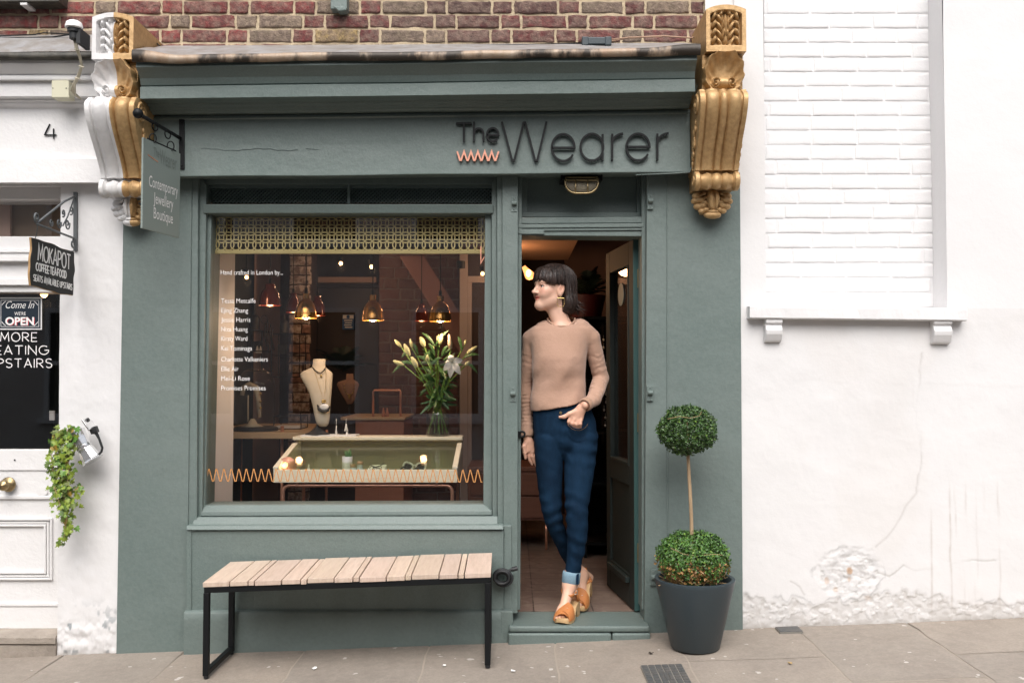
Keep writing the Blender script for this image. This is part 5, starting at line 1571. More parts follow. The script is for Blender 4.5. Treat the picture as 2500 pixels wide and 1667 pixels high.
scrap(768, 1634, .012, M['vinyl'], 'white gum blot on the flags under the middle of the bench', 'litter', 5)
scrap(716, 1574, .012, M['vinyl'], 'white scrap lying against the plinth beneath the bench', 'litter', 6)
# ================================================================== INSIDE THE SHOP
RX0, RX1, RY1, RZ1 = -2.0, 1.02, 3.5, 2.42
ZF = .085
tile = bpy.data.materials.new('marble_tile'); tile.use_nodes = True
nt = tile.node_tree; p = nt.nodes['Principled BSDF']; p.inputs['Roughness'].default_value = .28
tc = N(nt, 'ShaderNodeTexCoord'); br = N(nt, 'ShaderNodeTexBrick', offset=0.0, squash=1.0)
br.inputs['Scale'].default_value = 1.0; br.inputs['Brick Width'].default_value = .30; br.inputs['Row Height'].default_value = .15; br.inputs['Mortar Size'].default_value = .0035
br.inputs['Color1'].default_value = (.27, .20, .165, 1); br.inputs['Color2'].default_value = (.20, .14, .115, 1); br.inputs['Mortar'].default_value = (.05, .035, .03, 1)
nz = N(nt, 'ShaderNodeTexNoise', Scale=9.0, Detail=8.0, Distortion=1.6)
rp = N(nt, 'ShaderNodeMapRange'); rp.inputs[1].default_value = .48; rp.inputs[2].default_value = .62; rp.inputs[4].default_value = .55
mx = N(nt, 'ShaderNodeMix', data_type='RGBA'); mx.inputs[7].default_value = (.38, .30, .25, 1)
for a, b in ((tc.outputs['Object'], br.inputs['Vector']), (tc.outputs['Object'], nz.inputs['Vector']), (nz.outputs[0], rp.inputs[0]), (rp.outputs[0], mx.inputs[0]), (br.outputs[0], mx.inputs[6]), (mx.outputs[2], p.inputs['Base Color'])): nt.links.new(a, b)
mb = MB(); mb.box(RX0, RX1, .186, RY1, ZF - .1, ZF - .001)
tag(mb.build('shop_floor', tile), 'pinkish marbled floor tiles inside the shop', 'floor', kind='structure')
mb = MB(); mb.box(RX0 - .1, RX1 + .1, .2, RY1 + .1, RZ1, RZ1 + .1)
tag(mb.build('shop_ceiling', M['plaster_room']), kind='structure')
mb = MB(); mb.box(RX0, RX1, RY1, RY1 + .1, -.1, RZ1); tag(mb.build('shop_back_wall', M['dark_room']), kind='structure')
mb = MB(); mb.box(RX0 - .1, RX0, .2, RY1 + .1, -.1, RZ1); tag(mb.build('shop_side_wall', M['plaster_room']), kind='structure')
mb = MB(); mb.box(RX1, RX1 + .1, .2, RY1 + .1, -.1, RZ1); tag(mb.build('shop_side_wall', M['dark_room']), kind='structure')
# white cheek of the display window
mb = MB(); xw = a2(471, 1000, .1).x
mb.box(xw - .04, xw + .002, .201, .57, ZF, RZ1); mb.box(xw - .04, xw + .012, .203, .575, ZF, .30)
tag(mb.build('white_panel_wall', M['white_room'], bevel=.003), kind='structure')
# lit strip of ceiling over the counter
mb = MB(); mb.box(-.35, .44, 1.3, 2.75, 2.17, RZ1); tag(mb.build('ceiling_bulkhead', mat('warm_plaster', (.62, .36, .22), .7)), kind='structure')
mb = MB(); mb.box(.45, RX1 - .001, 3.40, 3.4999, ZF, RZ1 - .001); tag(mb.build('shop_end_wall', mat('brown_plaster', (.24, .14, .11), .8)), kind='structure')
# brick pillars
def inner_bricks(x0, x1, y, z1, colf, pitch, Lb, seed, name, label, m, mort, rough=.006):
    t = thing(name, ((x0 + x1) / 2, y, ZF), label, 'pillar')
    mb = MB(); bricks(mb, x0, x1, ZF, int((z1 - ZF) / pitch), pitch, Lb, .010, y, seed, colf, rough=rough)
    mb.build('bricks', m, t, smooth=True, recalc=False)
    mb = MB(); mb.box(x0, x1, y + .006, y + .25, ZF, z1); mb.build('core', mort, t)
pa, pb = at(705, 900, 2.6).x, at(756, 900, 2.6).x
inner_bricks(pa, pb, 2.6, RZ1, lambda r, x, k: (r.uniform(.85, 1.1),) * 3 if r.random() < .85 else (.75, .5, .42), .075, .2, 3, 'brick_pillar', 'rough whitewashed brick pillar inside the shop behind the necklace bust', mat('whitewashed_brick', (.50, .42, .37), .9, bumps=((30, .01),), attr='Col', var=(20, (.16, .10, .08), .9, .07)), M['dark_room'])
pa, pb = at(925, 900, 2.9).x, at(1120, 900, 2.9).x
inner_bricks(pa, pb, 2.9, RZ1, lambda r, x, k: (r.uniform(.7, 1.2),) * 3, .085, .24, 6, 'brick_pier', 'broad dark red brick pier deep inside the shop behind the lilies', mat('dark_red_brick', (.125, .052, .042), .8, bumps=((40, .006),), attr='Col', var=(6, (.20, .12, .10), .7, .14)), mat('grey_grout', (.20, .15, .13), .9))
# back door with fire notice
bd = thing('back_door', (at(840, 900, 3.3).x, 3.3, ZF), 'dark door at the back of the shop beneath the blue notice', 'door')
mb = MB(); x0, x1 = at(772, 900, 3.3).x, at(922, 900, 3.3).x
mb.box(x0, x1, 3.32, 3.40, ZF, 2.0); mb.build('door', mat('brown_door', (.045, .028, .024), .5), bd, bevel=.004)
mb = MB(); mb.box(x0 - .05, x0, 3.30, 3.42, ZF, 2.06); mb.box(x1, x1 + .05, 3.30, 3.42, ZF, 2.06); mb.box(x0, x1, 3.30, 3.42, 2.0, 2.06); mb.build('frame', M['dark_room'], bd, bevel=.004)
mb = MB(); mb.box(x0, x1, 3.20, 3.36, at(840, 690, 3.2).z, at(840, 676, 3.2).z); mb.build('lintel', M['plaster_room'], bd, bevel=.004)
nb_ = thing('fire_notice', tuple(at(849, 803, 3.26)), 'small blue and white notice on the dark wall between the amber lamps', 'notice')
mb = MB()
fr = [at(x, y, 3.24) for x, y in ((836, 768), (864, 768), (864, 804), (836, 804))]
mb.hexa(fr, [q + Vector((0, .06, 0)) for q in fr]); mb.build('panel', M['blue_sign'], nb_)
mb = MB()
fr = [at(x, y, 3.238) for x, y in ((837, 769), (863, 769), (863, 778), (837, 778))]
mb.hexa(fr, [q + Vector((0, .004, 0)) for q in fr])
for i in range(4):
    fr = [at(x, y, 3.238) for x, y in ((840 + (i % 2) * 2, 781 + i * 5.5), (860 - (i % 3), 781 + i * 5.5), (860 - (i % 3), 783.5 + i * 5.5), (840 + (i % 2) * 2, 783.5 + i * 5.5))]
    mb.hexa(fr, [q + Vector((0, .004, 0)) for q in fr])
mb.build('white_bands', M['vinyl'], nb_)
mb = MB(); mb.lathe([(0, 0), (.014, 0), (.014, .003), (0, .003)], at(850, 773.5, 3.237), 20, axis=(0, -1, 0)); mb.build('roundel', M['blue_sign'], nb_)
# grey framed pane and sloping beam at the far right of the display
wd = thing('grey_framed_pane', (at(1160, 900, 2.3).x, 2.3, ZF), 'grey frame with a dark pane seen past the lilies at the window edge', 'door')
mb = MB()
for x0, x1, y0, y1 in ((1122, 1142, 560, 1500), (1142, 1215, 674, 690), (1142, 1152, 690, 1500), (1215, 1240, 560, 1500), (1142, 1215, 560, 575)):
    fr = [at(x, y, 2.3) for x, y in ((x0, y0), (x1, y0), (x1, y1), (x0, y1))]
    mb.hexa(fr, [q + Vector((0, .05, 0)) for q in fr])
mb.build('frame', mat('grey_frame', (.36, .31, .30), .5), wd, bevel=.003)
mb = MB(); fr = [at(x, y, 2.33) for x, y in ((1142, 575), (1215, 575), (1215, 1500), (1142, 1500))]; mb.hexa(fr, [q + Vector((0, .01, 0)) for q in fr]); mb.build('pane', M['dark_room'], wd)
sb = thing('sloping_beam', tuple(at(1100, 900, 2.2)), 'sloping reddish stringer behind the lilies', 'stair beam')
mb = MB(); fr = [at(x, y, 2.45) for x, y in ((975, 625), (1035, 625), (1185, 862), (1150, 905))]; mb.hexa(fr, [q + Vector((0, .06, 0)) for q in fr])
mb.build('plank', mat('beam_paint', (.24, .12, .10), .6), sb, bevel=.004)

# brass lattice hung behind the top of the glass
la = thing('brass_lattice', tuple(a2(800, 580, .13)), 'golden lattice of linked circles hung across the top of the shop window', 'lattice')
mb = MB(); L0 = at(505, 520, .125); L1 = at(1190, 614, .125)
per = .0371; nxc = int((L1.x - L0.x) / per) + 1
for j in range(0, 6):
    for i in range(nxc + 1):
        cx, cz = L0.x + i * per, L1.z + .004 + j * per + per * .8
        if cz > L0.z - .004: continue
        r0, r1 = per * .63, per * .81
        Yl = .125 + .0010 * ((i % 2) + 2 * (j % 2))
        n = 20; v = []
        for k in range(n):
            c, s_ = math.cos(2 * PI * k / n), math.sin(2 * PI * k / n)
            v += [(cx + r0 * c, Yl, cz + r0 * s_), (cx + r1 * c, Yl, cz + r1 * s_)]
        mb.add(v, [(2 * k, 2 * k + 1, (2 * k + 3) % (2 * n), (2 * k + 2) % (2 * n)) for k in range(n)])
mb.build('circles', M['gold_leaf'], la, recalc=False)
mb = MB(); mb.box(L0.x - .02, L1.x, .118, .134, L1.z - .012, L1.z + .006); mb.build('bottom_bar', M['gold_leaf'], la, bevel=.002)
mb = MB(); mb.box(L0.x - .02, L1.x, .150, .154, L1.z + .010, L0.z + .03); mb.build('backing', M['smoke'], la)

# pendants
def pendant(px, ytop, ybot, wpx, Y, m, label, capm=None, bulb_w=.7, kind='bell'):
    c = at(px, ybot, Y); top = at(px, ytop, Y); r = (at(px + wpx / 2, ybot, Y) - c).x; h = top.z - c.z
    t = thing('pendant_lamp', tuple(c), label, 'lamp', 'bell shaped pendant lamps inside the shop window')
    prof = [(1.0, 0), (.97, .03), (.93, .16), (.86, .36), (.72, .56), (.50, .70), (.34, .76), (.27, .80), (.27, .98), (.22, 1.0)]
    if not capm: prof = [(1.0, 0), (.985, .03), (.95, .2), (.88, .42), (.74, .62), (.54, .74), (.47, .78), (.46, .95), (.30, 1.0)]
    outer = [(r * a, h * b) for a, b in prof]; inner = [(r * a - .003, h * b - .002) for a, b in prof[::-1] if b < .95]
    mb = MB(); mb.lathe(outer + inner, c, 36, cap=False); sh = mb.build('lamp_shade', m, t, smooth='auto')
    if capm:
        mb = MB(); mb.lathe([(r * .29, h * .77), (r * .29, h * 1.0), (r * .1, h * 1.01)], c, 24); mb.build('cap', capm, t, smooth='auto')
    mb = MB(); mb.lathe([(0, h), (.010, h), (.008, h + .03), (.003, h + .035), (.003, RZ1 - c.z), (0, RZ1 - c.z)], c, 10); mb.build('flex', M['black'], t, smooth='auto')
    mb = MB(); mb.ball(c + Vector((0, 0, .018)), min(.026, r * .42), 14); mb.build('bulb', M['bulb_soft'], t, smooth=True)
    ld = bpy.data.lights.new('lamp_light', 'POINT'); ld.energy = bulb_w; ld.color = (1, .70, .46) if capm else (1, .55, .28); ld.shadow_soft_size = .025
    lo = bpy.data.objects.new('lamp_light', ld); C.objects.link(lo); lo.location = Vector((c.x, c.y, c.z - .03)); 
    lo.parent = t; lo.location = (0, 0, -.022)
    return t
pendant(659, 692, 745, 54, 1.6, M['dark_copper'], 'large oxblood red pendant lamp beside the lettering')
pendant(747, 717, 776, 56, .55, M['amber'], 'amber bell pendant in front of the whitewashed pillar', M['amber'], 4.0)
pendant(910, 721, 782, 56, .75, M['amber'], 'amber bell pendant right of the blue notice', M['amber'], 3.2)
pendant(1075, 723, 784, 57, .75, M['amber'], 'amber bell pendant hanging above the lilies', M['amber'], 3.2)
pendant(775, 722, 770, 40, 2.0, M['dark_copper'], 'small dark red pendant half hidden by the amber one at the whitewashed pillar', bulb_w=.5)
pendant(1029, 742, 783, 38, 2.0, M['dark_copper'], 'small dark red pendant touching the amber one over the lilies', bulb_w=.5)
pendant(716, 715, 762, 36, 2.1, M['dark_copper'], 'small dark red pendant deep behind, only its rim peeping out by the whitewashed pillar', bulb_w=.5)
def spot(px, py, Y, label, wv=1.2, r=.022):
    c = at(px, py, Y)
    t = thing('ceiling_spot', tuple(c), label, 'lamp', 'small glowing lamps near the shop ceiling')
    mb = MB(); mb.ball(c, r, 14); mb.build('bulb', M['bulb'], t, smooth=True)
    mb = MB(); mb.lathe([(0, .012), (.02, .014), (.022, .05), (.004, .055), (.004, RZ1 - c.z), (0, RZ1 - c.z)], c, 12); mb.build('holder', M['black'], t)
    ld = bpy.data.lights.new('lamp_light', 'POINT'); ld.energy = wv; ld.color = (1, .62, .36); ld.shadow_soft_size = .03
    lo = bpy.data.objects.new('lamp_light', ld); C.objects.link(lo); lo.parent = t; lo.location = (0, 0, -r - .02)
spot(832, 643, 2.4, 'tiny lamp below the lattice, above the blue notice', 1.3, .014)
spot(907, 651, 2.3, 'tiny lamp straight above the amber pendant right of the blue notice', 1.3, .014)
spot(602, 677, 1.3, 'tiny lamp glowing beneath the lettering heading', .5, .012)
spot(1178, 668, 1.9, 'tiny lamp at the far edge of the window below the gold lattice', .8, .013)
db = thing('filament_bulb', tuple(a2(1210, 624, 1.3)), 'tilted glowing filament bulb in the doorway beside her fringe', 'lamp')
c = a2(1212, 626, 1.3); ax_ = Vector((.55, 0, -.8)).normalized()
mb = MB(); mb.lathe([(0, -.050), (.012, -.046), (.018, -.02), (.030, .015), (.030, .030), (.020, .044), (0, .05)], c, 20, axis=ax_); bbo = mb.build('bulb', M['bulb_glow'], db, smooth=True)
mb = MB(); mb.ball(c + Vector((.006, -.022, -.008)), .017, 14, sc=(1, 1, 1.4)); mb.build('filament', M['bulb'], bbo, smooth=True)
mb = MB(); mb.tube([c - ax_ * .046, c - ax_ * .10], .016, 10); mb.tube([c - ax_ * .10, c - ax_ * .16 + Vector((0, 0, .02)), Vector((c.x - .16, c.y, RZ1))], .004, 6); mb.build('holder', M['black'], db)
ld = bpy.data.lights.new('lamp_light', 'POINT'); ld.energy = .35; ld.color = (1, .5, .24); ld.shadow_soft_size = .03
lo = bpy.data.objects.new('lamp_light', ld); C.objects.link(lo); lo.parent = db; lo.location = c + Vector((.03, 0, -.09)) - ORG[db.name]
b2 = thing('added_ceiling_light', (.05, 2.3, 2.24), 'added lamp washing the orange ceiling strip above the doorway', 'lamp')  # unseen lamp, added to brighten the ceiling strip
mb = MB(); mb.lathe([(0, .0), (.03, .0), (.03, .05), (0, .05)], (-.36, 2.0, 2.02), 12); mb.build('can', M['black'], b2)
ld = bpy.data.lights.new('lamp_light', 'POINT'); ld.energy = 2.0; ld.color = (1, .55, .28); ld.shadow_soft_size = .05
lo = bpy.data.objects.new('lamp_light', ld); C.objects.link(lo); lo.parent = b2; lo.location = Vector((-.05, 1.95, 2.02)) - ORG[b2.name]

# ------------------------------------------------------------------ the glass display table
vt = thing('display_case', (-.74, .62, ZF), 'pale wooden display case with sloping glass lid on copper pipe legs', 'display case')
VY0, VY1 = .36, .94
fl_, fr_ = a2(630, 1076, VY0), a2(1052, 1078, VY0); fbz = a2(840, 1108, VY0).z
bl_, br_ = a2(684, 1004, VY1), a2(1062, 1004, VY1)
X0, X1 = (fl_.x + bl_.x) / 2, (fr_.x + br_.x) / 2
zf0, zb0 = fl_.z, bl_.z - .004
def lid(Y): return zf0 + (zb0 - zf0) * (Y - VY0) / (VY1 - VY0)
mb = MB(); mb.box(X0, X1, VY0, VY0 + .022, fbz, zf0 - .006); mb.build('front_panel', M['birch'], vt, bevel=.002)
for x in (X0, X1 - .022):
    mb = MB(); Ys = VY0 + .0225
    mb.hexa([(x, Ys, fbz), (x, VY1 - .0225, fbz), (x, VY1 - .0225, lid(VY1) - .002), (x, Ys, lid(Ys) - .006)], [(x + .022, Ys, fbz), (x + .022, VY1 - .0225, fbz), (x + .022, VY1 - .0225, lid(VY1) - .002), (x + .022, Ys, lid(Ys) - .006)])
    mb.build('side_panel', M['birch'], vt, bevel=.002)
mb = MB(); mb.box(X0, X1, VY1 - .022, VY1, fbz, zb0 - .004); mb.build('back_panel', M['birch'], vt)
mb = MB(); mb.box(X0 + .0225, X1 - .0225, VY0 + .0225, VY1 - .0225, fbz + .002, fbz + .014); mb.build('base_board', mat('olive_lining', (.36, .325, .215), .8), vt)
mb = MB(); mb.box(X0 + .0228, X1 - .0228, VY1 - .028, VY1 - .0228, fbz + .015, zb0 - .02); mb.build('lining', bpy.data.materials['olive_lining'], vt)
mb = MB(); mb.box(X0 - .004, X1 + .004, VY1 - .14, VY1 + .02, zb0 - .003, zb0 + .016); mb.build('top_rail', M['birch'], vt, bevel=.003)
for x in (X0 - .002, X1 - .026):
    mb = MB(); mb.hexa([(x, VY0, zf0 - .004), (x, VY1 - .145, lid(VY1 - .145) - .002), (x, VY1 - .145, lid(VY1 - .145) + .012), (x, VY0, zf0 + .010)], [(x + .028, VY0, zf0 - .004), (x + .028, VY1 - .145, lid(VY1 - .145) - .002), (x + .028, VY1 - .145, lid(VY1 - .145) + .012), (x + .028, VY0, zf0 + .010)])
    mb.build('lid_rail', M['birch'], vt, bevel=.002)
mb = MB(); e0, e1_ = VY0 + .002, VY1 - .142
mb.hexa([(X0 + .028, e0, lid(e0) + .001), (X1 - .028, e0, lid(e0) + .001), (X1 - .028, e1_, lid(e1_) + .001), (X0 + .028, e1_, lid(e1_) + .001)], [(X0 + .028, e0, lid(e0) + .006), (X1 - .028, e0, lid(e0) + .006), (X1 - .028, e1_, lid(e1_) + .006), (X0 + .028, e1_, lid(e1_) + .006)])
mb.build('glass_lid', M['glass_green'], vt)
zc_ = fbz - .018
def pipe(pts, r=.0095, seg=12):
    mb = MB(); mb.tube(pts, r, seg); return mb.build('pipe_leg', M['copper'], vt, smooth=True)
def frame_pts(Y, xa, xb):
    p_ = [(xa, Y, ZF)]
    p_ += [(xa + .035 - .035 * math.cos(R(a)), Y, zc_ - .035 + .035 * math.sin(R(a))) for a in range(0, 91, 15)]
    p_ += [(xb - .035 + .035 * math.sin(R(a)), Y, zc_ - .035 + .035 * math.cos(R(a))) for a in range(0, 91, 15)]
    return p_ + [(xb, Y, ZF)]
pipe(frame_pts(VY0 + .03, X0 + .045, X1 - .028)); pipe(frame_pts(VY1 - .06, X0 + .045, X1 - .028))
for x in (X0 + .045, X1 - .028): pipe([(x, VY0 + .03, ZF + .05), (x, VY1 - .06, ZF + .05)])
for x in (X0 + .12, X1 - .11):
    mb = MB(); mb.box(x - .006, x + .006, VY0 + .02, VY0 + .04, zc_ - .004, fbz - .0005); mb.build('clip', M['copper'], vt)
IZ = fbz + .0145
def on_case(px, Y, z=None): return Vector((at(px, 1100, Y).x, Y, IZ if z is None else z))
# inside the case
gl_ = thing('globe_lamp', tuple(on_case(699, .48)), 'glowing copper globe lamp inside the display case', 'lamp')
c = on_case(702, .50) + Vector((0, 0, .058))
mb = MB()
q_ = Vector((0, 0, 1)).rotation_difference(Vector((-.10, -1, .25)).normalized()).to_matrix()
rings = []
for k in range(11):
    a = R(22 + k * 15.8); rings.append([c + q_ @ Vector((.050 * math.sin(a) * math.cos(t * PI / 16), .050 * math.sin(a) * math.sin(t * PI / 16), .050 * math.cos(a))) for t in range(32)])
mb.loft(rings, False); mb.build('globe', mat('pink_copper', (.80, .42, .32), .35, metal=.3), gl_, smooth=True)
mb = MB(); mb.ball(c + Vector((-.004, -.028, .004)), .021, 16); mb.build('bulb', M['bulb_soft'], gl_, smooth=True)
ld = bpy.data.lights.new('lamp_light', 'POINT'); ld.energy = .12; ld.color = (1, .6, .35); ld.shadow_soft_size = .02
lo = bpy.data.objects.new('lamp_light', ld); C.objects.link(lo); lo.parent = gl_; lo.location = c + Vector((-.006, -.075, .012)) - ORG[gl_.name]
cn = thing('ring_cone', tuple(on_case(754, .45)), 'little white ring cone in the display case beside the globe lamp', 'ring holder')
mb = MB(); mb.lathe([(0, 0), (.011, 0), (.009, .03), (.003, .072), (0, .074)], on_case(754, .46), 20); mb.build('cone', M['white_ceramic'], cn, smooth='auto')
cp_ = thing('cactus_pot', tuple(on_case(848, .48)), 'white cylinder pot of small green cacti in the display case', 'cactus')
c = on_case(848, .48)
mb = MB(); mb.lathe([(0, 0), (.027, 0), (.028, .004), (.028, .112), (.024, .112), (.023, .10), (0, .10)], c, 32); mb.build('pot', M['white_ceramic'], cp_, smooth='auto')
rc = random.Random(3); mb = MB()
for i in range(13):
    a = rc.uniform(0, 2 * PI); r = rc.uniform(0, .020); b = c + Vector((r * math.cos(a), r * math.sin(a), .10)); hh = rc.uniform(.022, .055)
    mb.tube([b, b + Vector((rc.gauss(0, .004), rc.gauss(0, .004), hh * .6)), b + Vector((rc.gauss(0, .008), rc.gauss(0, .008), hh))], [.0058, .0056, .002], 8)
mb.build('cactus', mat('cactus_green', (.07, .17, .04), .6), cp_, smooth=True)
for px, hh, lab in ((862, .066, 'shorter cork-topped glass jar beside the cactus pot'), (879, .080, 'taller cork-topped glass jar near the cactus pot')):
    c = on_case(px, .455)
    j = thing('cork_jar', tuple(c), lab, 'jar', 'cork stoppered jars in the display case')
    mb = MB(); mb.lathe([(0, 0), (.0155, 0), (.0160, .004), (.0160, hh - .014), (.014, hh - .010), (0, hh - .010)], c, 24); mb.build('jar', mat('frosted_jar', (.55, .60, .66), .2), j, smooth='auto')
    mb = MB(); mb.lathe([(0, hh - .0098), (.0150, hh - .0098), (.0155, hh + .006), (0, hh + .006)], c, 20); mb.build('cork', M['cork'], j, smooth='auto')
    mb = MB()
    for k in range(3): mb.box(c.x - .009 + .007 * k, c.x - .005 + .007 * k, c.y - .0168, c.y - .0158, .022 + c.z, .030 + c.z)
    mb.build('mark', M['open_navy'], j)
cl_ = thing('cleaning_cloth', tuple(on_case(918, .45)), 'folded white cloth under the black spectacles in the display case', 'cloth')
c = on_case(917, .46)
mb = MB(); mb.hexa([c + Vector(q) for q in ((-.05, -.03, .03), (.045, -.03, .03), (.055, .05, .066), (-.035, .05, .066))], [c + Vector(q) for q in ((-.05, -.03, 0), (.045, -.03, 0), (.055, .05, 0), (-.035, .05, 0))]); mb.build('cloth', M['white_ceramic'], cl_, bevel=.004)
def glasses(px, Y, zc, frame_m, lens_m, label, flip=1, rot=0.0, sc=1.0):
    c = on_case(px, Y) + Vector((0, 0, zc))
    g = thing('sunglasses', tuple(c), label, 'sunglasses')
    Rm = Matrix.Rotation(rot, 3, 'Z')
    P = lambda x, y, z: c + Rm @ Vector((x * sc, y * sc, z * sc))
    mb = MB()
    for s_ in (-1, 1):
        mb.tube([P(s_ * .034 + .026 * math.cos(a * PI / 10), 0, .020 * math.sin(a * PI / 10) + (.006 if s_ * math.cos(a * PI / 10) > .3 and math.sin(a * PI / 10) > .3 else 0)) for a in range(20)], .0052, 7, closed=True)
    mb.tube([P(-.010, 0, .006), P(0, -.002, .009), P(.010, 0, .006)], .004, 6)
    mb.build('frame', frame_m, g, smooth=True)
    for s_ in (-1, 1):
        mb = MB(); n = 20; mb.add([P(s_ * .034 + .024 * math.cos(a * PI / 10), 0, .018 * math.sin(a * PI / 10)) for a in range(20)], [tuple(range(20))]); mb.build('lens', lens_m, g)
    for s_ in (-1, 1):
        mb = MB(); mb.tube([P(s_ * .062, .002, .010), P(s_ * .060, .06, .008), P(s_ * .052, .11, -.012)], .003, 6); mb.build('temple', frame_m, g, smooth=True)
glasses(1012, .50, .055, M['white_ceramic'], M['cafe_dark'], 'white cat-eye sunglasses standing behind the black pair in the case', sc=1.0)
glasses(1006, .45, .034, M['black_soft'], M['cafe_dark'], 'black sunglasses lying in front of the white pair in the case', rot=.12, sc=1.0)
sp2 = thing('spectacles', tuple(on_case(925, .44, IZ + .05)), 'thin black spectacles resting folded on the white cloth', 'spectacles')
mb = MB()
for x in (-.018, .018): mb.tube([on_case(917, .44, IZ + .052) + Vector((x + .014 * math.cos(a * PI / 8), .01, .012 * math.sin(a * PI / 8))) for a in range(16)], .0018, 5, closed=True)
mb.tube([on_case(905, .44, IZ + .04), on_case(915, .44, IZ + .058), on_case(925, .44, IZ + .062), on_case(938, .45, IZ + .078)], .0026, 6); mb.tube([on_case(903, .44, IZ + .075), on_case(912, .44, IZ + .058), on_case(930, .44, IZ + .05)], .0026, 6)
mb.build('frame', M['black_soft'], sp2, smooth=True)
# on top of the case
TZ = zb0 + .0165
ty = thing('marble_tray', (at(798, 1070, .88).x, .87, TZ), 'thin white tray on the display case beneath the bust stand', 'tray')
mb = MB(); mb.box(at(735, 1070, .83).x, at(870, 1070, .83).x, .815, .945, TZ, TZ + .008); mb.build('tray', M['white_ceramic'], ty, bevel=.002)
TY = TZ + .0085
bs = thing('necklace_bust', (at(778, 1068, .88).x, .88, TY), 'cream linen necklace bust on a dark flared stand in the shop window', 'necklace bust')
BYc = .88
def bring(y, x0, x1, ry, yo=0.0):
    a, b = at(x0, y, BYc), at(x1, y, BYc); cx, rx = (a.x + b.x) / 2, (b.x - a.x) / 2
    return [(cx + rx * math.cos(k * PI / 16), BYc + yo + ry * math.sin(k * PI / 16), a.z) for k in range(32)]
mb = MB()
mb.loft([bring(y, a, b, r, o) for y, a, b, r, o in ((876, 768, 792, .022, 0), (877, 765, 795, .028, 0), (888, 763.5, 794, .028, 0), (896, 762, 795, .030, 0), (902, 750, 802, .036, 0), (907, 738, 808, .040, 0), (912, 733, 812, .042, 0), (920, 734, 812, .044, -.004), (930, 740, 812, .044, -.008), (942, 747, 811.5, .044, -.012), (958, 756, 810.5, .044, -.016), (975, 761, 809, .044, -.018), (995, 766, 807.5, .042, -.018), (1012, 769, 806.5, .040, -.016), (1026, 772, 805, .036, -.014), (1036, 776, 802, .028, -.010), (1041, 782, 797, .014, -.006))])
mb.build('bust', M['linen'], bs, smooth=True)
sc0 = Vector((at(781, 1050, BYc).x - .002, BYc, TY))
mb = MB(); mb.lathe([(0, 0), (.070, 0), (.070, .005), (.050, .012), (.026, .028), (.010, .040), (.006, .050), (.006, .11), (0, .11)], sc0 + Vector((-.012, 0, 0)), 36); mb.build('stand', M['slate'], bs, smooth='auto')
def chain(pts, r, m, name, seg=5):
    mb = MB(); mb.tube(pts, r, seg); return mb.build(name, m, bs, smooth=True)
def bp(px, py, d=-.055): return at(px, py, BYc + d)
def chain_thing(label):
    return None
ne = thing('necklace', tuple(bp(782, 912)), 'black choker with a gold drop high on the linen bust', 'necklace', 'necklaces draped on the linen bust')
mb = MB(); mb.tube([bp(763, 897, -.02), bp(768, 903, -.045), bp(776, 909, -.052), bp(784, 910, -.052), bp(792, 903, -.045), bp(795, 897, -.02)], .0035, 6); mb.build('cord', M['black_soft'], ne, smooth=True)
mb = MB(); mb.ball(bp(784, 918, -.052), .006, 10, sc=(1, 1, 1.5)); mb.build('pendant', M['brass'], ne, smooth=True)
ne = thing('necklace', tuple(bp(790, 985)), 'long gold chain with white pendant edged in black on the linen bust', 'necklace', 'necklaces draped on the linen bust')
mb = MB(); mb.tube([bp(765, 904, -.03), bp(770, 912, -.046), bp(780, 945, -.062), bp(790, 977, -.066), bp(795, 945, -.062), bp(796, 912, -.046), bp(795, 904, -.03)], .0012, 5); mb.build('chain', M['brass'], ne)
mb = MB()
for k in range(7): mb.ball(bp(787 + (k % 4) * 2.6, 978 + (k // 4) * 4, -.068), .0055, 8)
mb.build('gold_cluster', M['brass'], ne, smooth=True)
mb = MB(); mb.ball(bp(791.5, 993, -.064), .026, 18, sc=(1.05, .3, .72)); mb.build('pendant', M['white_ceramic'], ne, smooth=True)
mb = MB(); mb.tube([bp(775, 988, -.066), bp(778, 998, -.070), bp(785, 1003.5, -.072), bp(793, 1004.5, -.072), bp(801, 1001, -.070), bp(806, 991, -.062)], [.004, .008, .009, .009, .008, .004], 8); mb.build('black_edge', M['black_soft'], ne, smooth=True)
es = thing('earring_stand', (at(840, 1064, .86).x, .86, TY), 'clear little stand with cream tassel earrings on the white tray', 'earring stand')
ec = Vector((at(836, 1064, .86).x, .86, TY))
mb = MB(); mb.lathe([(0, 0), (.020, 0), (.020, .004), (0, .004)], ec, 20); mb.tube([ec, ec + Vector((.002, 0, .10))], .0022, 6); mb.build('stand', M['glass_thin'], es)
mb = MB()
for px, y0, yt, sc_ in ((821, 1022, 1062, .7), (845, 1022, 1052, 1.2), (847, 1042, 1065, 1.2)):
    a, m_, b = at(px, y0, .855), at(px, (y0 * .6 + yt * .4), .855), at(px, yt, .855)
    mb.tube([a, m_], .0012, 5, col=(1, 1, 1)); mb.tube([m_, m_.lerp(b, .4), b], [.0025 * sc_, .005 * sc_, .0105 * sc_], 10)
mb.build('tassel', M['petal'], es, smooth=True)
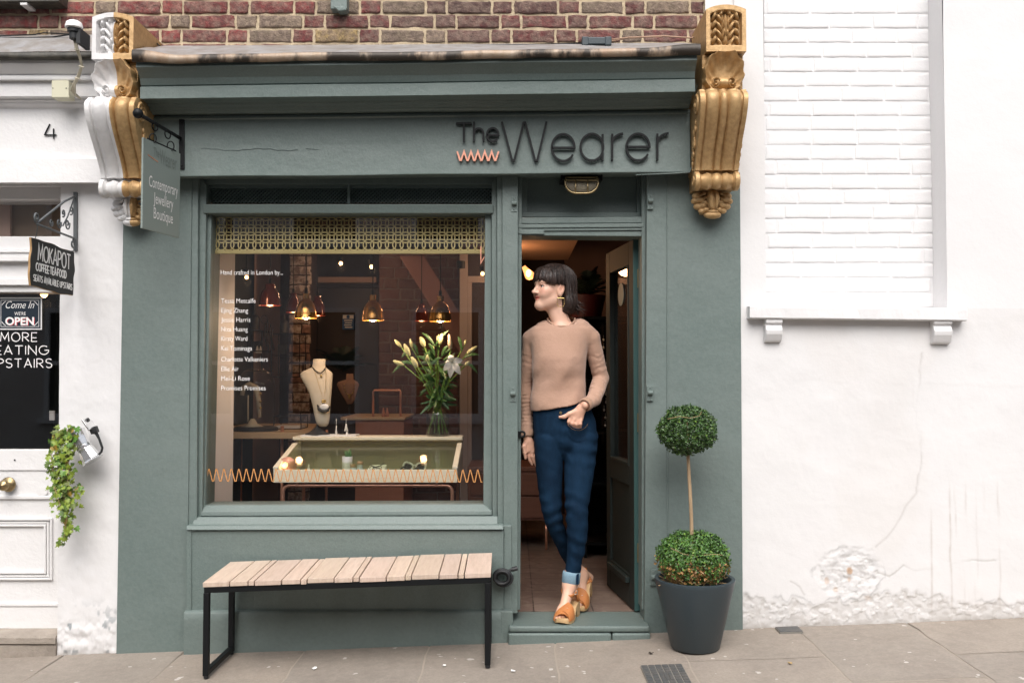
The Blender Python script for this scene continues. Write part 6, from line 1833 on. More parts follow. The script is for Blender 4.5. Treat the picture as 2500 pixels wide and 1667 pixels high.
# vase and lilies
VC = Vector((at(1069, 1073, .88).x, .87, TZ)); zn = at(1069, 996, .87).z - TZ; zt_ = at(1069, 987, .87).z - TZ; vr = .068
vs_ = thing('glass_vase', tuple(VC), 'clear glass vase of water at the end of the display case', 'vase')
mb = MB(); mb.lathe([(0, .001), (vr * .95, .001), (vr, .008), (vr, zn - .035), (vr * .9, zn - .018), (vr * .52, zn - .004), (vr * .46, zn + .004), (vr * .60, zt_), (vr * .57, zt_), (vr * .43, zn + .003), (vr * .86, zn - .020), (vr * .96, zn - .036), (vr * .96, .010), (0, .008)], VC, 40, cap=False)
mb.build('vase', M['glass_thin'], vs_, smooth='auto')
mb = MB(); mb.lathe([(0, .010), (vr * .955, .011), (vr * .955, zn * .78), (0, zn * .78)], VC, 32); mb.build('water', M['water'], vs_, smooth='auto')
ly = thing('lilies', tuple(VC + Vector((0, 0, .012))), 'bunch of lilies, green buds and one open white bloom, in the glass vase', 'flowers')
mb_s = MB(); mb_b = MB(); mb_l = MB(); rl = random.Random(9)
def L4(x, y, Y): return at(480 + x * .3146, 420 + y * .3146, Y)
neck = VC + Vector((0, 0, zn))
def bud(tip, base, r):
    d = (tip - base); L_ = d.length
    mb_b.lathe([(0, 0), (r * .55, L_ * .08), (r, L_ * .35), (r * .95, L_ * .6), (r * .5, L_ * .9), (0, L_)], base, 10, axis=tuple(d.normalized()))
heads = []
for (tx, ty, bx, by, Y, r) in ((1535, 1300, 1590, 1360, .84, .011), (1610, 1330, 1655, 1430, .80, .015), (1655, 1290, 1672, 1365, .90, .009), (1665, 1430, 1715, 1520, .78, .015), (1735, 1275, 1770, 1360, .84, .016), (1905, 1250, 1885, 1345, .82, .014), (1880, 1260, 1870, 1320, .88, .012), (1522, 1462, 1610, 1500, .80, .013), (2180, 1350, 2095, 1410, .84, .013), (2090, 1300, 2080, 1340, .92, .009), (2120, 1465, 2080, 1505, .84, .012), (1790, 1415, 1790, 1470, .78, .010), (1840, 1395, 1835, 1345, .9, .006)):
    bt, bb = L4(tx, ty, Y), L4(bx, by, Y); bud(bt, bb, r); heads.append(bb)
mb_p = MB(); bt, bb = L4(1962, 1288, .78), L4(1972, 1375, .78); mb_p.lathe([(0, 0), (.011, .006), (.014, .03), (.008, .075), (0, .088)], bb, 10, axis=tuple((bt - bb).normalized()))
for i, hp in enumerate(heads + [L4(1985, 1440, .80), L4(1972, 1380, .79)]):
    a = i * 2.399; foot = VC + Vector((vr * .82 * math.cos(a), vr * .82 * math.sin(a), .016)) if i % 2 == 0 else None
    nk = neck + Vector((rl.uniform(-.02, .02), rl.uniform(-.02, .02), 0))
    m1 = nk.lerp(hp, .5) + Vector((rl.uniform(-.012, .012), 0, .03))
    pts = ([VC + Vector((-vr * .85 * math.cos(a), -vr * .85 * math.sin(a), .016))] if foot is not None else []) + [nk, m1, hp]
    mb_s.tube(pts, .0034, 6)
def blade(base, tip, w_, sag, mbx):
    d = tip - base; sidev = d.cross(Vector((0, -1, .35)))
    sidev = sidev.normalized() if sidev.length > 1e-5 else Vector((1, 0, 0))
    up = Vector((0, 0, 1)); rows = []
    for t in np.linspace(0, 1, 7):
        c_ = base + d * t + up * (sag * math.sin(PI * t)); ww_ = w_ * math.sin(PI * (t * .92 + .04)) ** .8
        rows.append([tuple(c_ - sidev * ww_), tuple(c_ + Vector((0, -ww_ * .3, 0))), tuple(c_ + sidev * ww_)])
    mbx.grid(rows)
for (bx, by, tx, ty, Y) in ((1640, 1470, 1520, 1560, .82), (1650, 1400, 1590, 1440, .8), (1700, 1500, 1560, 1480, .84), (1720, 1420, 1680, 1330, .88), (1850, 1350, 1750, 1248, .86), (1850, 1350, 1955, 1228, .86), (1850, 1420, 1800, 1330, .8), (2060, 1390, 2030, 1275, .9), (2080, 1440, 2195, 1420, .88), (2090, 1480, 2180, 1560, .9), (1800, 1480, 1700, 1430, .8), (1900, 1420, 1950, 1350, .84), (1760, 1440, 1840, 1400, .8), (1820, 1500, 1900, 1440, .79)):
    blade(L4(bx, by, Y), L4(tx, ty, Y), .009, .012, mb_l)
for i in range(120):
    a = rl.uniform(0, 2 * PI); h_ = rl.uniform(.03, .30); rr = rl.uniform(.02, .085) * (.5 + h_ * 2)
    b_ = neck + Vector((rr * .5 * math.cos(a), rr * .4 * math.sin(a), h_)); d_ = Vector((math.cos(a) * rl.uniform(.5, 1), math.sin(a) * .7, rl.uniform(-.7, .8))).normalized()
    blade(b_, b_ + d_ * rl.uniform(.06, .12), rl.uniform(.006, .011), rl.uniform(-.005, .015), mb_l)
oc = L4(1985, 1475, .76)
mb_o = MB()
for k, (dx, dz, ln) in enumerate(((-.25, .95, .062), (.85, .35, .068), (.62, -.75, .085), (-.18, -1.0, .082), (-.80, -.55, .070), (-.75, .30, .045))):
    d_ = Vector((dx, -.35 if k % 2 else -.55, dz)).normalized(); sv = d_.cross(Vector((0, -1, 0))).normalized(); rows = []
    for t in np.linspace(0, 1, 9):
        c_ = oc + d_ * ln * t + Vector((0, .03 * t * t - .012 * math.sin(PI * t), -.012 * t * t)); ww_ = .0185 * (math.sin(PI * (t * .88 + .10)) ** .9) + .001
        rows.append([tuple(c_ - sv * ww_ + Vector((0, -.004, 0))), tuple(c_), tuple(c_ + sv * ww_ + Vector((0, -.004, 0)))])
    mb_o.grid(rows)
for k in range(5): mb_b.tube([oc, oc + Vector((.016 * math.cos(k * 1.3), -.035, .016 * math.sin(k * 1.3) - .004))], .0012, 4)
mb_s.build('stem', M['lily_stem'], ly, smooth=True); mb_l.build('leaves', M['lily_leaf'], ly, smooth=True, recalc=False); mb_b.build('bud', M['bud'], ly, smooth=True)
mb_p.build('bud', mat('peach_bud', (.70, .55, .36), .5), ly, smooth=True); mb_o.build('bloom', M['petal'], ly, smooth=True, recalc=False)

# ------------------------------------------------------------------ oak counter with its things
ct = thing('oak_counter', (-1.7, 1.7, ZF), 'pale oak counter with a rounded corner on copper legs behind the white panel', 'counter')
CZ1 = at(650, 1056, 1.25).z; CZ0 = at(650, 1071, 1.25).z
cxr = at(752, 1060, 1.3).x
ol = [(-1.99, 1.25)] + [(cxr - .10 + .10 * math.sin(R(a)), 1.35 - .10 * math.cos(R(a))) for a in range(0, 91, 10)] + [(at(775, 1000, 2.35).x, 2.35), (-1.99, 2.35)]
mb = MB(); mb.hexa([(x, y, CZ1) for x, y in ol], [(x, y, CZ0) for x, y in ol]); mb.build('worktop', M['oak'], ct, bevel=.004)
for x, y in ((at(688, 1100, 1.35).x, 1.35), (-1.95, 1.35), (cxr - .06, 2.2), (-1.95, 2.2)):
    mb = MB(); mb.tube([(x, y, ZF), (x, y, CZ0 - .0005)], .010, 10); mb.build('leg', M['copper'], ct, smooth=True)
cc_ = Vector((at(624, 1050, 1.45).x, 1.45, CZ1))
dm = thing('glass_cloche', tuple(cc_), 'tall glass dome on a dark round base standing on the oak counter', 'cloche')
mb = MB(); mb.lathe([(0, .0005), (.140, .0005), (.140, .020), (.128, .026), (0, .026)], cc_, 40); mb.build('base', M['slate'], dm, smooth='auto')
mb = MB(); mb.lathe([(.120, .0265), (.120, .28)] + [(.120 * math.cos(R(a)), .28 + .13 * math.sin(R(a))) for a in range(10, 91, 10)], cc_, 40, cap=False); mb.ball(cc_ + Vector((0, 0, .425)), .016, 12); mb.build('dome', M['glass_thin'], dm, smooth='auto')
js = thing('jewellery_stand', tuple(cc_ + Vector((0, 0, .027))), 'arched stand with hanging pendants beneath the glass dome', 'jewellery stand')
mb = MB(); b0 = cc_ + Vector((-.02, 0, .027)); mb.lathe([(0, 0), (.07, 0), (.03, .02), (.012, .05), (0, .05)], b0, 20); mb.tube([b0 + Vector((-.03, 0, .03)), b0 + Vector((-.03, 0, .20))], .005, 8)
mb.tube([b0 + Vector((-.07 + .0, 0, .20)), b0 + Vector((-.06, 0, .25)), b0 + Vector((-.02, 0, .27)), b0 + Vector((.02, 0, .25)), b0 + Vector((.035, 0, .18)), b0 + Vector((.045, 0, .06))], [.014, .017, .018, .018, .016, .012], 8); mb.build('stand', M['linen'], js, smooth=True)
mb = MB()
for k, z in enumerate((.21, .16, .12)): mb.ball(b0 + Vector((.055, -.02, z)), .008, 8)
mb.build('pendant', M['brass'], js, smooth=True)
gb_ = thing('glass_box', tuple(at(700, 1040, 1.7)), 'low black edged glass box on the oak counter beside the dome', 'glass box')
bx0, bx1 = at(668, 1040, 1.6).x, at(735, 1040, 1.6).x
mb = MB()
for x in (bx0, bx1):
    for y in (1.6, 1.8): mb.tube([(x, y, CZ1 + .001), (x, y, CZ1 + .085)], .003, 5)
for z in (CZ1 + .004, CZ1 + .085):
    for y in (1.6, 1.8): mb.tube([(bx0, y, z), (bx1, y, z)], .003, 5)
    for x in (bx0, bx1): mb.tube([(x, 1.6, z), (x, 1.8, z)], .003, 5)
mb.build('edge_frame', M['black'], gb_)
mb = MB(); mb.box(bx0 + .01, bx1 - .01, 1.62, 1.78, CZ1 + .002, CZ1 + .022); mb.build('lining', M['white_ceramic'], gb_)
cd2 = thing('candle_holder', tuple(at(689, 1052, 1.32)), 'small copper tealight holder at the front edge of the oak counter', 'candle holder')
c = Vector((at(689, 1052, 1.34).x, 1.34, CZ1 + .0005)); mb = MB(); mb.lathe([(0, 0), (.011, 0), (.011, .036), (.009, .036), (.009, .006), (0, .006)], c, 20); mb.build('holder', M['copper'], cd2, smooth='auto')
# wire shelves on the side wall
def wire_shelf(x0, x1, y0, y1, Y0, Y1, label, rows):
    t = thing('wire_shelf', tuple(at((x0 + x1) / 2, y1, Y0)), label, 'shelf')
    a, b = at(x0, y0, Y0), at(x1, y1, Y0)
    mb = MB()
    for x in (a.x, (a.x + b.x) / 2, b.x):
        for y in (Y0, Y1): mb.tube([(x, y, b.z), (x, y, a.z)], .0035, 5)
    for z in [b.z + (a.z - b.z) * k / rows for k in range(rows + 1)]:
        for y in (Y0, Y1): mb.tube([(a.x, y, z), (b.x, y, z)], .0035, 5)
        for x in (a.x, b.x): mb.tube([(x, Y0, z), (x, Y1, z)], .0035, 5)
    mb.build('frame', M['black'], t)
    mb = MB()
    for z in [b.z + (a.z - b.z) * k / rows for k in range(rows + 1)]: mb.box(a.x, b.x, Y0 + .004, Y1 - .004, z - .003, z)
    mb.build('glass_shelf', M['glass_thin'], t)
    return a, b
sa, sb_ = wire_shelf(592, 640, 808, 905, 2.25, 2.5, 'black wire shelf unit nearer the white panel, behind the names', 2)
ta, tb = wire_shelf(664, 731, 815, 920, 2.3, 2.5, 'black wire shelf unit against the whitewashed pillar', 2)
def jar_block(px, y0, y1, wpx, ytop, Y, label):
    c = at(px, y1, Y); r = (at(px + wpx / 2, y1, Y) - c).x; h1 = at(px, y0, Y).z - c.z; h2 = at(px, ytop, Y).z - c.z
    t = thing('black_bottle', tuple(c), label, 'bottle', 'tall black bottles on the wire shelves')
    mb = MB(); mb.lathe([(0, 0), (r, .002), (r, h1 - .01), (r * .8, h1), (r * .32, h1 + .01), (r * .26, h2), (0, h2)], c, 24); mb.build('bottle', M['black_soft'], t, smooth='auto')
jar_block(621, 772, 806, 25, 740, 2.35, 'tall black bottle on the shelf nearer the white panel')
jar_block(694, 784, 813, 21, 765, 2.4, 'black bottle on the shelf by the whitewashed pillar')
for px, y, Y, s_, lab in ((602, 855, 2.35, .035, 'small dark box at the near end of the middle wire shelf'), (628, 855, 2.35, .03, 'small dark box beside the pale earrings on the wire shelf'), (690, 863, 2.4, .03, 'small dark box on the shelf by the whitewashed pillar')):
    c = at(px, y, Y); mb = MB(); mb.box(c.x - s_, c.x + s_, c.y - .03, c.y + .03, c.z, c.z + s_ * 2.2); tag(mb.build('jewel_box', M['slate'], bevel=.004), lab, 'box')
for k, px in enumerate((628, 636)):
    c = at(px, 862, 2.28); mb = MB(); mb.lathe([(0, 0), (.014, 0), (.012, .02), (.004, .05), (0, .055)], c, 12); tag(mb.build('white_figure', M['white_ceramic'], smooth=True), 'pale little cone figure in a matching pair on the wire shelf', 'ornament', 'pair of pale cone ornaments')
nk_ = thing('hanging_belts', tuple(at(655, 860, 2.25)), 'dark straps and necklaces hanging between the two wire shelves', 'straps')
mb = MB()
for x, y0, y1 in ((648, 790, 845), (654, 780, 862), (661, 792, 840), (666, 800, 855)): mb.tube([at(x, y0, 2.24), at(x - 2, (y0 + y1) / 2, 2.23), at(x + 3, y1, 2.24)], .005, 6)
mb.tube([at(645, 780, 2.24) + Vector((.025 * math.cos(a), 0, .03 * math.sin(a))) for a in np.linspace(0, 2 * PI, 14)], .003, 5)
mb.build('strap', M['black_soft'], nk_, smooth=True)
# second bust, cabinet and pipe rail further in
b2_ = thing('necklace_bust', tuple(at(854, 985, 1.9)), 'shadowy necklace bust with beads further inside the shop', 'necklace bust')
def br2(y, x0, x1, ry):
    a, b = at(x0, y, 1.9), at(x1, y, 1.9); cx, rx = (a.x + b.x) / 2, (b.x - a.x) / 2
    return [(cx + rx * math.cos(k * PI / 12), 1.9 + ry * math.sin(k * PI / 12), a.z) for k in range(24)]
mb = MB(); mb.loft([br2(*q) for q in ((912, 846, 862, .03), (926, 845, 863, .03), (932, 826, 873, .05), (938, 822, 877, .055), (955, 830, 872, .055), (975, 842, 866, .04), (986, 848, 860, .02))]); mb.build('bust', M['linen_dim'], b2_, smooth=True)
mb = MB(); mb.tube([at(853, 984, 1.9), at(853, 1012, 1.9)], .006, 8); mb.build('stand', M['slate'], b2_)
mb = MB()
for k in range(11): t_ = k / 10 * PI; mb.ball(at(853 + 13 * math.cos(t_), 938 + 26 * math.sin(t_), 1.84), .005, 6)
mb.ball(at(853, 968, 1.835), .010, 8, sc=(1, 1, 1.8)); mb.build('beads', M['brass'], b2_, smooth=True)
pc = thing('pink_cabinet', tuple(at(926, 1300, 2.0)), 'terracotta cabinet in the middle of the shop behind the display case', 'cabinet')
mb = MB(); a, b = at(868, 1018, 2.0), at(986, 1018, 2.0)
mb.box(a.x, b.x, 2.0, 2.6, ZF, a.z - .0205); mb.box((a.x + b.x) / 2 - .003, (a.x + b.x) / 2 + .003, 1.996, 2.0, ZF, a.z - .03); mb.build('body', M['pink_wood'], pc, bevel=.004)
mb = MB(); mb.box(a.x - .10, b.x + .01, 1.97, 2.62, a.z - .02, a.z); mb.build('worktop', M['oak'], pc, bevel=.004)
pr_ = thing('copper_rail', (at(944, 1000, 2.1).x, 2.1, a.z), 'square copper pipe rail standing on the terracotta cabinet', 'rail')
mb = MB(); mb.tube([(at(911, 1000, 2.1).x, 2.1, a.z + .001), at(911, 956, 2.1), at(914, 952.5, 2.1), at(975, 952.5, 2.1), at(978, 956, 2.1), (at(978, 1000, 2.1).x, 2.1, a.z + .001)], .008, 8); mb.build('pipe', M['copper'], pr_, smooth=True)
for k, px in enumerate((936, 945)):
    c = at(px, 1010, 2.05); c.z = a.z + .001; mb = MB(); mb.lathe([(0, 0), (.013, 0), (.012, .02), (.004, .06), (0, .065)], c, 12); tag(mb.build('clay_figure', mat('clay', (.45, .20, .13), .7), smooth=True), 'small clay cone ornament in a matching pair under the copper rail', 'ornament', 'pair of clay cone ornaments')
def fern(c, n, ln, seed, label, m=M['leaf_dark'], name='fern', potm=None, potr=.1, poth=.14):
    rg = random.Random(seed)
    t = thing(name, tuple(c), label, 'plant'); mb = MB()
    for i in range(n):
        a = 2 * PI * i / n + rg.uniform(-.2, .2); el = rg.uniform(.5, 1.35); L_ = ln * rg.uniform(.7, 1.1)
        d_ = Vector((math.cos(a) * math.cos(el), math.sin(a) * math.cos(el), math.sin(el))); sd_ = d_.cross(Vector((0, 0, 1))).normalized()
        for k in range(14):
            t_ = k / 13; p_ = Vector(c) + d_ * L_ * t_ + Vector((0, 0, -.45 * L_ * t_ * t_)); w_ = .055 * math.sin(PI * min(1, t_ * .85 + .15)) * ln / .3
            for s_ in (-1, 1):
                q = p_ + sd_ * s_ * w_ + d_ * w_ * .5 - Vector((0, 0, .25 * w_)); e_2 = d_ * .009
                mb.add([tuple(p_ - e_2), tuple(q), tuple(p_ + e_2)], [(0, 1, 2)])
    mb.build('fronds', m, t, recalc=False)
    if potm:
        mb = MB(); mb.lathe([(0, -poth), (potr * .75, -poth), (potr, 0), (potr * .9, 0), (0, -.01)], c, 28); mb.build('pot', potm, t, smooth='auto')
    return t
fern(at(838, 905, 2.9), 22, .40, 4, 'dark spiky plant against the back door behind the bust')
# ------------------------------------------------------------------ seen through the doorway
kb = thing('tall_cabinet', tuple(at(1455, 1480, 1.75)), 'tall black glazed cabinet standing behind the woman inside the doorway', 'cabinet')
kx0, kx1 = at(1425, 1000, 1.55).x, RX1 - .01
ktop = at(1450, 772, 1.55).z
mb = MB(); mb.box(kx0, kx0 + .02, 1.55, 1.95, ZF, ktop); mb.box(kx1 - .02, kx1, 1.55, 1.95, ZF, ktop); mb.box(kx0 + .0205, kx1 - .0205, 1.92, 1.95, ZF, ktop)
for z in (ZF + .08, .55, .88, 1.22, ktop - .02): mb.box(kx0 + .0205, kx1 - .0205, 1.56, 1.919, z, z + .02)
mb.build('carcass', M['black'], kb, bevel=.002)
mb = MB(); mb.box(kx0 + .0205, kx1 - .0205, 1.552, 1.556, ZF + .1, ktop - .05); mb.build('pane', M['glass_thin'], kb)
fern(Vector((at(1432, 735, 1.75).x, 1.75, ktop + .15)), 26, .36, 7, 'dark fern in a red pot on top of the black cabinet above the woman', potm=M['red'], potr=.13, poth=.148)
rgx = random.Random(2)
rk = thing('earring_rack', tuple(at(1478, 1060, 1.35)), 'pale upright rack strung with dark earrings just inside the open door', 'rack')
mb = MB(); fr = [at(x, y, 1.35) for x, y in ((1484, 720), (1489, 720), (1489, 1095), (1484, 1095))]; mb.hexa(fr, [q + Vector((0, .02, 0)) for q in fr]); mb.build('post', M['linen'], rk)
mb = MB()
for k in range(14):
    p_ = at(1476 + rgx.uniform(-3, 8), 780 + k * 19, 1.33); mb.tube([p_, p_ - Vector((0, 0, .025))], .002, 4); mb.ball(p_ - Vector((0, 0, .030)), .0065, 6, sc=(1, 1, 1.5))
mb.build('earring', M['steel'], rk)
dw = thing('drawer_unit', tuple(at(1290, 1480, 1.9)), 'reddish brown drawer unit on a copper leg seen past her hand', 'drawers')
mb = MB(); a, b = at(1250, 1150, 1.8), at(1345, 1270, 1.8)
mb.box(a.x - .3, b.x, 1.8, 2.3, b.z, a.z)
mb.box(a.x - .3, b.x + .012, 1.79, 2.31, a.z, a.z + .03); DWM = mat('drawer_wood', (.17, .075, .05), .55, stretch=(1, 1, 5), var=(9, (.13, .055, .038), .7, .2)); mb.build('carcass', DWM, dw, bevel=.004)
mb = MB(); zm = (a.z + b.z) / 2; mb.box(a.x - .28, b.x - .02, 1.785, 1.7995, b.z + .02, zm - .006); mb.box(a.x - .28, b.x - .02, 1.785, 1.7995, zm + .006, a.z - .015); mb.build('drawer_front', DWM, dw, bevel=.003)
for x in (b.x - .03, a.x - .25):
    mb = MB(); mb.tube([(x, 1.84, ZF), (x, 1.84, b.z - .0005)], .009, 8); mb.build('leg', M['copper'], dw, smooth=True)
# the open shop door
dl = thing('shop_door', (.655, .165, ZF), 'dark green half-glazed shop door standing open into the shop', 'door')
H = Vector((a2(1476, 1000, .165).x - .001, .165, 0)); E = a2(1411, 1000, .74); E.z = 0
ud = (E - H); LW = ud.length; ud.normalize(); nd = Vector((-ud.y, ud.x, 0))
if nd.x > 0: nd = -nd
zT = a2(1470, 546, .165).z - .01; zB = ZF + .008
def DP(u, t, z): q = H + ud * u + nd * t; return (q.x, q.y, z)
def dbox(mb, u0, u1, t0, t1, z0, z1): mb.hexa([DP(u0, t0, z0), DP(u1, t0, z0), DP(u1, t0, z1), DP(u0, t0, z1)], [DP(u0, t1, z0), DP(u1, t1, z0), DP(u1, t1, z1), DP(u0, t1, z1)])
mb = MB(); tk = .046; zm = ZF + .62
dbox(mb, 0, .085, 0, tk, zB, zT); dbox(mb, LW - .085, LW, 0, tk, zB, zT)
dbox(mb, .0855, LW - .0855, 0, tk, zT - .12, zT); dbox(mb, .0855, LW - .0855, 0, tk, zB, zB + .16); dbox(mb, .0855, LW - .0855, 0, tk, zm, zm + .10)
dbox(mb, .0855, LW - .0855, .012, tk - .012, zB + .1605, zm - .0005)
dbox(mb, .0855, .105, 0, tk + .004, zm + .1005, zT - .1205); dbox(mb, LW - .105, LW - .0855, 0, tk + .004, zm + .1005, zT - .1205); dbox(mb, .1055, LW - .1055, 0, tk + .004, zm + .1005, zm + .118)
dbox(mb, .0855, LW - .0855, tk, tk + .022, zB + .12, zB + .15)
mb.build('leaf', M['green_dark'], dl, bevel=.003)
mb = MB(); dbox(mb, -.003, -.0002, .001, tk - .001, zB, zT); mb.build('edge', mat('teal_edge', (.045, .10, .095), .45), dl)
mb = MB(); dbox(mb, .105, LW - .105, .020, .026, zm + .118, zT - .121); mb.build('pane', M['glass'], dl)
for y in (640, 970, 1268):
    c = a2(1469, y, .1640); mb = MB(); mb.box(c.x - .0125, c.x + .0065, .1500, .1655, c.z - .047, c.z + .047); hg = mb.build('hinge', M['brass_old'], dl, bevel=.001)
    mb = MB()
    for dz in (-.034, -.012, .012, .034): mb.ball((c.x - .003, .1498, c.z + dz), .0034, 8, sc=(1, .5, 1))
    mb.build('screw', M['black'], hg)
    mb = MB(); mb.tube([(c.x + .009, .152, c.z - .048), (c.x + .009, .152, c.z + .048)], .0045, 8); mb.build('knuckle', M['brass_old'], hg, smooth=True)
mb = MB(); fr = [a2(x, y, .60) for x, y in ((1426, 660), (1430, 648), (1437, 664), (1438, 690), (1434, 706), (1428, 706))]
pb_ = [Vector(DP(.30 + .06 * math.cos(k * PI / 8), tk - .018, a2(1430, 678, .5).z + .062 * math.sin(k * PI / 8))) for k in range(16)]
mb.hexa(pb_, [q + nd * .004 for q in pb_]); tag(mb.build('door_notice', M['pale_green_sign']), 'pale oval notice stuck on the glass of the open shop door', 'notice')
# the facing side of the street, which the glass mirrors
ob = thing('terrace_house', (0, -9.7, -.3), 'brick terrace across the street that the shop glass reflects', 'house')
mb = MB()
wins = []
for i in range(-5, 5):
    for z0, z1 in ((.6, 2.3), (3.3, 4.9)): wins.append((i * 1.9 + .35, i * 1.9 + 1.45, z0, z1))
xs = sorted(set([-12, 12] + [w_[0] for w_ in wins] + [w_[1] for w_ in wins])); zs = [-.4, .6, 2.3, 3.3, 4.9, 5.6]
for i in range(len(xs) - 1):
    for j in range(len(zs) - 1):
        mx_, mz_ = (xs[i] + xs[i + 1]) / 2, (zs[j] + zs[j + 1]) / 2
        if any(a < mx_ < b and c < mz_ < d for a, b, c, d in wins): continue
        mb.add([(xs[i], -9.7, zs[j]), (xs[i + 1], -9.7, zs[j]), (xs[i + 1], -9.7, zs[j + 1]), (xs[i], -9.7, zs[j + 1])], [(0, 1, 2, 3)])
mb.box(-12, 12, -10.4, -9.95, -.4, 5.55)
mb.build('wall', M['street_brick'], ob, recalc=False)
for a, b, c, d in wins:
    if abs((a + b) / 2) > 7: continue
    m_ = MB()
    for x0, x1, z0, z1 in ((a, b, c, c + .07), (a, b, d - .07, d), (a, a + .07, c + .07, d - .07), (b - .07, b, c + .07, d - .07), (a + .07, b - .07, (c + d) / 2 - .03, (c + d) / 2 + .03)): m_.box(x0, x1, -9.78, -9.70, z0, z1)
    m_.box(a - .05, b + .05, -9.72, -9.60, c - .08, c - .002)
    fo_ = m_.build('window', M['white'], ob)
    m_ = MB(); m_.box(a + .07, b - .07, -9.76, -9.75, c + .07, d - .07); m_.build('pane', M['cafe_dark'], fo_)
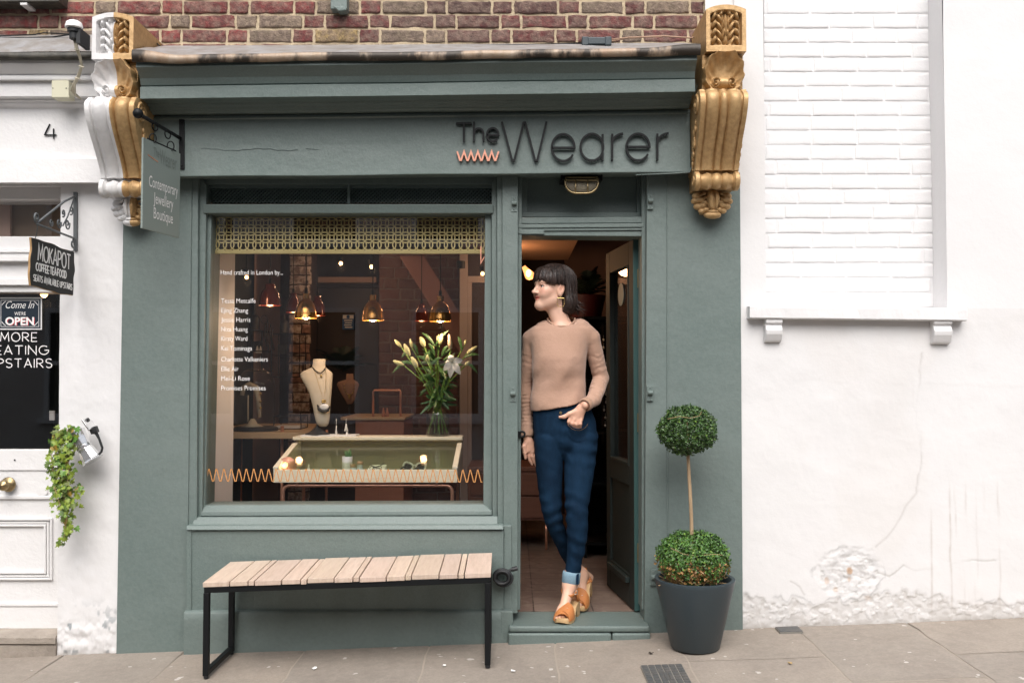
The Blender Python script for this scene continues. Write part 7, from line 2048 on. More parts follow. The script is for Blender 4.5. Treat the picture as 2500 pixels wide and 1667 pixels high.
# ================================================================== THE WOMAN IN THE DOORWAY
class Field:
    """a signed distance grid that solids are blended into"""
    def __init__(s, lo, hi, h):
        s.lo = np.array(lo, float); s.h = h
        s.n = np.ceil((np.array(hi) - s.lo) / h).astype(int) + 1
        s.f = np.full(tuple(s.n), .2, np.float32)
    def region(s, lo, hi, pad):
        a = np.clip(np.floor((np.array(lo) - pad - s.lo) / s.h).astype(int), 0, s.n - 1)
        b = np.clip(np.ceil((np.array(hi) + pad - s.lo) / s.h).astype(int) + 1, 1, s.n)
        sl_ = tuple(slice(int(i), int(j)) for i, j in zip(a, b))
        ax_ = [s.lo[k] + s.h * np.arange(a[k], b[k]) for k in range(3)]
        return sl_, np.meshgrid(*ax_, indexing='ij')
    def put(s, sl_, d, k):
        g = s.f[sl_]
        if k > 0:
            hh = np.maximum(k - np.abs(g - d), 0) / k
            s.f[sl_] = np.minimum(g, d) - hh * hh * k * .25
        else: s.f[sl_] = np.minimum(g, d)
    def cut(s, sl_, d, k):
        g = s.f[sl_]
        hh = np.maximum(k - np.abs(-g - d), 0) / k if k > 0 else 0
        s.f[sl_] = -(np.minimum(-g, d) - (hh * hh * k * .25 if k > 0 else 0))
    def cone(s, a, b, r1, r2, k=.01):
        a, b = np.array(a, float), np.array(b, float); m = max(r1, r2) + k + .01
        sl_, (X, Y, Z) = s.region(np.minimum(a, b), np.maximum(a, b), m)
        v = b - a; t = np.clip(((X - a[0]) * v[0] + (Y - a[1]) * v[1] + (Z - a[2]) * v[2]) / max(v @ v, 1e-9), 0, 1)
        d = np.sqrt((X - a[0] - t * v[0]) ** 2 + (Y - a[1] - t * v[1]) ** 2 + (Z - a[2] - t * v[2]) ** 2) - (r1 + (r2 - r1) * t)
        s.put(sl_, d, k)
    def ell(s, c, r, Rm=None, k=.01, cut=False):
        c, r = np.array(c, float), np.array(r, float); m = r.max() + k + .01
        sl_, (X, Y, Z) = s.region(c, c, m)
        P = np.stack([X - c[0], Y - c[1], Z - c[2]], -1)
        if Rm is not None: P = P @ np.array(Rm)          # columns are the axes
        q = np.linalg.norm(P / r, axis=-1); g = np.linalg.norm(P / (r * r), axis=-1)
        d = q * (q - 1) / np.maximum(g, 1e-6)
        (s.cut if cut else s.put)(sl_, d, k)
    def column(s, lv, k=.01, rot=0.0, zlo=None, zhi=None):
        """lv rows: z, cx, cy, rx, ry; a body of elliptical sections"""
        lv = np.array(sorted(lv)); zz_ = np.linspace(lv[0, 0], lv[-1, 0], 240)
        cur = [np.interp(zz_, lv[:, 0], lv[:, i]) for i in range(1, 5)]
        kk = np.ones(13) / 13
        cur = [np.convolve(np.pad(c, 6, mode='edge'), kk, 'valid') for c in cur]
        lo = [(lv[:, 1] - lv[:, 3]).min(), (lv[:, 2] - lv[:, 4]).min(), lv[0, 0]]; hi = [(lv[:, 1] + lv[:, 3]).max(), (lv[:, 2] + lv[:, 4]).max(), lv[-1, 0]]
        sl_, (X, Y, Z) = s.region(lo, hi, k + .02)
        cx, cy, rx, ry = [np.interp(Z, zz_, c) for c in cur]
        dx, dy = X - cx, Y - cy
        q = np.sqrt((dx / rx) ** 2 + (dy / ry) ** 2); g = np.sqrt((dx / rx ** 2) ** 2 + (dy / ry ** 2) ** 2)
        d = np.where(q > .05, q * (q - 1) / np.maximum(g, 1e-6), -np.minimum(rx, ry))
        d = np.maximum(d, np.maximum(lv[0, 0] - Z, Z - lv[-1, 0]))
        s.put(sl_, d, k)
    def mesh(s, disp=None):
        f = s.f
        if disp is not None:
            near = np.abs(f) < .03
            ii = np.argwhere(near); P = s.lo + ii * s.h
            f = f.copy(); f[near] -= disp(P[:, 0], P[:, 1], P[:, 2]).astype(np.float32)
        sg = f < 0
        c8 = [sg[i:sg.shape[0] - 1 + i, j:sg.shape[1] - 1 + j, k:sg.shape[2] - 1 + k] for i in (0, 1) for j in (0, 1) for k in (0, 1)]
        cnt = sum(c.astype(np.int8) for c in c8)
        act = (cnt > 0) & (cnt < 8)
        idx = np.argwhere(act)
        ids = np.full(act.shape, -1, np.int32); ids[act] = np.arange(len(idx))
        off = [(i, j, k) for i in (0, 1) for j in (0, 1) for k in (0, 1)]
        val = np.stack([f[idx[:, 0] + o[0], idx[:, 1] + o[1], idx[:, 2] + o[2]] for o in off], 1).astype(float)
        S = np.zeros((len(idx), 3)); n = np.zeros(len(idx))
        for a in range(8):
            for b in range(a + 1, 8):
                if sum(abs(off[a][q] - off[b][q]) for q in range(3)) != 1: continue
                m = (val[:, a] < 0) != (val[:, b] < 0)
                t = np.where(m, val[:, a] / np.where(m, val[:, a] - val[:, b], 1), 0)
                p = np.array(off[a])[None] + t[:, None] * (np.array(off[b]) - np.array(off[a]))[None]
                S += np.where(m[:, None], p, 0); n += m
        V = s.lo + (idx + S / n[:, None]) * s.h
        F = []
        for axis in range(3):
            o1, o2 = [(1, 2), (2, 0), (0, 1)][axis]
            A = np.moveaxis(sg, axis, 0)
            e = A[:-1] != A[1:]
            e = np.moveaxis(e, 0, axis)
            q = np.argwhere(e)
            ok = (q[:, o1] > 0) & (q[:, o2] > 0) & (q[:, o1] < sg.shape[o1] - 1) & (q[:, o2] < sg.shape[o2] - 1)
            q = q[ok]
            def cell(d1, d2):
                r = q.copy(); r[:, o1] += d1; r[:, o2] += d2; return ids[r[:, 0], r[:, 1], r[:, 2]]
            quad = np.stack([cell(-1, -1), cell(0, -1), cell(0, 0), cell(-1, 0)], 1)
            flip = ~sg[q[:, 0], q[:, 1], q[:, 2]]
            quad[flip] = quad[flip][:, ::-1]
            F.append(quad)
        return V, np.concatenate(F)
def mesh_obj(name, V, F, m, parent, col=None, smooth_iter=2):
    V = V.copy()
    if smooth_iter:
        e = np.concatenate([F[:, [0, 1]], F[:, [1, 2]], F[:, [2, 3]], F[:, [3, 0]]])
        for lam in [.5, -.52] * smooth_iter:
            S = np.zeros_like(V); n = np.zeros(len(V))
            np.add.at(S, e[:, 0], V[e[:, 1]]); np.add.at(n, e[:, 0], 1)
            np.add.at(S, e[:, 1], V[e[:, 0]]); np.add.at(n, e[:, 1], 1)
            V += lam * (S / n[:, None] - V)
    org = np.array(ORG[parent.name])
    me = bpy.data.meshes.new(name)
    me.vertices.add(len(V)); me.vertices.foreach_set('co', (V - org).ravel())
    me.loops.add(len(F) * 4); me.loops.foreach_set('vertex_index', F.ravel().astype(np.int32))
    me.polygons.add(len(F)); me.polygons.foreach_set('loop_start', np.arange(0, len(F) * 4, 4, dtype=np.int32)); me.polygons.foreach_set('loop_total', np.full(len(F), 4, np.int32))
    me.update(); me.validate()
    me.polygons.foreach_set('use_smooth', [True] * len(me.polygons))
    me.materials.append(m)
    if col is not None:
        ca = me.color_attributes.new('Col', 'FLOAT_COLOR', 'POINT'); arr = np.ones((len(V), 4)); arr[:, :3] = col(V); ca.data.foreach_set('color', arr.ravel())
    o = bpy.data.objects.new(name, me); C.objects.link(o); o.parent = parent; ORG[o.name] = ORG[parent.name]
    return o

TY_ = .14                                     # depth the torso stands at
pw = thing('person', tuple(Vector((a2(1300, 1000, TY_).x, TY_, ZF))), 'smiling person in camel jumper and blue jeans leaning in the doorway, hand in pocket', 'person')
def lvl(y, x0, x1, Yc, ry, grow=0.0):
    a, b = a2(x0, y, Yc), a2(x1, y, Yc)
    return (a.z, (a.x + b.x) / 2, Yc, (b.x - a.x) / 2 + grow, ry + grow)
# head frame: she looks towards the cafe, a little past profile towards us
YAW = R(62)
hf = Vector((-math.sin(YAW), -math.cos(YAW), 0)); hu = Vector((0.03, 0, 1)).normalized(); hr = hf.cross(hu).normalized(); hf = hu.cross(hr).normalized()
HC = a2(1267, 662, TY_ - .02)
HS = .93
HR = np.array([hr, hf, hu]).T                 # columns: her right, forward, up
def HP(x, y, z): return HC + (hr * x + hf * y + hu * z) * HS
def HL(V): return (np.asarray(V) - np.array(HC)) @ HR / HS
torso_lv = [(746, 1244, 1340, .145, .066), (752, 1222, 1360, .14, .072), (770, 1217, 1357, .138, .088), (795, 1220, 1350, .135, .102), (822, 1222, 1347, .130, .114), (845, 1223, 1345, .130, .112), (870, 1223, 1343, .135, .103), (895, 1222, 1344, .137, .100), (918, 1218, 1349, .137, .106), (936, 1217, 1351, .137, .110), (952, 1219, 1348, .137, .108)]
# arms: shoulder, elbow, wrist
sR, eR, wR = a2(1220, 778, .17), a2(1207, 885, .205), a2(1210, 1000, .165)
sL, eL, wL = a2(1357, 776, .15), a2(1381, 870, .19), a2(1344, 930, .010)
# ------------------------------------------------------------------ jumper
fs = Field((a2(1180, 900, .3).x - .03, -.10, a2(1200, 1020, .16).z - .02), (a2(1420, 800, 0).x + .03, .34, a2(1300, 725, .14).z + .03), .0042)
fs.column([lvl(*r) for r in torso_lv], k=.0)
fs.cone(a2(1256, 756, .145), sR, .045, .044, k=.03); fs.cone(a2(1332, 752, .145), sL, .045, .046, k=.03)
fs.cone(sR, eR, .043, .032, k=.007); fs.cone(eR, wR, .032, .030, k=.006)
fs.cone(sL, eL, .045, .0385, k=.007); fs.cone(eL, a2(1363, 915, .07), .0385, .037, k=.007); fs.cone(a2(1363, 915, .07), wL, .037, .030, k=.006)
# hem lifts towards her pocket; neck hole
hem = [(a2(1205, 949, .03).x, a2(1205, 949, .03).z), (a2(1240, 944, .03).x, a2(1240, 944, .03).z), (a2(1290, 934, .03).x, a2(1290, 934, .03).z), (a2(1330, 924, .03).x, a2(1330, 924, .03).z), (a2(1360, 928, .03).x, a2(1360, 928, .03).z)]
nkc = a2(1290, 735, .115)
sl_, (X, Y, Z) = fs.region(fs.lo, fs.lo + fs.n * fs.h, 0)
body_only = (X > a2(1217, 900, .14).x - .004) & (X < a2(1352, 900, .14).x + .008)
hz = np.interp(X, [p[0] for p in hem], [p[1] for p in hem])
dcut = np.where(body_only & (Z < a2(1300, 910, .1).z), hz - Z, -1.0)
arm_d = np.full(X.shape, 1.0)
for a, b, r in ((eR, wR, .040), (a2(1362, 915, .07), wL, .042), (eL, a2(1362, 915, .07), .05)):
    a_, b_ = np.array(a), np.array(b); v = b_ - a_; t = np.clip(((X - a_[0]) * v[0] + (Y - a_[1]) * v[1] + (Z - a_[2]) * v[2]) / (v @ v), 0, 1)
    arm_d = np.minimum(arm_d, np.sqrt((X - a_[0] - t * v[0]) ** 2 + (Y - a_[1] - t * v[1]) ** 2 + (Z - a_[2] - t * v[2]) ** 2) - r)
dcut = np.where(arm_d < 0, -1.0, dcut)
fs.f = np.maximum(fs.f, dcut.astype(np.float32))
# cut the sleeves off square at the wrists
for e, w_ in ((eR, wR), (eL, wL)):
    d = (w_ - e).normalized(); q = (X - w_.x) * d.x + (Y - w_.y) * d.y + (Z - w_.z) * d.z
    nearw = np.sqrt((X - w_.x) ** 2 + (Y - w_.y) ** 2 + (Z - w_.z) ** 2) < .055
    fs.f = np.where(nearw, np.maximum(fs.f, q.astype(np.float32)), fs.f)
Rn = Matrix.Rotation(R(20), 3, 'X')
NX, NY = nkc.x, .142
zfr, zbk = a2(1283, 756, .078).z, a2(1290, 731, .2).z
zsd = a2(1257, 734, .142).z
def coll_z(y): return np.interp(y, [NY - .064, NY - .045, NY, NY + .064], [zfr, zfr * .6 + zsd * .4, zsd, zbk])
dn = np.sqrt(((X - NX) / .069) ** 2 + ((Y - NY) / .061) ** 2)
fs.f = np.maximum(fs.f, np.minimum((1 - dn) * .06, Z - coll_z(Y) + .03).astype(np.float32))
fs.f = np.maximum(fs.f, np.minimum(np.minimum((1.12 - dn) * .06, Z - coll_z(Y) - .004), .02).astype(np.float32))
def seg_t(P, a, b):
    a, b = np.array(a), np.array(b); v = b - a; t = (P - a) @ v / (v @ v); tc_ = np.clip(t, 0, 1)
    return t, np.linalg.norm(P - a - tc_[:, None] * v, axis=1)
def folds(x, y, z):
    P = np.stack([x, y, z], -1)
    d = .0016 * fbm(x * 22, y * 22, z * 22, seed=3)
    # soft drape across the body, sagging to the hem
    ph = z * 34 + 10 * (x - .1) + 1.4 * fbm(x * 6, y * 6, z * 6, seed=5)
    lowk = sstep(1.30, 1.08, z)
    d = d + .0055 * np.sin(ph) * lowk * (.4 + .6 * vnoise(x * 9, y * 9, z * 9, seed=6))
    d = d + .0070 * np.sin((x * 40 - z * 26) + 2 * fbm(x * 5, y * 5, z * 5, seed=8)) * sstep(1.42, 1.24, z) * sstep(-.3, .4, vnoise(x * 5, y * 5, z * 6, seed=12))
    for a, b, n_, amp, lo in ((eL, wL, 9, .0042, .0), (sL, eL, 7, .0030, .55), (eR, wR, 13, .0036, .0), (sR, eR, 9, .0026, .5)):
        t, dist = seg_t(P, a, b)
        k = np.clip(1 - dist / .075, 0, 1) * ((t > lo - .2) & (t < .93)) * sstep(.97, .80, t)
        d = d + amp * k * np.sin(t * n_ * 2 * PI + 7.0 * fbm(x * 16, y * 16, z * 10, seed=14)) * 1.15 * (.5 + .7 * vnoise(x * 30, y * 30, z * 30, seed=15))
    d = np.maximum(d, -.004)
    return d
V, F = fs.mesh(folds)
sw = mesh_obj('sweater', V, F, M['wool'], pw)
# ribbed bands
mb = MB()
def band(c, axis, rx, ry, h_, m, parent, name, n=40, ref=Vector((1, 0, 0)), bul=.004):
    axis = Vector(axis).normalized(); e1_ = (ref - axis * ref.dot(axis)).normalized(); e2_ = axis.cross(e1_)
    mb = MB(); rings = []
    for t, r in ((0, -.003), (.1, 0.0), (.5, bul * .5), (.9, 0.0), (1, -.003)):
        rings.append([Vector(c) + axis * h_ * (t - .5) + e1_ * (rx + r) * math.cos(k * 2 * PI / n) + e2_ * (ry + r) * math.sin(k * 2 * PI / n) for k in range(n)])
    mb.loft(rings, False); return mb.build(name, m, parent, smooth=True)
band(wR - (wR - eR).normalized() * .016, (wR - eR), .0325, .0325, .040, M['wool_rib'], sw, 'cuff')
band(wL - (wL - a2(1362, 915, .07)).normalized() * .012, (wL - a2(1362, 915, .07)), .0325, .0325, .034, M['wool_rib'], sw, 'cuff')
mb = MB(); cpts = []
for k in range(48):
    a = 2 * PI * k / 48; cx_, cy_ = NX + .0685 * math.cos(a), NY + (.0640 if math.sin(a) > 0 else .0700) * math.sin(a)
    zc = float(coll_z(max(cy_, NY - .064))) + .005 + .008 * max(0, -math.sin(a))
    cpts.append(Vector((cx_, cy_, zc)))
mb.tube(cpts, .0050, 8, closed=True); mb.build('collar', M['wool_rib'], sw, smooth=True)

# ------------------------------------------------------------------ jeans
hips = [(926, 1224, 1352, .137, .094), (940, 1223, 1358, .137, .096), (960, 1224, 1366, .138, .103), (985, 1225, 1371, .140, .107), (1005, 1226, 1372, .141, .103), (1022, 1227, 1371, .143, .093), (1038, 1232, 1366, .147, .078), (1052, 1255, 1340, .15, .05)]
legA = [(978, 1240, 1284, .14, .05), (1000, 1226, 1300, .14, .098), (1030, 1227, 1297, .14, .094), (1060, 1229.5, 1294, .135, .086), (1100, 1233, 1292, .13, .078), (1135, 1238, 1291, .125, .068), (1160, 1241, 1290, .12, .062), (1180, 1246, 1291, .125, .060), (1200, 1251, 1294, .14, .060), (1225, 1262, 1302, .17, .058), (1255, 1277, 1313, .21, .052), (1285, 1293, 1325, .255, .044), (1308, 1307, 1334, .285, .037), (1320, 1314, 1339, .30, .035)]
legB = [(978, 1312, 1358, .14, .05), (1000, 1299, 1372, .14, .100), (1030, 1297, 1371, .13, .096), (1060, 1296, 1368, .115, .088), (1100, 1296, 1362, .09, .078), (1135, 1297, 1356, .07, .067), (1160, 1298, 1352, .06, .061), (1180, 1300, 1350, .056, .058), (1200, 1301, 1351, .06, .058), (1225, 1302, 1350, .068, .058), (1255, 1303, 1345, .078, .053), (1285, 1301, 1339, .084, .045), (1310, 1298, 1333, .085, .039), (1334, 1294, 1329, .083, .037)]
fj = Field((a2(1200, 1000, .1).x, -.06, a2(1300, 1345, .08).z - .02), (a2(1390, 1000, 0).x, .40, a2(1300, 920, .14).z + .02), .0042)
fj.column([lvl(*r) for r in hips], k=0); fj.column([lvl(*r) for r in legB], k=.012); fj.column([lvl(*r) for r in legA], k=.004)
kA, kB = a2(1266, 1175, .12), a2(1326, 1180, .056)
hA, hB = a2(1265, 1035, .1), a2(1335, 1035, .1)
def jfold(x, y, z):
    d = .0010 * fbm(x * 30, y * 30, z * 30, seed=23)
    for (c, rz, amp, fr) in ((kA, .10, .0042, 95), (kB, .10, .0050, 95), (a2(1318, 1270, .08), .13, .0040, 80), (a2(1300, 1020, .05), .085, .0042, 90), (a2(1360, 1040, .1), .14, .0046, 85), (a2(1240, 1060, .1), .10, .0030, 90)):
        k = np.exp(-((z - c.z) / rz) ** 2) * np.exp(-((x - c.x) / .085) ** 2) * (.45 + .6 * vnoise(x * 14, y * 14, z * 9, seed=27))
        d = d + 1.55 * amp * k * np.sin(z * fr + (x - c.x) * 26 * (1 if c is not kA else -1) + 2.4 * fbm(x * 12, y * 12, z * 7, seed=25))
    # fly and pocket edge
    fx_ = a2(1284, 990, .03).x
    d = d + .0022 * np.exp(-((x - fx_ - .012) / .006) ** 2) * (z > a2(0, 1020, .03).z) * (y < .12) * (z < a2(0, 955, .03).z)
    return d
V, F = fj.mesh(jfold)
je = mesh_obj('jeans', V, F, M['denim'], pw)
# turn-up at the front ankle, waistband, stitching
ca_, cb2 = a2(1313.5, 1311, .085), a2(1310.5, 1339, .083)
mb = MB(); rings = []
for t, g in ((0, .000), (.04, .006), (.3, .0075), (.9, .007), (.98, .004), (1.0, -.004)):
    c = ca_.lerp(cb2, t); rx = .0375 + g; ry = .0375 + g
    rings.append([Vector((c.x + rx * math.cos(k * PI / 18), c.y + ry * math.sin(k * PI / 18), c.z - .10 * rx * math.cos(k * PI / 18))) for k in range(36)])
mb.loft(rings, False); mb.build('turn_up', M['denim_pale'], je, smooth=True)
mb = MB(); mb.hexa([a2(x, y, .035) for x, y in ((1324, 1318), (1330, 1316), (1329, 1341), (1323, 1341))], [a2(x, y, .06) for x, y in ((1324, 1318), (1330, 1316), (1329, 1341), (1323, 1341))]); mb.build('seam_patch', M['denim'], je, bevel=.002)
def surf_front(f, x, z):
    """front skin of a field at (x, z)"""
    i = int(round((x - f.lo[0]) / f.h)); k = int(round((z - f.lo[2]) / f.h))
    i = min(max(i, 0), f.n[0] - 1); k = min(max(k, 0), f.n[2] - 1)
    colm = f.f[i, :, k]; q = np.argmax(colm < 0)
    if not (colm < 0).any(): return None
    return f.lo[1] + f.h * (q - (colm[q - 1] - 0 if q and False else 0)) - f.h * .5
def on_jeans(pts, r, m, name, lift=.0015):
    out = []
    for x, y in pts:
        q = a2(x, y, .04)
        for _ in range(4):
            Yv = surf_front(fj, q.x, q.z)
            if Yv is None: break
            q = a2(x, y, Yv)
        if Yv is not None: out.append(q + Vector((0, -lift, 0)))
    if len(out) > 1:
        mb = MB(); mb.tube(out, r, 5); return mb.build(name, m, je, smooth=True)
pk = [(1302, 966), (1307, 975), (1314, 981), (1322, 984), (1330, 984.5), (1338, 982), (1345, 977), (1350, 970)]
rows = []
for i, (x, y) in enumerate(pk):
    r_ = []
    for v in np.linspace(0, 1, 7):
        q = a2(x, y + 30 * v, .03)
        for _ in range(3):
            Yv = surf_front(fj, q.x, q.z); Yv = .04 if Yv is None else Yv
            q = a2(x, y + 30 * v, Yv)
        bl_g = .021 * math.sin(PI * min(1, max(0, i / 7))) ** .7 * (1 - v) ** 1.3 + .002 * (1 - v)
        r_.append(q + Vector((0, -bl_g, 0)))
    rows.append(r_)
mb = MB(); mb.grid(rows); pko = mb.build('pocket', M['denim'], je, smooth=True, recalc=False)
mb = MB(); mb.tube([r_[0] + Vector((0, -.001, 0)) for r_ in rows], .0022, 6); mb.build('pocket_hem', M['denim'], pko, smooth=True)
mb = MB(); mb.tube([r_[1] + Vector((0, -.0012, .004)) for r_ in rows], .0008, 5); mb.build('stitching', M['stitch'], pko, smooth=True)

mb = MB(); q = a2(1287.5, 947, .04); Yv = surf_front(fj, q.x, q.z) or .03; mb.lathe([(0, 0), (.007, 0), (.0072, .003), (0, .004)], a2(1287.5, 948, Yv), 16, axis=(0, -1, 0)); mb.build('button', M['brass_old'], je, smooth='auto')

# ------------------------------------------------------------------ body: one continuous figure under the clothes
fbod = Field((a2(1180, 1060, .2).x - .02, -.14, ZF - .01), (a2(1400, 800, 0).x + .02, .47, a2(1300, 600, .12).z + .02), .0034)
def shrink(rows, g): return [lvl(*r, grow=-g) for r in rows]
fbod.column(shrink(torso_lv[1:-2], .018), k=0); fbod.column(shrink(hips, .012), k=.02)
fbod.column(shrink(legB, .008), k=.015); fbod.column(shrink(legA, .008), k=.015)
fbod.cone(a2(1256, 764, .15), sR, .024, .028, k=.03); fbod.cone(a2(1332, 762, .15), sL, .024, .028, k=.03)
fbod.cone(sR, eR, .028, .022, k=.015); fbod.cone(eR, wR, .022, .0195, k=.01)
fbod.cone(sL, eL, .028, .022, k=.015); fbod.cone(eL, a2(1363, 915, .07), .022, .021, k=.01); fbod.cone(a2(1363, 915, .07), wL, .021, .0195, k=.01)
# neck
nb0 = Vector((nkc.x + .004, nkc.y + .022, nkc.z - .03)); nb1 = HP(0, -.018, -.062)
fbod.cone(nb0, nb1, .046, .042, k=.03); fbod.cone(nb0 + Vector((0, .01, -.035)), nb0 + Vector((0, .01, -.065)), .056, .070, k=.04)
fbod.cone(HP(.0, .020, -.088), nb0 + Vector((-.012, -.026, 0)), .016, .020, k=.03)
# head
E = lambda c, r, k=.012, cut=False: fbod.ell(HP(*c), [q * HS for q in r], HR, k, cut)
E((0, -.014, .036), (.073, .094, .086), .02)
E((0, .022, -.030), (.060, .066, .082), .03)
E((0, .052, -.050), (.040, .034, .052), .025)
fbod.cone(HP(-.040, .010, -.068), HP(-.010, .066, -.100), .016, .015, k=.03); fbod.cone(HP(.040, .010, -.068), HP(.010, .066, -.100), .016, .015, k=.03)
E((0, .078, -.098), (.019, .015, .015), .02)
E((-.038, .056, -.022), (.024, .026, .024), .02); E((.038, .056, -.022), (.024, .026, .024), .02)
E((-.033, .064, -.042), (.018, .020, .016), .016); E((.033, .064, -.042), (.018, .020, .016), .016)
E((0, .076, .030), (.050, .018, .020), .02)
E((-.031, .088, .004), (.015, .012, .010), .012, True); E((.031, .088, .004), (.015, .012, .010), .012, True)
fbod.cone(HP(0, .083, .012), HP(0, .108, -.0255), .0068, .0084, k=.012)
E((0, .1115, -.0275), (.0086, .0095, .0078), .008)
E((-.0125, .096, -.031), (.008, .010, .0072), .008); E((.0125, .096, -.031), (.008, .010, .0072), .008)
for s_ in (-1, 1):
    fbod.cone(HP(0, .0870, -.0535), HP(s_ * .013, .0840, -.0530), .0050, .0048, k=.004); fbod.cone(HP(s_ * .013, .0840, -.0530), HP(s_ * .029, .0655, -.0520), .0048, .0030, k=.004)
    fbod.cone(HP(0, .0850, -.0680), HP(s_ * .012, .0815, -.0665), .0062, .0056, k=.004); fbod.cone(HP(s_ * .012, .0815, -.0665), HP(s_ * .028, .0650, -.0545), .0056, .0028, k=.004)
    E((s_ * .034, .060, -.050), (.006, .008, .008), .008, True)
    fbod.cone(HP(s_ * .017, .0770, .0110), HP(s_ * .031, .0815, .0135), .0042, .0048, k=.005); fbod.cone(HP(s_ * .031, .0815, .0135), HP(s_ * .046, .0700, .0085), .0048, .0036, k=.005)
    fbod.cone(HP(s_ * .018, .0760, -.0040), HP(s_ * .031, .0785, -.0055), .0034, .0036, k=.005); fbod.cone(HP(s_ * .031, .0785, -.0055), HP(s_ * .045, .0690, -.0010), .0036, .0030, k=.005)
E((0, .096, -.0597), (.024, .012, .0022), .003, True)
for s_ in (-1, 1):
    fbod.ell(HP(s_ * .071, -.018, -.010), (.0085, .019, .034), np.array(HR) @ np.array(Matrix.Rotation(R(12), 3, 'X')), .006)
    fbod.ell(HP(s_ * .070, -.012, -.036), (.008, .010, .013), HR, .006)
    fbod.ell(HP(s_ * .081, -.016, -.006), (.006, .010, .019), np.array(HR) @ np.array(Matrix.Rotation(R(12), 3, 'X')), .003, True)
    fbod.ell(HP(s_ * .079, -.018, .012), (.004, .015, .022), np.array(HR) @ np.array(Matrix.Rotation(R(12), 3, 'X')), .002) if False else None
# hanging hand (her right), palm turned a little to us
def chain3(pts, rs, k=.003):
    for (a, b), (r1, r2) in zip(zip(pts[:-1], pts[1:]), zip(rs[:-1], rs[1:])): fbod.cone(a, b, r1, r2, k)
def hp(x, y, d=0.0): return a2(x, y, .165 + d)
fbod.cone(wR + Vector((0, 0, .02)), hp(1213, 1012, .0), .021, .020, k=.01)
fbod.cone(hp(1212, 1012), hp(1212, 1034, -.004), .0185, .0150, k=.01); fbod.cone(hp(1216, 1012, .004), hp(1224, 1036, .0), .0175, .0135, k=.012); fbod.cone(hp(1220, 1020, .01), hp(1230, 1036, .012), .016, .012, k=.012)
chain3([hp(1216, 1034, -.002), hp(1213.5, 1046), hp(1217, 1057, .004), hp(1222, 1066, .010)], [.0095, .0088, .0080, .0068])
chain3([hp(1221, 1036, .0), hp(1222, 1048, -.004), hp(1227, 1060, .002), hp(1232, 1070, .010)], [.0095, .0088, .0080, .0068])
chain3([hp(1226, 1036, .006), hp(1229, 1049, .0), hp(1232, 1059, .006), hp(1235, 1068, .016)], [.0090, .0084, .0076, .0064])
chain3([hp(1230, 1035, .014), hp(1234, 1046, .010), hp(1236, 1054, .014), hp(1237, 1061, .022)], [.0082, .0074, .0066, .0058])
chain3([hp(1208, 1016, -.008), hp(1203, 1026, -.016), hp(1205, 1040, -.020), hp(1207, 1052, -.018)], [.0120, .0110, .0092, .0072], .006)
# pocket hand (her left): back of the hand to us, fingers sliding into the pocket, thumb out
def pp(x, y, d=0.0):
    return a2(x, y, PYh + d)
PYh = .0
qh = a2(1325, 962, .03); Yh = surf_front(fj, qh.x, qh.z) or .03
PYh = Yh - .012
fbod.cone(wL + (eL - wL).normalized() * .03, pp(1334, 938, -.004), .022, .0185, k=.01)
fbod.cone(pp(1333, 938, -.004), pp(1313, 955, -.008), .0195, .0120, k=.012); fbod.cone(pp(1335, 941, -.004), pp(1322, 962, -.008), .0190, .0120, k=.012); fbod.cone(pp(1336, 944, -.002), pp(1334, 964, -.004), .0170, .0110, k=.012)
for (x0, y0, x1, y1, x2, y2, r) in ((1311, 956, 1307, 968, 1309, 979, .0095), (1318, 961, 1315, 972, 1316, 983, .0098), (1326, 963, 1324, 974, 1324, 985, .0094), (1333.5, 964, 1333, 973, 1332, 982, .0084)):
    chain3([pp(x0, y0, -.010), pp(x1, y1, -.012), pp(x2, y2, .006), pp(x2, y2 + 12, .022)], [r, r * .98, r * .9, r * .8], .004)
chain3([pp(1322, 944, -.010), pp(1308, 950, -.016), pp(1296, 957, -.014), pp(1286, 957.5, -.010)], [.0130, .0105, .0092, .0072], .006)
# feet
ank = a2(1309, 1340, .083)
f_h, f_b, f_t = Vector((a2(1315, 1392, .13).x, .115, ZF + .085)), Vector((a2(1296, 1404, -.01).x, -.005, ZF + .048)), Vector((a2(1290, 1410, -.04).x, -.055, ZF + .038))
fbod.cone(a2(1312, 1315, .085), ank, .031, .030, k=.02); fbod.cone(ank, f_h + Vector((0, .015, .004)), .031, .026, k=.025)
fbod.cone(ank + Vector((-.002, -.012, -.012)), f_b + Vector((0, .02, .012)), .028, .024, k=.03)
fbod.cone(f_b + Vector((-.018, .01, 0)), f_b + Vector((.020, .012, -.002)), .020, .018, k=.02)
fd = (f_t - f_b).normalized()
for i, (o, ln, r) in enumerate(((-.030, .046, .0118), (-.011, .044, .0092), (.005, .040, .0086), (.020, .033, .0080), (.032, .024, .0075))):
    b0_ = f_b + Vector((o, -.004 + .006 * i * .5, -.006)); fbod.cone(b0_, b0_ + fd * ln + Vector((0, 0, -.004)), r, r * .85, .006)
ankb = a2(1335, 1318, .31)
b_h, b_b, b_t = Vector((a2(1352, 1352, .36).x, .365, ZF + .128)), Vector((a2(1337, 1382, .24).x, .225, ZF + .045)), Vector((a2(1329, 1396, .18).x, .165, ZF + .034))
fbod.cone(a2(1326, 1305, .285), ankb, .030, .029, k=.02); fbod.cone(ankb, b_h, .030, .026, k=.025); fbod.cone(ankb + Vector((-.002, -.02, -.01)), b_b + Vector((0, .03, .016)), .028, .024, k=.03)
fbod.cone(b_b + Vector((-.016, .01, 0)), b_b + Vector((.020, .014, 0)), .020, .018, k=.02); fbod.cone(b_b, b_t, .024, .018, k=.02)
V, F = fbod.mesh()
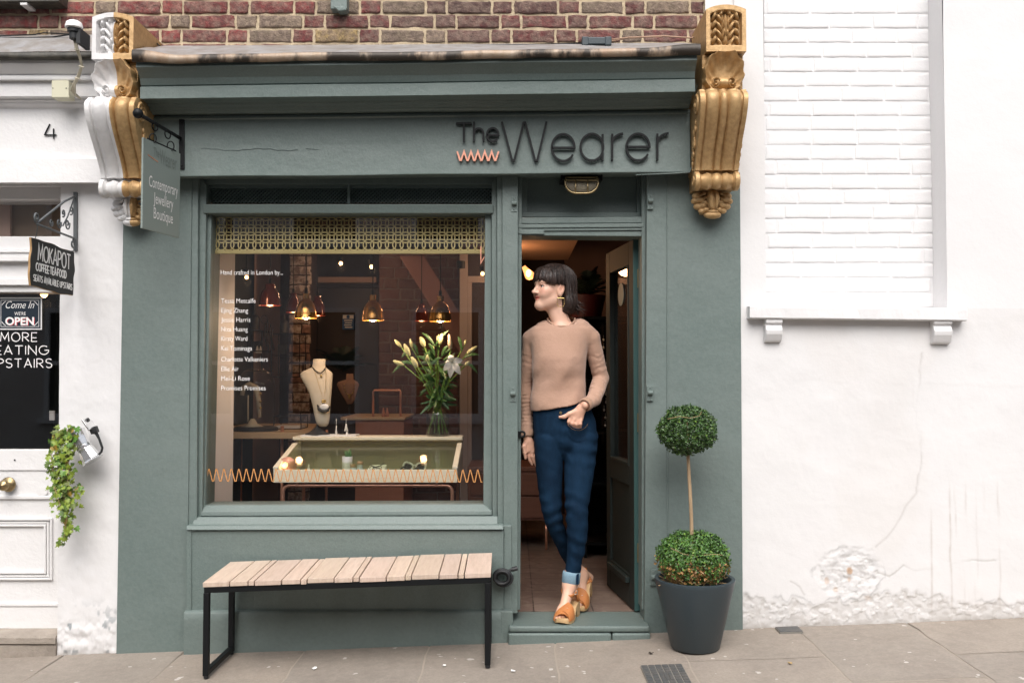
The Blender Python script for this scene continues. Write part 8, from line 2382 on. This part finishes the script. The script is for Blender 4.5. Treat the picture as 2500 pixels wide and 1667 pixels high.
def skincol(V):
    L_ = HL(V); c = np.ones((len(V), 3))
    lipm = np.exp(-(((L_[:, 0]) / .030) ** 6 + ((L_[:, 2] + .0600 - .22 * np.abs(L_[:, 0])) / (.0135 - .28 * np.abs(L_[:, 0])).clip(.004)) ** 4)) * (L_[:, 1] > .060)
    c = c * (1 - lipm[:, None]) + lipm[:, None] * np.array([.86, .40, .42])
    for s_ in (-1, 1):
        ck_ = np.exp(-(((L_[:, 0] - s_ * .042) / .024) ** 2 + ((L_[:, 2] + .022) / .022) ** 2)) * (L_[:, 1] > .02) * .6
        c = c * (1 - ck_[:, None]) + ck_[:, None] * np.array([1.02, .76, .74])
        ea = np.exp(-(((np.abs(L_[:, 0]) - .078) / .012) ** 2 + ((L_[:, 1] + .016) / .02) ** 2 + ((L_[:, 2]) / .03) ** 2)) * .4
        c = c * (1 - ea[:, None]) + ea[:, None] * np.array([1.0, .78, .72])
    hz_ = V[:, 2] < 1.15
    c[hz_] *= np.array([1.0, .93, .90])
    ft_ = V[:, 2] < .3
    c[ft_] *= np.array([1.05, 1.1, 1.1])
    return c
bo = mesh_obj('body', V, F, M['skin'], pw, col=skincol, smooth_iter=1)
for s_ in (-1, 1):
    mb = MB(); mb.ball(HP(s_ * .0305, .0690, .0040), .0128, 16); ey = mb.build('eye', M['eye_white'], pw, smooth=True)
    mb = MB(); mb.ball(HP(s_ * .0305 - .0015, .0770, .0040), .0068, 12, sc=(1, 1, 1)); mb.build('iris', M['iris'], ey, smooth=True)
    mb = MB(); mb.tube([HP(s_ * .0170, .0815, .0065), HP(s_ * .024, .0850, .0112), HP(s_ * .032, .0848, .0118), HP(s_ * .040, .0795, .0085), HP(s_ * .046, .0740, .0055)], [.0011, .0019, .0021, .0020, .0012], 6); mb.build('lashes', M['hair'], ey, smooth=True)
    mb = MB(); mb.tube([HP(s_ * .013, .0925, .0250), HP(s_ * .026, .0935, .0305), HP(s_ * .038, .0850, .0300), HP(s_ * .050, .0700, .0240)], [.0022, .0028, .0024, .0012], 6); mb.build('eyebrow', M['hair'], pw, smooth=True)
mb = MB(); mb.loft([[HP(x, .0865 - 9 * x * x, -.0592 + .10 * abs(x) + dz) for dz in (-.0030, .0030)] + [HP(x, .0800 - 9 * x * x, -.0592 + .10 * abs(x) + dz) for dz in (.0022, -.0022)] for x in np.linspace(-.021, .021, 11)]); mb.build('teeth', M['tooth'], pw, smooth='auto')

# ------------------------------------------------------------------ hair: a bob with a fringe, ends lifted by the wind
fh = Field(tuple(Vector(HC) - Vector((.20, .17, .20))), tuple(Vector(HC) + Vector((.22, .17, .17))), .0034)
G = lambda c, r, k=.015, rot=None: fh.ell(HP(*c), [q * HS for q in r], HR if rot is None else np.array(HR) @ np.array(rot), k)
G((0, -.020, .040), (.086, .106, .088), 0)
G((0, .044, .062), (.066, .056, .052), .02)
G((0, .072, .044), (.052, .026, .024), .015)
G((-.055, .036, .040), (.026, .042, .040), .015); G((.055, .036, .040), (.026, .042, .040), .015)
G((0, -.062, -.020), (.088, .062, .090), .03)
G((-.012, -.066, -.078), (.084, .056, .062), .03)
G((-.02, -.088, -.085), (.060, .048, .050), .03)
G((.066, -.022, -.02), (.018, .040, .05), .02)
sl_, (X, Y, Z) = fh.region(fh.lo, fh.lo + fh.n * fh.h, 0)
P = HL(np.stack([X, Y, Z], -1).reshape(-1, 3)).reshape(X.shape + (3,))
lx, ly_, lz = P[..., 0], P[..., 1], P[..., 2]
# open the face below the fringe, and uncover the ear nearer the camera
fr_edge = .026 + .42 * np.clip(np.abs(lx) - .028, 0, 1) * -1.0 + .007 * vnoise(lx * 110, ly_ * 60, seed=4)
face = np.minimum(fr_edge - lz, ly_ - .004)
ear_free = np.minimum(np.minimum(.016 - lz, ly_ + .040), np.where(lx < 0, .05, -.05))
side_hair = np.minimum(np.minimum(fr_edge + .01 - lz, ly_ + .012), np.where(lx < 0, .05, -.05))
fh.f = np.maximum(fh.f, np.minimum(face, .02).astype(np.float32)); fh.f = np.maximum(fh.f, np.minimum(ear_free, .02).astype(np.float32)); fh.f = np.maximum(fh.f, np.minimum(side_hair, .02).astype(np.float32))
def hdisp(x, y, z):
    L_ = HL(np.stack([x, y, z], -1)); a = np.arctan2(L_[:, 0], L_[:, 1])
    return .0028 * vnoise(a * 26, L_[:, 2] * 5, seed=3) + .0018 * vnoise(a * 60, L_[:, 2] * 8, seed=5)
V, F = fh.mesh(hdisp)
ha = mesh_obj('hair', V, F, M['hair'], pw, smooth_iter=1)
rh = random.Random(6); mb = MB()
crown = (0.012, -.020, .132)
for i in range(520):
    a = rh.uniform(-PI, PI)                                   # 0 = forehead
    ca2, sa2 = math.cos(a), math.sin(a)
    pts = []
    front = ca2 > .45
    low = (.028 + rh.uniform(-.012, .004) - .42 * max(0, abs(sa2) * .085 - .028)) if front else -.125 + rh.uniform(-.02, .012)
    if not front and ca2 > -.15 and sa2 < 0: low = .020
    if not front and ca2 > -.35 and sa2 > 0: low = -.055
    n_ = 9
    off = rh.uniform(.0, .0035)
    for k in range(n_):
        t = k / (n_ - 1); ph_ = t * (PI / 2)
        z = crown[2] - .006 + (low - crown[2]) * (1 - math.cos(ph_ * 1.0)) ** .9 if t < 1 else low
        z = crown[2] + (low - crown[2]) * t ** 1.5
        s_ = math.sqrt(max(0, 1 - max(0, (z - .046) / .0915) ** 2)) if z > .046 else 1.0
        rx_, ry_ = .0865 + off, (.100 if ca2 > 0 else .126) + off
        yy = -.020 + ry_ * s_ * ca2 + (-.012 * max(0, -z) / .1 if not front else 0); xx = rx_ * s_ * sa2
        pts.append(HP(xx + rh.gauss(0, .0008), yy + rh.gauss(0, .0008), z))
    mb.tube(pts, [.0012] * (n_ - 2) + [.0009, .0002], 4)
# blown ends on the far side
for i in range(80):
    z = rh.uniform(-.055, -.115); st_ = HP(rh.uniform(-.07, .04), -.105, z + .05)
    dx_ = rh.uniform(.01, .085)
    e_ = st_ + Vector((dx_, rh.uniform(-.02, .01), -.055 - rh.uniform(0, .02)))
    mid = st_ + Vector((dx_ * .35, 0, -.045))
    mb.tube([st_, st_.lerp(mid, .5) + Vector((.002, 0, 0)), mid, mid.lerp(e_, .5) + Vector((0, 0, -.005)), e_], [.0022, .0022, .0018, .0012, .0003], 4)
mb.tube([HP(0, .01, .134), HP(.004, .0, .146), HP(.01, .012, .152), HP(.016, .018, .146)], .0004, 3)
mb.build('strands', M['hair'], ha, smooth=True)
# earring
ec_ = HP(-.0815, -.010, -.050)
mb = MB(); mb.ball(ec_, .0035, 8)
def EP(u, v): return ec_ + Vector((u, -.004, v))
W_ = .0165
mb.tube([EP(-W_, -.006), EP(W_, -.0075)], .0012, 5); mb.tube([EP(-W_, -.006), EP(-W_ - .001, -.036)], .0012, 5); mb.tube([EP(W_, -.0075), EP(W_ + .001, -.036)], .0012, 5)
ap = [EP(W_ * 1.05 * math.cos(t), -.036 - .016 * math.sin(t)) for t in np.linspace(0, PI, 9)]
mb.tube(ap, .0010, 5)
for q in ap[::2]: mb.ball(q, .0030, 8)
mb.build('earring', M['brass'], pw, smooth='auto')

# ------------------------------------------------------------------ clogs
def clog(heel, toe, zflo, pitch, label=None):
    """heel, toe: (x, y) of the sole's ends on the floor line; pitch lifts the heel about the toe"""
    cl = thing('clog', (toe[0], toe[1], zflo), None, None); cl.parent = pw; cl.location = Vector((toe[0], toe[1], zflo)) - ORG[pw.name]
    T0 = Vector((toe[0], toe[1], zflo)); d = Vector((heel[0] - toe[0], heel[1] - toe[1], 0)); L_ = d.length; d.normalize(); sd_ = d.cross(Vector((0, 0, 1)))
    ax_ = sd_; Rm = Matrix.Rotation(-pitch, 3, ax_) if False else Matrix.Rotation(pitch, 3, d.cross(Vector((0, 0, 1))))
    def Pt(s, u, z):              # s: 0 toe .. 1 heel
        return T0 + Rm @ (d * (s * L_) + sd_ * u + Vector((0, 0, z)))
    ss = np.linspace(0, 1, 25)
    wid = np.interp(ss, [0, .04, .12, .25, .4, .6, .8, .94, 1], [.010, .028, .041, .046, .044, .033, .032, .028, .012])
    top = np.interp(ss, [0, .2, .35, .6, .8, 1], [.028, .026, .030, .058, .072, .074])
    bot = np.interp(ss, [0, .05, .12, .30, .45, .60, .66, .68, .9, 1], [.012, .004, .001, .001, .008, .030, .036, .0, .0, .006])
    mb = MB(); rings = []
    for s, w_, t_, b_ in zip(ss, wid, top, bot):
        rings.append([Pt(s, -w_, b_), Pt(s, w_, b_), Pt(s, w_ * 1.02, (b_ + t_) / 2), Pt(s, w_, t_ - .003), Pt(s, w_ * .9, t_), Pt(s, -w_ * .9, t_), Pt(s, -w_, t_ - .003), Pt(s, -w_ * 1.02, (b_ + t_) / 2)])
    mb.loft(rings); mb.build('sole', M['clog'], cl, smooth='auto')
    def arch(s0, s1, hgt, lean, m, name, thick=.003, n=18, skew=0.0):
        mb = MB(); rows = []; rows2 = []
        for s in np.linspace(s0, s1, 7):
            w_ = float(np.interp(s, ss, wid)) + .002; t_ = float(np.interp(s, ss, top)); hh = hgt(s) if callable(hgt) else hgt
            r_ = []; r2 = []
            for k in range(n + 1):
                a = PI * k / n; u = -math.cos(a)
                s_2 = s + skew * u + lean * math.sin(a)
                up = t_ - .012 + (hh + .012) * math.sin(a) ** .75
                r_.append(Pt(s_2, u * w_, up)); r2.append(Pt(s_2, u * (w_ - thick), up - thick * math.sin(a)))
            rows.append(r_); rows2.append(r2)
        mb.grid(rows); mb.grid(rows2)
        for i in (0, -1): mb.grid([rows[i], rows2[i]])
        return mb.build(name, m, cl, smooth='auto', recalc=False)
    arch(.10, .36, lambda s: .022 + .10 * s, .02, M['tan'], 'vamp', skew=-.035)
    arch(.055, .20, lambda s: .018 + .10 * s, .0, M['tan'], 'crossing_strap', skew=.05)
    mb = MB(); q = Pt(.24, .010, .062); qs = [q + Rm @ Vector(v) for v in ((-.008, -.002, -.006), (.008, -.002, -.004), (.008, -.004, .006), (-.008, -.004, .004))]; mb.tube(qs, .0018, 6, closed=True); mb.build('buckle', M['steel'], cl, smooth=True)
    return cl, Pt
c1_, P1_ = clog((a2(1322, 1386, .16).x, .155), (a2(1287, 1424, -.06).x, -.075), ZF, 0)
c2_, P2_ = clog((a2(1352, 1380, .36).x, .380), (a2(1326, 1400, .16).x, .150), ZF + .001, R(15))
def ankle_strap(c, axis, r1, r2, wdt, parent, ref=Vector((1, 0, 0)), buckle=None):
    o = band(c, axis, r1, r2, wdt, M['tan'], parent, 'ankle_strap', ref=ref, bul=.001)
    if buckle is not None:
        mb = MB(); mb.tube([buckle + Vector(v) for v in ((-.007, 0, -.008), (.007, 0, -.008), (.007, 0, .008), (-.007, 0, .008))], .0020, 6, closed=True); mb.build('buckle', M['steel'], parent, smooth=True)
sc1 = a2(1307, 1357, .06); ankle_strap(sc1 + Vector((.002, .012, 0)), Vector((-.15, -.35, 1)), .0395, .053, .017, c1_, buckle=a2(1323, 1360, .012))
mb = MB()
for sx in (-1, 1): mb.tube([sc1 + Vector((sx * .034, .03, .0)), P1_(.78, sx * .031, .074)], [.006, .008], 8)
mb.build('heel_strap', M['tan'], c1_, smooth=True)
sc2 = a2(1339, 1332, .32); ankle_strap(sc2 + Vector((.002, .008, .008)), Vector((-.1, -.55, 1)), .0385, .049, .015, c2_)
mb = MB()
for sx in (-1, 1): mb.tube([sc2 + Vector((sx * .033, .035, .004)), P2_(.80, sx * .030, .074)], [.007, .009], 8)
mb.tube([a2(1345, 1304, .30), sc2 + Vector((.034, .02, .0))], [.005, .007], 8)
mb.build('heel_strap', M['tan'], c2_, smooth=True)
